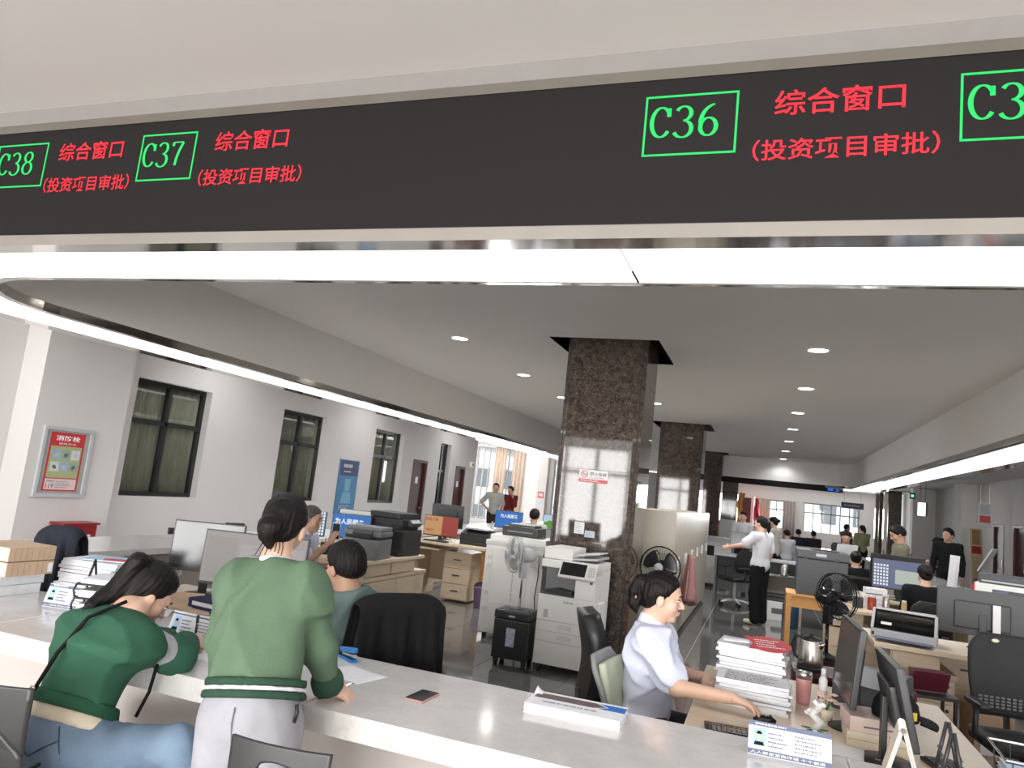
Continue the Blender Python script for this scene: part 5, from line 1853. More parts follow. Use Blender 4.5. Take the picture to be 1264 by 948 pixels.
MB().lathe([(.11, 0), (.115, .02), (.115, .30), (.10, .36), (.03, .42), (.03, .45)], seg=24).build('bottle_body', 'bluewater', t, True)
MB().lathe([(.033, .44), (.033, .48), (0, .48)], seg=16).build('cap', 'black', t, True)
t = thing('box', 'white carton with printed side on the floor by the low beige shelf', 'box', (.28, 12.4, 0), .05)
MB().b2(-.18, .18, -.14, .14, 0, .28, .003).build('carton', 'white', t)
MB().b2(-.12, .12, -.142, -.1405, .10, .18).build('print', 'ink', t)
MB().b2(-.19, .17, -.13, .13, .281, .30).build('folded_lid', 'black', t)

t = thing('paper_sheet', 'white paper held up in front of the bowed person with the brown face', 'paper', (1.22, 12.85, 1.0), .1)
MB(Rx(.5)).b2(-.15, .15, 0, .003, 0, .28).build('sheet', 'paper', t)
# ---- pink coat hanging on a cabinet handle, broom behind the column
m = MB()
m.grid(lambda u, v: (-.83 + (.022 + .06 * v) * math.cos(2 * PI * u) + .01 * math.sin(u * 31), 9.45 + (.035 + .17 * v) * math.sin(2 * PI * u) + .012 * math.sin(u * 44) + .05 * v, .98 - (.58 + .05 * math.sin(u * 6.28)) * v), 40, 14)
tag(m.build('coat', 'pinkcloth', None, True, solid=.03), 'dusty pink coat hanging on a beige cabinet door', 'coat')
t = thing('broom', 'red handled broom leaning behind the brown marble column', 'broom', (-1.05, 8.26, 0))
MB().tube([(0, 0, .06), (.03, .10, .72)], .011, 8).build('handle', 'redprint', t, True)
MB().tube([(.03, .10, .72), (.04, .13, .92)], .010, 8).build('handle', 'pine', t, True)
MB().box((0, 0, .06), (.22, .05, .10), None, .01).build('brush_head', 'redprint', t)

# ================================================================= ON THE WALLS
PX = WX + .322
t = thing('framed_poster', 'red and green fire hydrant poster in a grey frame on the pilaster', 'poster', (PX, 5.705, .97))
m = MB()
for a, b, c, d in ((-.29, .29, 0, .035), (-.29, .29, .68, .715), (-.29, -.255, .035, .68), (.255, .29, .035, .68)):
    m.b2(0, .03, a, b, c, d, .002)
m.build('frame', 'lightgrey', t)
MB().b2(0, .012, -.255, .255, .035, .68).build('backing', 'frameinner', t)
P = FACE_E(.0125, -.20, .06)
MB(P).b2(0, .40, 0, .60, 0, .002).build('print_sheet', 'redprint', t)
MB(P).b2(.02, .38, .135, .46, .002, .0026).build('green_print', 'postergreen', t)
MB(P).b2(.02, .38, .015, .125, .002, .0026).build('white_print', 'posterpink', t)
text('消防栓', P @ T3(.06, .515, 0), .28, .055, 'whiteprint', 'title_lettering', t, .02, .003)
text('使用方法', P @ T3(.10, .475, 0), .20, .022, 'whiteprint', 'subtitle_lettering', t, .0, .003)
text('119', P @ T3(.035, .03, 0), .09, .045, 'inknavy', 'number_lettering', t, .0, .0032)
text('火警电话', P @ T3(.035, .09, 0), .09, .022, 'inknavy', 'caption_lettering', t, .0, .0032)
scribble(P @ T3(.145, .03, 0), .18, .08, 4, 'ink', 'small_print', t, 7, .0032, .3)
for i in range(3):
    for j in range(2):
        q = MB(P).b2(.045 + i * .11, .145 + i * .11, .20 + j * .125, .30 + j * .125, .0026, .0034).build('picture', ('picgrey', 'picblue', 'picgreen')[(i + j) % 3], t)
        R = random.Random(i * 2 + j)
        MB(P).ell((.095 + i * .11, .245 + j * .125, .0034), (.03, .022, .0006), Rz(R.uniform(0, 3)), 1).build('figure', ('picdark', 'lightgrey')[(i + j) % 2], q)
t = thing('extinguisher_box', 'red metal fire extinguisher box mounted below the framed poster', 'fire box', (PX, 5.90, .36))
MB().b2(0, .18, -.20, .20, 0, .34, .004).build('body', 'redpaint', t)
MB().b2(-.0, .20, -.22, .22, .342, .362, .003).build('lid', 'redpaint', t)
text('灭火器箱', FACE_E(.1805, -.14, .17), .28, .075, 'whiteprint', 'lettering', t, .02, .001)
t = thing('banner', 'narrow blue printed banner hanging on the wall between two windows', 'banner', (WX + .004, 11.75, .75))
MB().b2(0, .012, -.33, .33, 0, .98).build('sheet', 'bannerblue', t)
MB().b2(0, .02, -.34, .34, .98, 1.0).build('rail', 'lightgrey', t)
P = FACE_E(.0125, -.30, .02)
MB(P).b2(0, .60, .68, .95, 0, .001).build('header_print', 'inknavy', t)
scribble(P @ T3(.1, .80, 0), .42, .10, 1, 'picgrey', 'title_print', t, 3, .002, .6)
scribble(P @ T3(.12, .73, 0), .34, .04, 1, 'picgrey', 'subtitle_print', t, 4, .002, .6)
m = MB(P)
m.prism([(.22, .40), (.38, .40), (.40, .62), (.20, .62)], .001)
m.prism([(.12, .18), (.48, .18), (.42, .38), (.18, .38)], .001)
m.build('picture_print', 'bannerlight', t)
scribble(P @ T3(.1, .05, 0), .4, .1, 3, 'picgrey', 'small_print', t, 5, .002, .4)
t = thing('notice_sign', 'white no-smoking sign with red band stuck on the first marble column', 'sign', (-1.775, 7.199, 1.70))
MB().b2(0, .29, -.004, 0, 0, .125, .001).build('plate', 'whiteprint', t)
MB().b2(0, .29, -.005, -.004, 0, .035).build('red_band', 'signred', t)
text('禁止吸烟', FACE_S(.11, -.0045, .07), .165, .034, 'ink', 'title_lettering', t, .01, .0008)
text('NO SMOKING', FACE_S(.11, -.0045, .045), .15, .014, 'ink', 'subtitle_lettering', t, .0, .0008)
scribble(FACE_S(.02, -.005, .006), .25, .025, 2, 'whiteprint', 'band_print', t, 8, .001, .4)
m = MB()
m.tube([(.055 + .032 * math.cos(2 * PI * k / 24), -.005, .08 + .032 * math.sin(2 * PI * k / 24)) for k in range(24)], .004, 5, True)
m.tube([(.034, -.005, .10), (.076, -.005, .06)], .003, 5)
m.build('ring_symbol', 'signred', t)
m = MB()
m.b2(.035, .075, -.0055, -.005, .076, .083)
m.build('cigarette_symbol', 'ink', t)
for i, (x, z, w, h, mt, lab) in enumerate(((-1.775, 1.19, .10, .115, 'paper', 'white paper note taped to the first marble column'), (-1.665, 1.165, .10, .065, 'paleblue', 'pale blue note taped to the first marble column'), (-1.77, 1.315, .09, .025, 'paper', 'narrow white strip label on the first marble column'))):
    t = thing('notice', lab, 'notice', (x, 7.199, z))
    MB().b2(0, w, -.002, 0, 0, h).build('sheet', mt, t)
    if i < 2:
        scribble(FACE_S(.01, -.002, .01), w - .02, h - .02, 5, 'ink', 'print', t, i + 3, .0006, .2)
for y, z, lab in ((18.1, 0, ''),):
    pass
for i, (x, z, w, h, mt, lab) in enumerate(((-7.80, 1.28, .22, .22, 'signred', 'red notice on the grey pilaster of the window bay'), (-7.82, .98, .26, .2, 'paleblue', 'pale notice below the red one in the window bay'), (-7.82, .70, .26, .2, 'posterpink', 'pinkish notice lowest on the window bay pilaster'))):
    t = thing('notice', lab, 'notice', (x, 25.699, z))
    MB().b2(0, w, -.004, 0, 0, h).build('sheet', mt, t)
    MB().b2(.03, w - .03, -.005, -.004, .05, h - .05).build('print', 'picgrey', t)
for i, (y, z) in enumerate(((17.45, 1.72),)):
    t = thing('wall_box', 'small white wall box above the second dark door', 'wall box', (WX, 17.55, 1.95))
    MB().b2(0, .06, -.07, .07, 0, .14, .006).build('case', 'white', t)
    MB().b2(.06, .065, -.04, .04, .04, .10).build('label', 'ink', t)
# right side of the hall
t = thing('x_banner', 'tall cream roll-up banner with red block standing by the far doors', 'banner', (5.46, 23.2, 0), PI / 2 - .7)
MB(T3(0, 0, .05) @ Rx(-.05)).b2(-.32, .32, -.006, .006, 0, 1.75).build('sheet', 'creamprint', t)
P = T3(0, 0, .05) @ Rx(-.05) @ FACE_S(-.3, -.0065, 0)
MB(P).b2(.1, .5, 1.32, 1.72, 0, .001).build('picture_print', 'brasspl', t)
MB(P).b2(.06, .54, 1.08, 1.28, 0, .001).build('red_print', 'signred', t)
scribble(P @ T3(.08, .1, 0), .44, .9, 14, 'kraft', 'print', t, 12, .002, .4)
MB().b2(-.33, .33, -.10, .10, 0, .05, .01).build('base_case', 'lightgrey', t)
MB().cone((0, .03, .05), (0, .12, 1.8), .01).build('back_pole', 'black', t)
t = thing('hanging_sign', 'small hanging sign with red lettering before the far dark doors', 'sign', (5.35, 22.2, 1.86))
MB().b2(-.14, .14, -.02, .02, 0, .62).build('panel', 'picgrey', t)
MB().b2(-.12, .12, -.022, -.02, .10, .28).build('red_print', 'signred', t)
MB().b2(-.11, .11, -.022, -.02, .32, .56).build('picture_print', 'lightgrey', t)
for x in (-.1, .1):
    MB().cone((x, 0, .62), (x, 0, H - 1.86), .004).build('hanger', 'steel', t)
t = thing('pendant_sign', 'grey direction board hanging from the ceiling before the far windows', 'sign', (3.3, 33.0, 2.16))
MB().b2(-.42, .42, -.03, .03, 0, .24).build('panel', 'inknavy', t)
scribble(FACE_S(-.3, -.032, .07), .6, .1, 1, 'picgrey', 'print', t, 2, .002, .6)
for x in (-.3, .3):
    MB().cone((x, 0, .24), (x, 0, H - 2.16), .006).build('hanger', 'steel', t)
t = thing('pendant_lamp', 'white box lamp hanging on two rods near the dark marble piers', 'lamp', (4.75, 27.0, 2.06))
MB().b2(-.11, .09, -.09, .09, 0, .42, .004).build('shade', 'lampwhite', t)
MB().b2(.09, .14, -.09, .09, 0, .42).build('side_plate', 'black', t)
for x in (-.06, .10):
    MB().cone((x, 0, .42), (x, 0, H - 2.06), .008).build('rod', 'black', t)
t = thing('exit_sign', 'small green exit sign high on the right-hand wall pier', 'sign', (5.12, 30.99, 2.72))
MB().b2(-.09, .09, -.03, 0, 0, .22).build('case', 'black', t)
MB().b2(-.05, .05, -.034, -.03, .06, .16).build('symbol', 'exitgreen', t)
t = thing('flag', 'red flag on a pole in front of the far curtains', 'flag', (-.55, 39.0, 0))
MB().cone((0, 0, 0), (0, 0, 2.4), .02).build('pole', 'steel', t)
MB().grid(lambda u, v: (.02 + u * (.12 + .30 * (1 - v)) + .03 * math.sin(v * 9), .05 * math.sin(u * 12 + v * 4), .85 + 1.45 * v), 10, 14).build('cloth', 'flagred', t, True, solid=.01)
t = thing('flag', 'orange ribbon flag standing before the far dark column', 'flag', (-.75, 24.4, 0))
MB().cone((0, 0, 0), (0, 0, 2.2), .015).build('pole', 'steel', t)
MB().grid(lambda u, v: ((u - .5) * .16 + .03 * math.sin(v * 8), .04 * math.sin(u * 9 + v * 5), 1.25 + .9 * v), 8, 14).build('cloth', 'flagorange', t, True, solid=.01)
t = thing('fire_extinguisher', 'red fire extinguisher shape standing on the side counter by the scanner stand', 'fire extinguisher', (2.62, 11.2, .80))
MB().lathe([(.05, 0), (.055, .02), (.055, .16), (.02, .2), (.02, .22)], seg=18).build('cylinder', 'redprint', t, True)
MB().box((0, 0, .235), (.09, .03, .03), None, .006).build('valve', 'black', t)
t = thing('document_stand', 'slim grey screen on a bent arm behind the man in black', 'screen', (3.15, 13.2, 0), -.5)
MB().lathe([(.16, 0), (.16, .02), (.03, .04)], seg=20).build('foot', 'darkgrey', t, True)
MB().tube([(0, 0, .03), (0, 0, .9), (.03, 0, 1.1)], .02, 8).build('pole', 'lightgrey', t, True)
MB(T3(.08, 0, 1.25) @ Ry(.5)).b2(-.012, .012, -.14, .14, -.2, .2, .004).build('screen', 'lightgrey', t)
t = thing('brochure_board', 'thin white upright board on the side counter in front of the bending visitor', 'board', (2.42, 11.6, .80), .2)
MB(Ry(.08)).b2(-.02, .02, -.10, .10, 0, .50).build('panel', 'paper', t)
MB().b2(-.06, .06, -.11, .11, 0, .015).build('foot', 'lightgrey', t)
t = thing('document_rack', 'tangled grey wire rack with a white sheet on the far counter', 'rack', (2.4, 16.6, .80), .3)
for i in range(4):
    MB().tube([(-.3 + i * .18, -.1, 0), (-.15 + i * .18, 0, .32), (-.05 + i * .18, .1, .02)], .012, 6).build('wire', 'midgrey', t, True)
MB(T3(.1, -.05, .28) @ Rx(.5)).b2(-.12, .12, -.003, .003, 0, .24).build('sheet', 'paper', t)
MB().tube([(-.35, 0, .01), (.4, 0, .01)], .012, 6).build('foot_bar', 'midgrey', t)
# ================================================================= PEOPLE
def unit(v):
    v = np.asarray(v, float)
    return v / (np.linalg.norm(v) + 1e-9)


class Field:
    """smooth union of tapered bones and ellipsoids, turned into one mesh by surface nets"""

    def __init__(s, k=.03):
        s.p = []
        s.k = k
        s.cut = []
        s.sf = []
        s.fold = None

    def bone(s, a, b, ra, rb=None, k=None):
        s.p.append(('b', np.array(a, float), np.array(b, float), ra, ra if rb is None else rb, s.k if k is None else k))
        return s

    def ell(s, c, r, R=None, k=None):
        s.p.append(('e', np.array(c, float), np.array(r, float), np.eye(3) if R is None else np.array(R, float), None, s.k if k is None else k))
        return s

    def plane(s, n, o):
        """keep the side where n.x < o"""
        s.cut.append((unit(n), o / (np.linalg.norm(n) + 1e-9)))
        return s

    def soft(s, n, o, w, a):
        s.sf.append((unit(n), o / (np.linalg.norm(n) + 1e-9), w, a))
        return s

    def bounds(s):
        lo, hi = np.full(3, 1e9), np.full(3, -1e9)
        for q in s.p:
            if q[0] == 'b':
                r = max(q[3], q[4])
                a, b = np.minimum(q[1], q[2]) - r, np.maximum(q[1], q[2]) + r
            else:
                r = max(q[2])
                a, b = q[1] - r, q[1] + r
            lo, hi = np.minimum(lo, a), np.maximum(hi, b)
        return lo, hi

    def dist(s, q, X, Y, Z):
        if q[0] == 'b':
            a, b = q[1], q[2]
            d = b - a
            L = d @ d + 1e-12
            t = np.clip(((X - a[0]) * d[0] + (Y - a[1]) * d[1] + (Z - a[2]) * d[2]) / L, 0, 1)
            return np.sqrt((X - a[0] - d[0] * t) ** 2 + (Y - a[1] - d[1] * t) ** 2 + (Z - a[2] - d[2] * t) ** 2) - (q[3] + (q[4] - q[3]) * t)
        c, r, R = q[1], q[2], q[3]
        x, y, z = X - c[0], Y - c[1], Z - c[2]
        u = R[0][0] * x + R[0][1] * y + R[0][2] * z
        v = R[1][0] * x + R[1][1] * y + R[1][2] * z
        w = R[2][0] * x + R[2][1] * y + R[2][2] * z
        k0 = np.sqrt((u / r[0]) ** 2 + (v / r[1]) ** 2 + (w / r[2]) ** 2)
        k1 = np.sqrt((u / r[0] ** 2) ** 2 + (v / r[1] ** 2) ** 2 + (w / r[2] ** 2) ** 2)
        return k0 * (k0 - 1) / (k1 + 1e-9)

    def net(s, h):
        lo, hi = s.bounds()
        lo = lo - 3 * h - .012
        hi = hi + 3 * h + .012
        n = np.ceil((hi - lo) / h).astype(int) + 1
        ax = [lo[i] + h * np.arange(n[i]) for i in range(3)]
        D = np.full(n, 1.0)
        for q in s.p:
            if q[0] == 'b':
                r = max(q[3], q[4])
                a, b = np.minimum(q[1], q[2]) - r, np.maximum(q[1], q[2]) + r
            else:
                r = max(q[2])
                a, b = q[1] - r, q[1] + r
            m = q[5] + 2.5 * h + .015
            i0 = np.clip(((a - m - lo) / h).astype(int), 0, n - 1)
            i1 = np.clip(((b + m - lo) / h).astype(int) + 2, 1, n)
            sl = tuple(slice(i0[i], i1[i]) for i in range(3))
            X = ax[0][sl[0]][:, None, None]
            Y = ax[1][sl[1]][None, :, None]
            Z = ax[2][sl[2]][None, None, :]
            d = s.dist(q, X, Y, Z)
            e = D[sl]
            k = q[5]
            if k > 0:
                g = np.clip(.5 + .5 * (e - d) / k, 0, 1)
                D[sl] = e + (d - e) * g - k * g * (1 - g)
            else:
                D[sl] = np.minimum(e, d)
        X, Y, Z = ax[0][:, None, None], ax[1][None, :, None], ax[2][None, None, :]
        if s.fold:
            D = D + s.fold(X, Y, Z)
        for nn, o, w, a in s.sf:
            D = D + a * np.clip((nn[0] * X + nn[1] * Y + nn[2] * Z - o + w) / w, 0, 4)
        for nn, o in s.cut:
            D = np.maximum(D, nn[0] * X + nn[1] * Y + nn[2] * Z - o)
        S = D < 0
        nx, ny, nz = n
        cnt = np.zeros((nx - 1, ny - 1, nz - 1), int)
        off = [(i, j, k) for i in (0, 1) for j in (0, 1) for k in (0, 1)]
        for i, j, k in off:
            cnt += S[i:nx - 1 + i, j:ny - 1 + j, k:nz - 1 + k]
        mix = (cnt > 0) & (cnt < 8)
        I, J, K = np.nonzero(mix)
        idx = -np.ones(mix.shape, int)
        idx[mix] = np.arange(len(I))
        pos = np.zeros((len(I), 3))
        c = np.zeros(len(I))
        for a in off:
            for dim in range(3):
                if a[dim]:
                    continue
                b = list(a)
                b[dim] = 1
                da = D[I + a[0], J + a[1], K + a[2]]
                db = D[I + b[0], J + b[1], K + b[2]]
                cr = (da < 0) != (db < 0)
                t = np.where(cr, da / np.where(cr, da - db, 1), 0)
                p = np.array(a, float)[None, :] + t[:, None] * (np.array(b) - np.array(a))[None, :]
                pos += np.where(cr[:, None], p, 0)
                c += cr
        pos = (pos / c[:, None] + np.stack([I, J, K], 1)) * h + lo
        F = []
        for dim in range(3):
            o1, o2 = (dim + 1) % 3, (dim + 2) % 3
            A = np.take(S, range(n[dim] - 1), dim)
            B = np.take(S, range(1, n[dim]), dim)
            E = A != B
            P = np.argwhere(E)
            P = P[(P[:, o1] > 0) & (P[:, o2] > 0) & (P[:, o1] < n[o1] - 1) & (P[:, o2] < n[o2] - 1)]
            if not len(P):
                continue
            q = []
            for u, v in ((0, 0), (1, 0), (1, 1), (0, 1)):
                R = P.copy()
                R[:, o1] -= 1 - u
                R[:, o2] -= 1 - v
                q.append(idx[R[:, 0], R[:, 1], R[:, 2]])
            q = np.stack(q, 1)
            fl = A[P[:, 0], P[:, 1], P[:, 2]]
            q = np.where(fl[:, None], q, q[:, ::-1])
            F.append(q)
        F = np.concatenate(F)
        # one light smoothing pass
        s1 = np.zeros_like(pos)
        c1 = np.zeros(len(pos))
        for a, b in ((0, 1), (1, 2), (2, 3), (3, 0)):
            np.add.at(s1, F[:, a], pos[F[:, b]])
            np.add.at(s1, F[:, b], pos[F[:, a]])
            np.add.at(c1, F[:, a], 1)
            np.add.at(c1, F[:, b], 1)
        pos = .5 * pos + .5 * s1 / np.maximum(c1, 1)[:, None]
        return pos, F


def meshobj(name, nets, mat, parent):
    vs, fs, o = [], [], 0
    for v, f in nets:
        vs.append(v)
        fs.append(f + o)
        o += len(v)
    v, f = np.concatenate(vs), np.concatenate(fs)
    me = bpy.data.meshes.new(name)
    me.vertices.add(len(v))
    me.vertices.foreach_set('co', v.ravel())
    me.loops.add(f.size)
    me.loops.foreach_set('vertex_index', f.ravel().astype(np.int32))
    me.polygons.add(len(f))
    me.polygons.foreach_set('loop_start', np.arange(0, f.size, 4, dtype=np.int32))
    me.polygons.foreach_set('loop_total', np.full(len(f), 4, dtype=np.int32))
    me.polygons.foreach_set('use_smooth', np.ones(len(f), bool))
    me.update(calc_edges=True)
    me.validate()
    me.materials.append(M[mat])
    ob = bpy.data.objects.new(name, me)
    return link(ob, parent)


def folds(seed, amp, fr=26.0, along=(0, 0, 1)):
    R = np.random.RandomState(seed)
    W = [(R.normal(size=3) * np.array([1, 1, .8]), R.uniform(0, 6)) for _ in range(4)]

    def f(X, Y, Z):
        w = .03 * np.sin(9 * X + 7 * Z + seed) + .03 * np.sin(8 * Y - 10 * Z + 2 * seed)
        t = 0
        for v, p in W:
            v = unit(v) * fr
            t = t + (1 - np.abs(np.sin(.5 * (v[0] * (X + w) + v[1] * (Y - w) + v[2] * (Z + w) + p)))) ** 2.5
        return -amp * (t * .9 - .7)
    return f


def hand_field(F, wrist, d, nrm, thumb, s=1.0, curl=.5, grip=False):
    """palm, four jointed fingers and a thumb: d along the hand, nrm out of the palm's back, thumb = side the thumb is on"""
    d, nrm = unit(d), unit(nrm)
    nrm = unit(nrm - d * (nrm @ d))
    side = unit(np.cross(nrm, d))
    if side @ np.asarray(thumb) < 0:
        side = -side
    w = np.asarray(wrist, float)
    F.k = .008
    kn = []
    for i, (o, l) in enumerate(((.027, .080), (.009, .083), (-.009, .079), (-.026, .070))):
        k = w + d * l * s + side * o * s
        F.bone(w + d * .012 * s + side * o * .6 * s, k, .016 * s, .0125 * s, .012)
        kn.append(k)
    for i, L in enumerate((.068, .076, .070, .055)):
        p = kn[i]
        a = .15 + .25 * curl
        for j, (f, r0, r1) in enumerate(((.42, .0105, .0095), (.32, .0095, .0085), (.26, .0085, .007))):
            dd = d * math.cos(a) - nrm * math.sin(a) + side * (.10, .03, -.03, -.10)[i]
            q = p + unit(dd) * L * f * 1.05 * s
            F.bone(p, q, r0 * s, r1 * s, .004)
            p = q
            a += curl * (1.0 if not grip else 1.5)
    p = w + d * .02 * s + side * .024 * s
    q = p + unit(d * .55 + side * .75 - nrm * .25) * .042 * s
    F.bone(p, q, .016 * s, .012 * s, .010)
    r = q + unit(d * .9 + side * .25 - nrm * (.35 + curl * .3)) * .032 * s
    F.bone(q, r, .0115 * s, .010 * s, .004)
    F.bone(r, r + unit(d * .95 - side * .1 - nrm * (.3 + curl * .3)) * .024 * s, .010 * s, .0075 * s, .004)


def head_frame(face, up):
    f = unit(face)
    u = np.asarray(up, float)
    u = unit(u - f * (f @ u))
    r = np.cross(f, u)
    return f, u, r


def head_field(c, face, up, hs, neck):
    F = Field(.022)
    f, u, r = head_frame(face, up)
    P = lambda a, b, d: np.asarray(c) + (f * a + u * b + r * d) * hs
    R = np.array([r, f, u])
    F.ell(P(-.008, .030, 0), np.array([.074, .094, .084]) * hs, R)
    F.ell(P(.026, -.040, 0), np.array([.056, .062, .066]) * hs, R)
    F.ell(P(.064, -.093, 0), np.array([.024, .020, .018]) * hs, R)
    F.ell(P(.055, -.030, .036), np.array([.024, .022, .026]) * hs, R)
    F.ell(P(.055, -.030, -.036), np.array([.024, .022, .026]) * hs, R)
    F.ell(P(.076, .024, 0), np.array([.045, .014, .013]) * hs, R, .015)
    F.bone(P(.084, .010, 0), P(.107, -.026, 0), .0075 * hs, .011 * hs, .010)
    for q in (-1, 1):
        F.ell(P(.092, -.032, q * .011), np.array([.008, .009, .007]) * hs, R, .006)
        F.ell(P(-.008, -.014, q * .076), np.array([.011, .019, .031]) * hs, R, .006)
        F.ell(P(.002, -.012, q * .081), np.array([.006, .010, .020]) * hs, R, .004)
    F.ell(P(.084, -.056, 0), np.array([.022, .011, .007]) * hs, R, .006)
    F.ell(P(.081, -.067, 0), np.array([.020, .011, .008]) * hs, R, .006)
    F.bone(P(-.022, -.055, 0), neck, .050 * hs, .054 * hs, .03)
    F.bone(neck, np.asarray(neck) - u * .05, .056 * hs, .075 * hs, .03)
    return F, P, R


def add_face(t, P, R, hs, brow='hair'):
    for q in (-1, 1):
        E = MB()
        Rm = Matrix(R.T.tolist()).to_4x4()
        E.ell(P(.080, .004, q * .030), (.0135 * hs, .006 * hs, .0058 * hs), Rm)
        e = E.build('eye', 'eyewhite', t, True)
        MB().ell(P(.0848, .003, q * .030), (.0055 * hs, .003 * hs, .0055 * hs), Rm).build('iris', 'blackgloss', e, True)
        MB().tube([P(.080, .006, q * .016), P(.0875, .0105, q * .028), P(.077, .007, q * .044)], .0016 * hs, 6).build('eyelid', brow, e, True)
        MB().tube([P(.088, .022, q * .014), P(.090, .030, q * .030), P(.075, .025, q * .048)], [.003 * hs, .0035 * hs, .0015 * hs], 6).build('eyebrow', brow, t, True)
    MB().ell(P(.094, -.056, 0), (.019 * hs, .0075 * hs, .0045 * hs), Matrix(R.T.tolist()).to_4x4()).ell(P(.091, -.065, 0), (.017 * hs, .0075 * hs, .0055 * hs), Matrix(R.T.tolist()).to_4x4()).build('lips', 'lips', t, True)


def hair_field(P, R, hs, style, pts=None, seed=1):
    F = Field(.02)
    f, u, r = R[1], R[2], R[0]
    if style in ('crop', 'short'):
        g = .004 if style == 'crop' else .014
        F.ell(P(-.010, .034, 0), np.array([.074 + g, .094 + g, .084 + g]) * hs, R)
        F.ell(P(-.045, -.005, 0), np.array([.066 + g * .6, .055 + g, .07]) * hs, R)
        F.soft(f * .80 - u * .60, (f * .80 - u * .60) @ P(.074, .062, 0), .016, g * hs + .002)
        F.soft(-u + f * .25, (-u + f * .25) @ P(-.05, -.055, 0), .03, g * hs + .003)
        if style == 'short':
            F.bone(P(.045, .095, .03), P(.075, .085, -.03), .024 * hs, .018 * hs)
    else:
        F.ell(P(-.012, .036, 0), np.array([.083, .104, .092]) * hs, R)
        F.ell(P(-.048, -.010, 0), np.array([.070, .058, .075]) * hs, R)
        F.soft(f * .80 - u * .60, (f * .80 - u * .60) @ P(.066, .060, 0), .022, .011 * hs)
        F.soft(-u * .85 + f * .5, (-u * .85 + f * .5) @ P(-.06, -.080, 0), .03, .010 * hs)
        F.cut.append((unit(f), unit(f) @ P(.088, 0, 0)))
    rs = np.random.RandomState(seed)
    ph = rs.uniform(0, 6, 3)

    def strands(X, Y, Z):
        a = X * r[0] + Y * r[1] + Z * r[2]
        b = X * f[0] + Y * f[1] + Z * f[2]
        return (.0016 * np.sin(a * 420 + ph[0] + 3 * np.sin(b * 30)) + .0014 * np.sin(b * 330 + ph[1] + 4 * np.sin(a * 25))) * hs
    F.fold = strands
    return F


def wl_(o):
    return o.get('waist', .07)


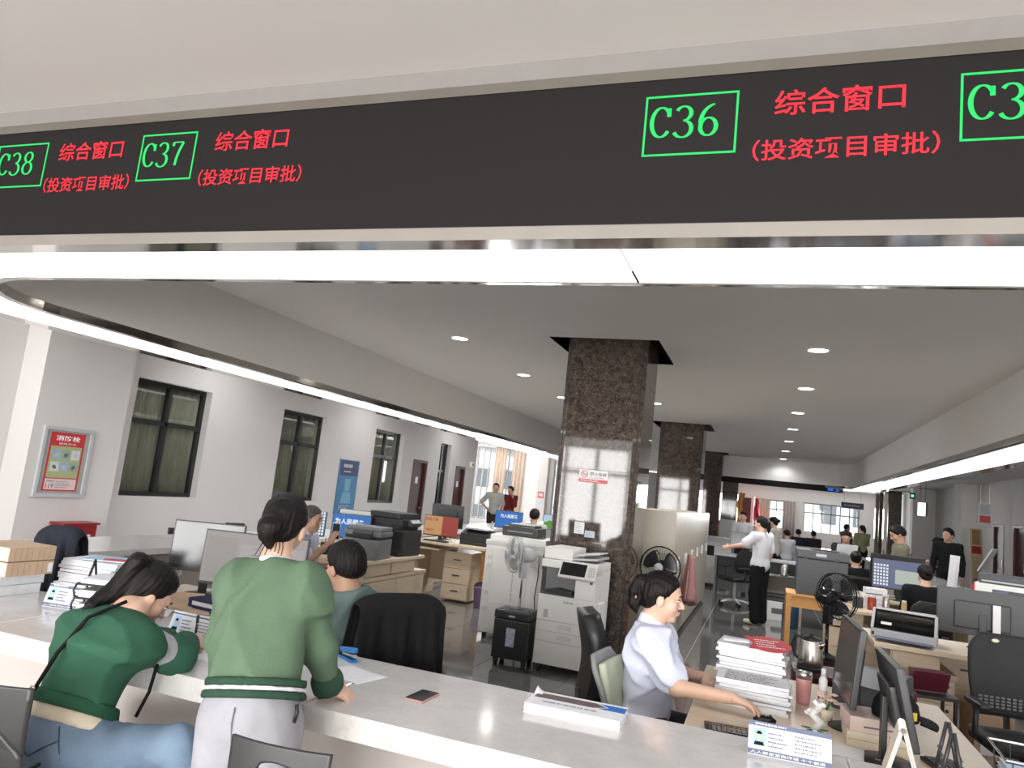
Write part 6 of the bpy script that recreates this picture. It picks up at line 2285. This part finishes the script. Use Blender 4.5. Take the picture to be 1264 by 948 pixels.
def person(name, label, J, top, bottom, skin, hair, res=.012, hres=.006, s=.92, group=None, extra=None):
    """J: joints in world coordinates. top / bottom: (material, sleeve end 0..1 along the arm, options)"""
    t = thing(name, label, 'person', (0, 0, 0), 0, group)
    A = {k: np.asarray(v, float) if k not in ('hand_l', 'hand_r') else v for k, v in J.items()}
    hs = A['hs'] if 'hs' in A else .95
    hs = float(hs)
    F, P, R = head_field(A['head'], A['face'], A['up'], hs, A['neck'])
    nets = [F.net(hres)]
    pel, neck = A['pelvis'], A['neck']
    ax = unit(neck - pel)
    L = np.linalg.norm(neck - pel)
    rt = unit(A['sh_r'] - A['sh_l'])
    rt = unit(rt - ax * (rt @ ax))
    fw = np.cross(ax, rt)
    TR = np.array([rt, fw, ax])
    hipr = unit(A['hip_r'] - A['hip_l'])
    hfw = np.cross(np.array([0, 0, 1.0]), hipr)
    HR = np.array([hipr, hfw, np.array([0, 0, 1.0])])
    stout = float(A.get('stout', 1.0))
    bend = float(A.get('bend', 0.0))
    wx = float(A.get('wx', 1.0))

    def torso(F, g):
        F.bone(A['sh_l'], A['sh_r'], .050 * s + g, None, .05)
        F.bone(neck - ax * .03, A['sh_l'], .042 * s + g, .05 * s + g, .04).bone(neck - ax * .03, A['sh_r'], .042 * s + g, .05 * s + g, .04)
        F.ell(pel + ax * L * .66 - fw * bend, np.array([.148 * s * stout + g, .102 * s * stout + g, L * .30 + g]), TR, .06)
        F.ell(pel + ax * L * .34 - fw * bend * .9, np.array([.132 * s * stout * wx + g, .098 * s * stout * wx + g, L * .28 + g]), TR, .06)

    def hips(F, g):
        F.ell(pel + ax * .02, np.array([.158 * s * stout + g, .118 * s * stout + g, .115 * s + g]), HR, .05)

    def arm(F, q, g, a0=0.0, a1=2.0, flare=0.0):
        sh, el, wr = A['sh_' + q], A['el_' + q], A['wr_' + q]
        r0, r1, r2 = .050 * s, .040 * s, .028 * s
        if a0 < 1:
            e = min(a1, 1.0)
            F.bone(sh + (el - sh) * a0, sh + (el - sh) * e, r0 + (r1 - r0) * a0 + g, r0 + (r1 - r0) * e + g + flare * (a1 < 1), .03)
        if a1 > 1:
            b = max(0, a0 - 1)
            e = a1 - 1
            F.bone(el + (wr - el) * b, el + (wr - el) * e, r1 + (r2 - r1) * b + g, r1 + (r2 - r1) * e + g, .025)

    def leg(F, q, g, end=1.0, wide=0.0):
        F.bone(A['hip_' + q], A['kn_' + q], .082 * s * stout + g, .056 * s + g + wide * .5, .05)
        F.bone(A['kn_' + q], A['kn_' + q] + (A['an_' + q] - A['kn_' + q]) * end, .056 * s + g + wide * .5, .038 * s + g + wide, .03)

    B = Field(.04)
    torso(B, -.004)
    hips(B, -.004)
    for q in 'lr':
        arm(B, q, 0)
        leg(B, q, -.006)
        B.bone(A['an_' + q], A['to_' + q], .032 * s, .026 * s, .02)
    nets.append(B.net(res))
    for q in 'lr':
        hd = J.get('hand_' + q)
        if hd:
            HF = Field(.01)
            HF.bone(A['el_' + q] * .15 + A['wr_' + q] * .85, A['wr_' + q], .031 * s, .025 * s, .012)
            hand_field(HF, A['wr_' + q], hd[0], hd[1], hd[2], .95 * s, hd[3])
            nets.append(HF.net(.0042 if res < .011 else .006))
    meshobj('body', nets, skin, t)
    if res < .013 or A.get('showface'):
        add_face(t, P, R, hs)
    # clothing
    mat, slv, o = top
    T_ = Field(.045)
    g = o.get('g', .012)
    torso(T_, g)
    if not o.get('short_hem'):
        hips(T_, g * .8 + .004)
    if not o.get('split'):
        for q in 'lr':
            arm(T_, q, g, 0, slv, o.get('flare', .008))
    else:
        for q in 'lr':
            arm(T_, q, g, 0, .10, 0)
    hem = o.get('hem', -.02)
    T_.plane(-ax, -ax @ (pel + ax * hem))
    T_.plane(ax, ax @ (neck + ax * o.get('collar', .012)))
    T_.fold = folds(o.get('seed', 3), o.get('fold', .005), o.get('fr', 24))
    meshobj(o.get('name', 'shirt'), [T_.net(res)], mat, t)
    if o.get('split'):
        for q in 'lr':
            U = Field(.03)
            arm(U, q, g - .006, .06, o['split'][0])
            U.fold = folds(5, .003, 40)
            meshobj('upper_sleeve', [U.net(res)], o['split'][1], t)
            U = Field(.03)
            arm(U, q, g + .006, o['split'][0] - .03, slv)
            U.fold = folds(8, .006, 50)
            meshobj('lower_sleeve', [U.net(res)], o['split'][2], t)
    if o.get('cuff'):
        for q in 'lr':
            el, wr = A['el_' + q], A['wr_' + q]
            U = Field(0)
            e0, e1 = slv - 1 - .02, slv - 1 + .14
            U.bone(el + (wr - el) * e0, el + (wr - el) * e1, .034 * s + g, .031 * s + g, 0)
            U.plane(unit(wr - el), unit(wr - el) @ (el + (wr - el) * (e1 + .02)))
            meshobj('cuff', [U.net(max(.006, res * .8))], o['cuff'], t)
    for nm, z0, z1, gg, mt in o.get('bands', ()):
        U = Field(.045)
        torso(U, g + gg)
        hips(U, g * .8 + .004 + gg)
        U.plane(-ax, -ax @ (pel + ax * z0))
        U.plane(ax, ax @ (pel + ax * z1))
        meshobj(nm, [U.net(min(res, .009))], mt, t)
    if o.get('collar_mat'):
        f, u, r = R[1], R[2], R[0]
        m = MB()
        cx = neck + ax * .012
        rad = .060 * s
        m.grid(lambda a, b: tuple(cx + (rt * math.cos(2 * PI * a) * (rad + .012 * (1 - b)) + fw * (math.sin(2 * PI * a) * (rad + .012 * (1 - b)) - .0)) + ax * (-.022 + o.get('collar_h', .045) * b - .02 * max(0, math.sin(2 * PI * a)))), 32, 5)
        m.build('collar', o['collar_mat'], t, True, solid=.006)
    mat, end, o2 = bottom
    U = Field(.04)
    if wl_(o2) > .1:
        torso(U, .004)
    hips(U, .010)
    LG = Field(.04)
    for q in 'lr':
        U.bone(A['hip_' + q], A['hip_' + q] + (A['kn_' + q] - A['hip_' + q]) * .3, .082 * s * stout + .010, .074 * s + .010, .05)
        leg(LG, q, .010 + o2.get('wide', 0) * .3, end, o2.get('wide', 0))
    LG.fold = folds(o2.get('seed', 6), o2.get('fold', .004), o2.get('fr', 30))
    wl = o2.get('waist', .07)
    U.plane(ax, ax @ (pel + ax * wl))
    U.fold = folds(o2.get('seed', 6), o2.get('fold', .004), o2.get('fr', 30))
    meshobj(o2.get('name', 'trousers'), [U.net(res), LG.net(res)], mat, t)
    for q in 'lr':
        S_ = Field(.02)
        a, b = A['an_' + q], A['to_' + q]
        S_.bone(a + (0, 0, -.028), b, .040 * s, .034 * s, .02)
        S_.plane((0, 0, -1), -(min(b[2], a[2]) - .030))
        meshobj('shoe', [S_.net(max(.008, res * .8))], o2.get('shoe', 'black'), t)
    # hair
    style, hm, pts = hair
    HF = hair_field(P, R, hs, style)
    if pts:
        W = [P(*q) if len(q) == 3 else np.array(q[1:]) for q in pts[0]]
        for i in range(len(W) - 1):
            HF.bone(W[i], W[i + 1], pts[1][i] * hs, pts[1][i + 1] * hs, .012)
    h = meshobj('hair', [HF.net(min(hres, .006) if res < .013 else hres)], hm, t)
    return t, dict(P=P, R=R, A=A, ax=ax, rt=rt, fw=fw, pel=pel, neck=neck, s=s, g=g)


def pose(x, y, ang, Hh=1.55, kind='stand', arms='down', turn=0.0, nod=0.0, lean=0.0, seat=.44):
    """canonical joints, local +y forward, turned by ang about z"""
    k = Hh / 1.70
    J = {}
    if kind == 'stand':
        J.update(pelvis=(0, 0, .90), hip_r=(.085, 0, .87), hip_l=(-.085, 0, .87), kn_r=(.095, .015, .48), kn_l=(-.095, .015, .48), an_r=(.10, -.02, .085), an_l=(-.10, -.02, .085),
                 to_r=(.12, .13, .045), to_l=(-.12, .13, .045))
        nz = 1.42
    else:
        z = seat / k + .08
        J.update(pelvis=(0, 0, z), hip_r=(.09, .02, z - .01), hip_l=(-.09, .02, z - .01), kn_r=(.12, .42, z - .0), kn_l=(-.12, .42, z - .0), an_r=(.12, .40, .085), an_l=(-.12, .40, .085),
                 to_r=(.13, .55, .045), to_l=(-.13, .55, .045))
        nz = z + .53
    pz = J['pelvis'][2]
    ln = math.tan(lean)
    up = lambda px, py, pz_: (px, py + (pz_ - pz) * ln, pz + (pz_ - pz) * math.cos(lean))
    J['neck'] = up(0, 0, nz)
    J['sh_r'] = up(.17, .0, nz - .055)
    J['sh_l'] = up(-.17, .0, nz - .055)
    hx = up(0, .03, nz + .135)
    J['head'] = hx
    sh = nz - .055
    dn = {'el': up(.225, -.02, sh - .28), 'wr': (up(.23, -.02, sh - .28)[0], up(.23, .05, sh - .52)[1], up(.23, 0, sh - .52)[2])}
    fwd_ = {'el': (.21, up(0, .06, sh - .25)[1], up(0, 0, sh - .26)[2]), 'wr': (.13, up(0, .06, sh - .25)[1] + .23, up(0, 0, sh - .25)[2] + .02)}
    for q, sg in (('r', 1), ('l', -1)):
        a = arms if isinstance(arms, str) else arms[0 if q == 'r' else 1]
        if a == 'down':
            e, w = dn['el'], dn['wr']
        elif a == 'phone':
            e = (.24, up(0, .10, sh - .2)[1], up(0, 0, sh - .22)[2])
            w = (.13, e[1] + .02, up(0, 0, sh + .07)[2])
        elif a == 'out':
            e = (.32, .12, sh - .16)
            w = (.36, .34, sh - .22)
        elif a == 'hip':
            e = (.36, -.02, sh - .22)
            w = (.20, .06, sh - .36)
        else:
            e, w = fwd_['el'], fwd_['wr']
        J['el_' + q] = (sg * e[0], e[1], e[2])
        J['wr_' + q] = (sg * w[0], w[1], w[2])
    c, s_ = math.cos(ang), math.sin(ang)
    rot = lambda v: np.array([v[0] * c - v[1] * s_, v[0] * s_ + v[1] * c, v[2]])
    out = {n: rot(np.array(v) * k) + np.array([x, y, 0]) for n, v in J.items()}
    a2 = ang + turn
    fd = np.array([-math.sin(a2) * math.cos(nod), math.cos(a2) * math.cos(nod), math.sin(nod)])
    out['face'] = fd
    out['up'] = np.array([0, 0, 1.0]) + unit([-math.sin(a2), math.cos(a2), 0]) * (lean * .5)
    for q, sg in (('r', 1), ('l', -1)):
        d = unit(out['wr_' + q] - out['el_' + q])
        out['hand_' + q] = (d, rot((sg * 1.0, 0, .3)), rot((0, 1, .2)), .45)
    out['hs'] = k * 1.02
    return out


def hd(d, n, th, curl):
    return (np.array(d, float), np.array(n, float), np.array(th, float), curl)


# ---- bending woman in the green sweatshirt, writing at the counter
J1 = dict(head=(-2.125, 2.205, 1.045), face=(.36, .74, -.62), up=(.25, .35, .8), neck=(-2.105, 2.115, .99), hs=.96,
          sh_l=(-2.225, 2.07, .915), sh_r=(-1.99, 2.065, .925), el_l=(-2.34, 2.26, .845), wr_l=(-2.17, 2.40, .835), el_r=(-1.965, 2.235, .845), wr_r=(-2.075, 2.395, .845),
          hand_l=hd((.8, .5, 0), (0, 0, 1), (0, 1, 0), .4), hand_r=hd((.02, .95, .05), (.60, .1, .75), (-.6, .3, .3), .95),
          pelvis=(-2.10, 1.93, .60), hip_l=(-2.19, 1.95, .58), hip_r=(-2.02, 1.95, .585), kn_l=(-2.33, 2.27, .55), kn_r=(-1.735, 2.04, .645), an_l=(-2.33, 2.20, .085), an_r=(-1.74, 2.17, .085),
          to_l=(-2.33, 2.33, .045), to_r=(-1.74, 2.31, .045), bend=.035, stout=1.04)
t1, q1 = person('person', 'woman in green sweatshirt and jeans bending over the counter, writing with a pen', J1,
                ('greenknit', 1.93, dict(name='sweatshirt', g=.022, hem=.105, fold=.020, fr=20, seed=5, split=(.86, 'greymarl', 'greenknit'), bands=(('hem_band', .098, .140, .003, 'greenhem'), ('undershirt', .055, .104, -.010, 'cream')))),
                ('denim', .96, dict(name='jeans', waist=.125, fold=.006, fr=34, shoe='white')), 'skinlight',
                ('pony', 'hair', ([(-.085, .075, 0), (-.125, .065, .02), ('w', -2.175, 2.10, 1.05), ('w', -2.19, 2.03, 1.01), ('w', -2.20, 1.965, .975)], [.034, .034, .040, .034, .016])), .0095, .005)
# ---- standing woman with her back turned
J2 = dict(head=(-1.548, 2.165, 1.36), face=(-.30, .93, -.22), up=(-.02, .25, 1), neck=(-1.515, 2.105, 1.243), hs=.90,
          sh_l=(-1.615, 2.045, 1.165), sh_r=(-1.405, 2.125, 1.165), el_l=(-1.675, 2.09, .97), wr_l=(-1.64, 2.31, .845), el_r=(-1.355, 2.20, .985), wr_r=(-1.365, 2.285, .845),
          hand_l=hd((.2, .9, -.1), (0, 0, 1), (1, 0, 0), .35), hand_r=hd((.55, .55, -.30), (.2, -.3, .9), (-.6, .6, 0), .7),
          pelvis=(-1.435, 1.985, .80), hip_l=(-1.515, 1.965, .77), hip_r=(-1.36, 2.02, .77), kn_l=(-1.535, 1.985, .43), kn_r=(-1.375, 2.04, .43), an_l=(-1.55, 1.95, .085), an_r=(-1.38, 2.0, .085),
          to_l=(-1.58, 2.09, .045), to_r=(-1.38, 2.14, .045), stout=.90, wx=1.12)
t2, q2 = person('person', 'woman in sage green sweatshirt and grey sweatpants, standing with her back turned', J2,
                ('greenpale', 1.90, dict(name='sweatshirt', g=.024, hem=.095, fold=.020, fr=22, seed=11, cuff='greendark', collar_mat='tee', collar_h=.026,
                                         bands=(('hem_band', .053, .076, .009, 'greendark'), ('hem_stripe', .076, .089, .010, 'tee'), ('hem_band', .089, .112, .009, 'greendark')))),
                ('sweatgrey', .97, dict(name='sweatpants', waist=.14, wide=.012, fold=.006, fr=26, shoe='white')), 'skinlight',
                ('low', 'hair', ([(-.075, -.005, .0), (-.110, -.022, -.012), (-.105, -.050, -.015), (-.090, -.085, -.005), (-.080, -.125, .004)], [.046, .044, .032, .020, .008])), .0095, .005)
# ---- man in teal
J3 = dict(head=(-1.875, 3.145, 1.115), face=(-.93, .32, -.12), up=(-.05, 0, 1), neck=(-1.835, 3.14, 1.01), hs=.99,
          sh_l=(-1.90, 2.985, .935), sh_r=(-1.75, 3.30, .935), el_l=(-2.06, 2.98, .73), wr_l=(-2.26, 3.08, .745), el_r=(-1.95, 3.40, .74), wr_r=(-2.18, 3.36, .745),
          hand_l=hd((-1, .2, 0), (0, 0, 1), (0, 1, 0), .4), hand_r=hd((-1, -.1, 0), (0, 0, 1), (0, -1, 0), .4),
          pelvis=(-1.74, 3.21, .52), hip_l=(-1.79, 3.13, .51), hip_r=(-1.75, 3.29, .51), kn_l=(-2.12, 3.17, .52), kn_r=(-2.1, 3.36, .52), an_l=(-2.11, 3.17, .085), an_r=(-2.1, 3.36, .085),
          to_l=(-2.25, 3.17, .045), to_r=(-2.24, 3.36, .045), stout=1.06)
t3, q3 = person('person', 'short-haired man in a teal shirt seated behind the counter, seen from behind', J3, ('teal', .8, dict(g=.015, fold=.018, fr=24, seed=8, hem=-.05)),
                ('darkcoat', .97, {}), 'skintan', ('short', 'hair', None), .011, .005)
# ---- seated woman in the white shirt
J5 = dict(head=(-.447, 3.705, 1.13), face=(.985, .14, -.12), up=(.12, 0, 1), neck=(-.487, 3.715, 1.013), hs=.97,
          sh_r=(-.485, 3.575, .93), sh_l=(-.475, 3.86, .92), el_r=(-.325, 3.50, .775), wr_r=(-.085, 3.44, .79), el_l=(-.37, 3.92, .755), wr_l=(-.225, 3.82, .77),
          hand_r=hd((.93, -.10, -.16), (.1, .1, 1), (.1, 1, 0), .45), hand_l=hd((.25, -.9, -.08), (0, 0, 1), (1, 0, 0), .4),
          pelvis=(-.50, 3.72, .53), hip_r=(-.47, 3.63, .52), hip_l=(-.47, 3.80, .52), kn_r=(-.12, 3.62, .50), kn_l=(-.12, 3.82, .50), an_r=(-.13, 3.62, .085), an_l=(-.13, 3.82, .085),
          to_r=(.0, 3.62, .045), to_l=(.0, 3.82, .045), stout=1.0)
t5, q5 = person('person', 'ponytailed woman in a white short-sleeved shirt at her desk, hand on the mouse', J5, ('shirtwhite', .72, dict(g=.016, fold=.018, fr=26, seed=4, hem=-.06, flare=.016, collar=-.004, collar_mat='shirtwhite')),
                ('darkcoat', .97, {}), 'skinlight', ('pony', 'hair', ([(-.085, .055, 0), (-.118, .05, 0), (-.135, .0, 0), (-.128, -.06, 0), (-.105, -.115, 0)], [.030, .034, .036, .030, .014])), .0095, .0045)
# ---- man in pale blue with his hand raised
J4 = pose(-3.62, 5.32, -PI / 2 + .25, 1.52, 'sit', ('fwd', 'fwd'), .0, -.15, .06, .47)
J4['wr_r'] = np.array([-3.36, 5.36, .96])
J4['el_r'] = np.array([-3.42, 5.16, .82])
J4['hand_r'] = hd((.2, .25, .9), (-.3, -.9, .2), (-.5, .3, .2), .9)
person('person', 'close-cropped man in a pale blue shirt with one hand raised before the slogan screen', J4, ('shirtblue', .75, dict(g=.014, fold=.006, collar_mat='shirtblue', collar=-.004)), ('darkcoat', .97, {}), 'skintan', ('crop', 'hairgrey', None), .012, .006)
# ---- office staff and visitors further back
PONY = ([(-.085, .03, 0), (-.118, .01, 0), (-.125, -.06, 0), (-.11, -.15, 0), (-.10, -.21, 0)], [.03, .034, .032, .026, .012])
BUN = ([(-.085, .03, 0), (-.125, .02, 0)], [.035, .038])
Jw = pose(-.03, 11.46, 1.0, 1.56, 'stand', ('down', 'out'), .15, -.1)
person('person', 'woman in white T-shirt and black trousers, back turned, reaching for a chair', Jw, ('tee', .75, dict(g=.020, fold=.008, hem=-.10)), ('blackcloth', .97, dict(wide=.02, waist=.02, shoe='cream')), 'skinlight', ('pony', 'hair', PONY), .014, .009)
B = [
    ('woman in ivory top and black trousers in profile beyond the woman in the white T-shirt', pose(.18, 15.7, 1.2, 1.56, 'stand', 'fwd', 0, -.2), 'ivory', 1.8, 'blackcloth', 'skinlight', ('low', 'hair', BUN)),
    ('clerk in black with a hair bun, seen from behind at the spreadsheet screen', pose(1.65, 9.08, .05, 1.54, 'sit', 'fwd', .1, -.2), 'blackcloth', 1.85, 'darkcoat', 'skinlight', ('bun', 'hair', BUN)),
    ('dark-haired clerk in black seen from behind beyond the big grey machine', pose(1.2, 11.25, .0, 1.5, 'sit', 'fwd', 0, -.3), 'blackcloth', 1.85, 'darkcoat', 'skinlight', ('bun', 'hair', BUN)),
    ('person with brown face bowed over a white paper, facing this way', pose(1.25, 13.2, PI - .1, 1.48, 'stand', 'fwd', 0, -.5, .12), 'darkcoat', 1.85, 'darkcoat', 'skintan', ('low', 'hair', None)),
    ('man in khaki jacket in profile, looking down at his hands', pose(1.80, 11.4, 1.65, 1.64, 'stand', 'fwd', 0, -.45, .08), 'khaki', 1.9, 'darkcoat', 'skintan', ('short', 'hair', None)),
    ('visitor in black bending over the side counter behind the khaki jacket', pose(3.4, 16.2, 1.35, 1.55, 'stand', 'fwd', 0, -.6, .38), 'darkcoat', 1.9, 'blackcloth', 'skintan', ('low', 'hair', BUN)),
    ('tall man in a black suit standing upright before the grey wall', pose(3.08, 15.1, PI - .25, 1.70, 'stand', 'down', -.5, 0), 'blackcloth', 1.92, 'blackcloth', 'skintan', ('short', 'hair', None)),
    ('man in a dark hooded coat standing by the wide far window', pose(2.3, 24.4, -1.0, 1.56, 'stand', 'fwd', 0, -.1), 'darkcoat', 1.9, 'blackcloth', 'skintan', ('crop', 'hair', None)),
    ('woman in an olive yellow jacket facing the man in the hooded coat', pose(2.62, 23.3, .35, 1.58, 'stand', 'fwd', .3, 0), 'olive', 1.9, 'blackcloth', 'skinlight', ('pony', 'hair', PONY)),
    ('woman in a checked pale shirt with one hand on her hip in the window bay', pose(-6.55, 17.85, PI + .3, 1.64, 'stand', ('hip', 'down'), .0, 0), 'checkgrey', .8, 'darkcoat', 'skintan', ('low', 'hair', None)),
    ('person in wine red holding a phone to the ear in the window bay', pose(-6.5, 18.9, PI - .2, 1.60, 'stand', ('down', 'phone'), .0, 0), 'wine', 1.6, 'blackcloth', 'skintan', ('short', 'hair', None)),
    ('man with white collar seen from behind at the green hillside screen', pose(-3.55, 11.62, .15, 1.60, 'sit', 'fwd', 0, 0), 'checkgrey', 1.8, 'darkcoat', 'skintan', ('short', 'hair', None)),
    ('person in a pale blue shirt bowed behind the far blue slogan screen', pose(-5.0, 13.4, -1.4, 1.50, 'sit', 'fwd', 0, -.5, .55), 'shirtblue', 1.2, 'darkcoat', 'skintan', ('short', 'hair', None)),
    ('person in white with a face mask behind the far black monitor', pose(-.45, 17.2, PI - .2, 1.60, 'stand', 'fwd', 0, -.2), 'tee', 1.6, 'darkcoat', 'skinlight', ('low', 'hair', None)),
    ('clerk in white shirt with head lowered near the narrow far window', pose(.55, 20.2, .4, 1.56, 'sit', 'fwd', .2, -.3), 'tee', 1.2, 'darkcoat', 'skinlight', ('short', 'hair', None)),
    ('clerk in dark clothes, the first beyond the lowered white shirt', pose(.95, 23.6, .2, 1.56, 'sit', 'fwd', 0, -.2), 'navycloth', 1.8, 'darkcoat', 'skintan', ('short', 'hair', None)),
    ('clerk in dark clothes, the farthest one below the wide window', pose(1.4, 24.2, .0, 1.56, 'sit', 'fwd', 0, -.2), 'darkcoat', 1.8, 'darkcoat', 'skintan', ('low', 'hair', None)),
]
for i, (lab, J, tm_, sl, bm_, sk, hr) in enumerate(B):
    far = J['pelvis'][1] > 14
    person('person', lab, J, (tm_, sl, dict(g=.016, fold=.005, seed=i, hem=-.05)), (bm_, .97, {}), sk, hr, .018 if not far else .024, .010 if not far else .014)

# ---- things worn or held
def snap(q, P0, off, toward):
    """push a point onto the surface of the sweatshirt along a direction"""
    F = Field(.045)
    A, s, g, ax, rt, fw, pel, neck = q['A'], q['s'], q['g'], q['ax'], q['rt'], q['fw'], q['pel'], q['neck']
    L = np.linalg.norm(neck - pel)
    TR = np.array([rt, fw, ax])
    st, bd = float(A.get('stout', 1)), float(A.get('bend', 0))
    best = np.array(P0, float)
    toward = pel + ax * np.clip((best - pel) @ ax, 0, L) - best
    for _ in range(80):
        ds = []
        for pr in (('b', A['sh_l'], A['sh_r'], .05 * s + g, .05 * s + g), ('b', neck - ax * .03, A['sh_l'], .042 * s + g, .05 * s + g), ('b', neck - ax * .03, A['sh_r'], .042 * s + g, .05 * s + g),
                   ('e', pel + ax * L * .66 - fw * bd, np.array([.148 * s * st + g, .102 * s * st + g, L * .30 + g]), TR), ('e', pel + ax * L * .34 - fw * bd * .9, np.array([.132 * s * st + g, .098 * s * st + g, L * .28 + g]), TR),
                   ('e', pel + ax * .02, np.array([.158 * s * st + g, .118 * s * st + g, .115 * s + g]), np.eye(3))):
            ds.append(float(F.dist(pr, *best)))
        d = min(ds) - off
        if d < .001:
            break
        best = best + unit(toward) * min(.03, max(.001, d * .8))
    return tuple(best)


strap = [(-2.02, 1.98, 1.13), (-2.09, 1.9, 1.02), (-2.14, 1.8, .93), (-2.18, 1.72, .84), (-2.215, 1.68, .76), (-2.235, 1.66, .69)]
pts = [snap(q1, p, .026, (0.0, .9, -.25)) for p in strap]
fine = []
for i in range(len(pts) - 1):
    for k in range(6):
        f = k / 6
        fine.append(tuple(np.array(pts[i]) * (1 - f) + np.array(pts[i + 1]) * f))
fine.append(pts[-1])
MB().tube(fine, .0065, 8).build('bag_strap', 'blackcloth', t1, True)
b = np.array(pts[3])
MB().lathe([(.008, -.003), (.013, 0), (.008, .003)], tuple(b + (-.0, -.008, .0)), 16, Rx(PI / 2), cap=False).build('strap_buckle', 'steel', t1, True)
MB().ell(q1['P'](-.105, .075, .012), (.016, .012, .014), sub=2).build('hair_tie', 'acrylic', t1, True)
MB().tube([(-1.96, 2.10, .90), (-1.955, 2.13, .84), (-1.98, 2.14, .74), (-2.0, 2.12, .66)], .006, 8).build('bag_strap', 'blackcloth', t1, True)


def onhips(q, P0, g):
    A, s, pel, ax = q['A'], q['s'], q['pel'], q['ax']
    st = float(A.get('stout', 1))
    F = Field(0)
    hr = unit(A['hip_r'] - A['hip_l'])
    HR = np.array([hr, np.cross(np.array([0, 0, 1.0]), hr), np.array([0, 0, 1.0])])
    b = np.array(P0, float)
    to = pel + np.array([0, 0, b[2] - pel[2]]) * .6 - b
    for _ in range(60):
        d = min(float(F.dist(p, *b)) for p in (('e', pel + ax * .02, np.array([.158 * s * st + .010, .118 * s * st + .010, .115 * s + .010]), HR),
                                               ('b', A['hip_r'], A['kn_r'], .082 * s * st + .010, .056 * s + .010), ('b', A['hip_l'], A['kn_l'], .082 * s * st + .010, .056 * s + .010))) - g
        if d < .001:
            break
        b = b + unit(to) * min(.02, max(.001, d * .8))
    return tuple(b)


# seams and pockets of the jeans and the sweatpants
def seam(q, t, P, r, name, mat, g):
    o = [onhips(q, p, g) for p in P]
    f = [tuple(np.array(o[i]) * (1 - k / 4) + np.array(o[i + 1]) * k / 4) for i in range(len(o) - 1) for k in range(4)] + [o[-1]]
    MB().tube(f, r, 6).build(name, mat, t, True)


seam(q1, t1, [(-2.22, 1.6, .62), (-2.10, 1.6, .60), (-1.98, 1.62, .64), (-1.90, 1.7, .67)], .0022, 'seam', 'seamblue', .004)
seam(q1, t1, [(-2.07, 1.6, .55), (-2.02, 1.6, .56), (-1.97, 1.62, .58)], .0055, 'pocket_zip', 'seam', .005)
seam(q1, t1, [(-1.93, 1.72, .72), (-1.90, 1.72, .66), (-1.86, 1.72, .60)], .0022, 'seam', 'seamblue', .004)
seam(q2, t2, [(-1.40, 1.65, .88), (-1.40, 1.65, .82), (-1.405, 1.65, .74), (-1.41, 1.65, .69)], .0022, 'seam', 'seamgrey', .002)
MB().tube([(-1.292, 2.0, .865), (-1.287, 2.0, .84), (-1.29, 1.995, .815)], .006, 6).build('drawcord', 'black', t2, True)
wr = q1['A']['wr_r']
t = thing('pen', 'black pen held upright in the hand of the bending woman', 'pen', tuple(wr + np.array((-.035, .085, -.030))), 0)
MB(Rx(.30) @ Ry(.22)).cone((0, 0, 0), (0, 0, .012), .001, .004, 10).cone((0, 0, .012), (0, 0, .11), .0045, .005, 10).cone((0, 0, .11), (0, 0, .14), .006, .006, 12).build('barrel', 'black', t, True)
MB(Rx(.30) @ Ry(.22)).cone((0, 0, .105), (0, 0, .11), .0062, seg=12).build('pen_ring', 'steel', t, True)
for k in range(7):
    a = -.6 + .2 * k
    MB().tube([q2['P'](-.085, -.035, .05 * math.sin(a)), q2['P'](-.10, -.085, .07 * math.sin(a) + .01), q2['P'](-.09, -.13 - .012 * (k % 3), .085 * math.sin(a))], [.0022, .0018, .0008], 5).build('loose_strand', 'hair', t2, True)
MB().ell(q5['P'](-.118, .052, 0), (.014, .020, .020), sub=2).build('hair_tie', 'acrylic', t5, True)
MB().ell(q5['P'](-.128, -.02, .03), (.006, .006, .018), sub=1).build('hair_clip', 'pinkmetal', t5, True)
t = thing('mobile_phone', 'pale phone raised in the hand of the man in pale blue', 'phone', (-3.36, 5.42, .985), .3)
MB().b2(-.034, .034, -.005, .005, 0, .14, .004).build('body', 'lightgrey', t)
MB().b2(-.030, .030, -.0062, -.005, .008, .132).build('screen', 'screenoff', t)
t = thing('mobile_phone', 'black phone held low by the man in khaki', 'phone', (1.42, 11.45, 1.06), .5)
MB().b2(-.03, .03, -.06, .06, 0, .01, .003).build('body', 'black', t)
MB().b2(-.028, .028, -.058, .058, .01, .011).build('screen', 'screenoff', t)
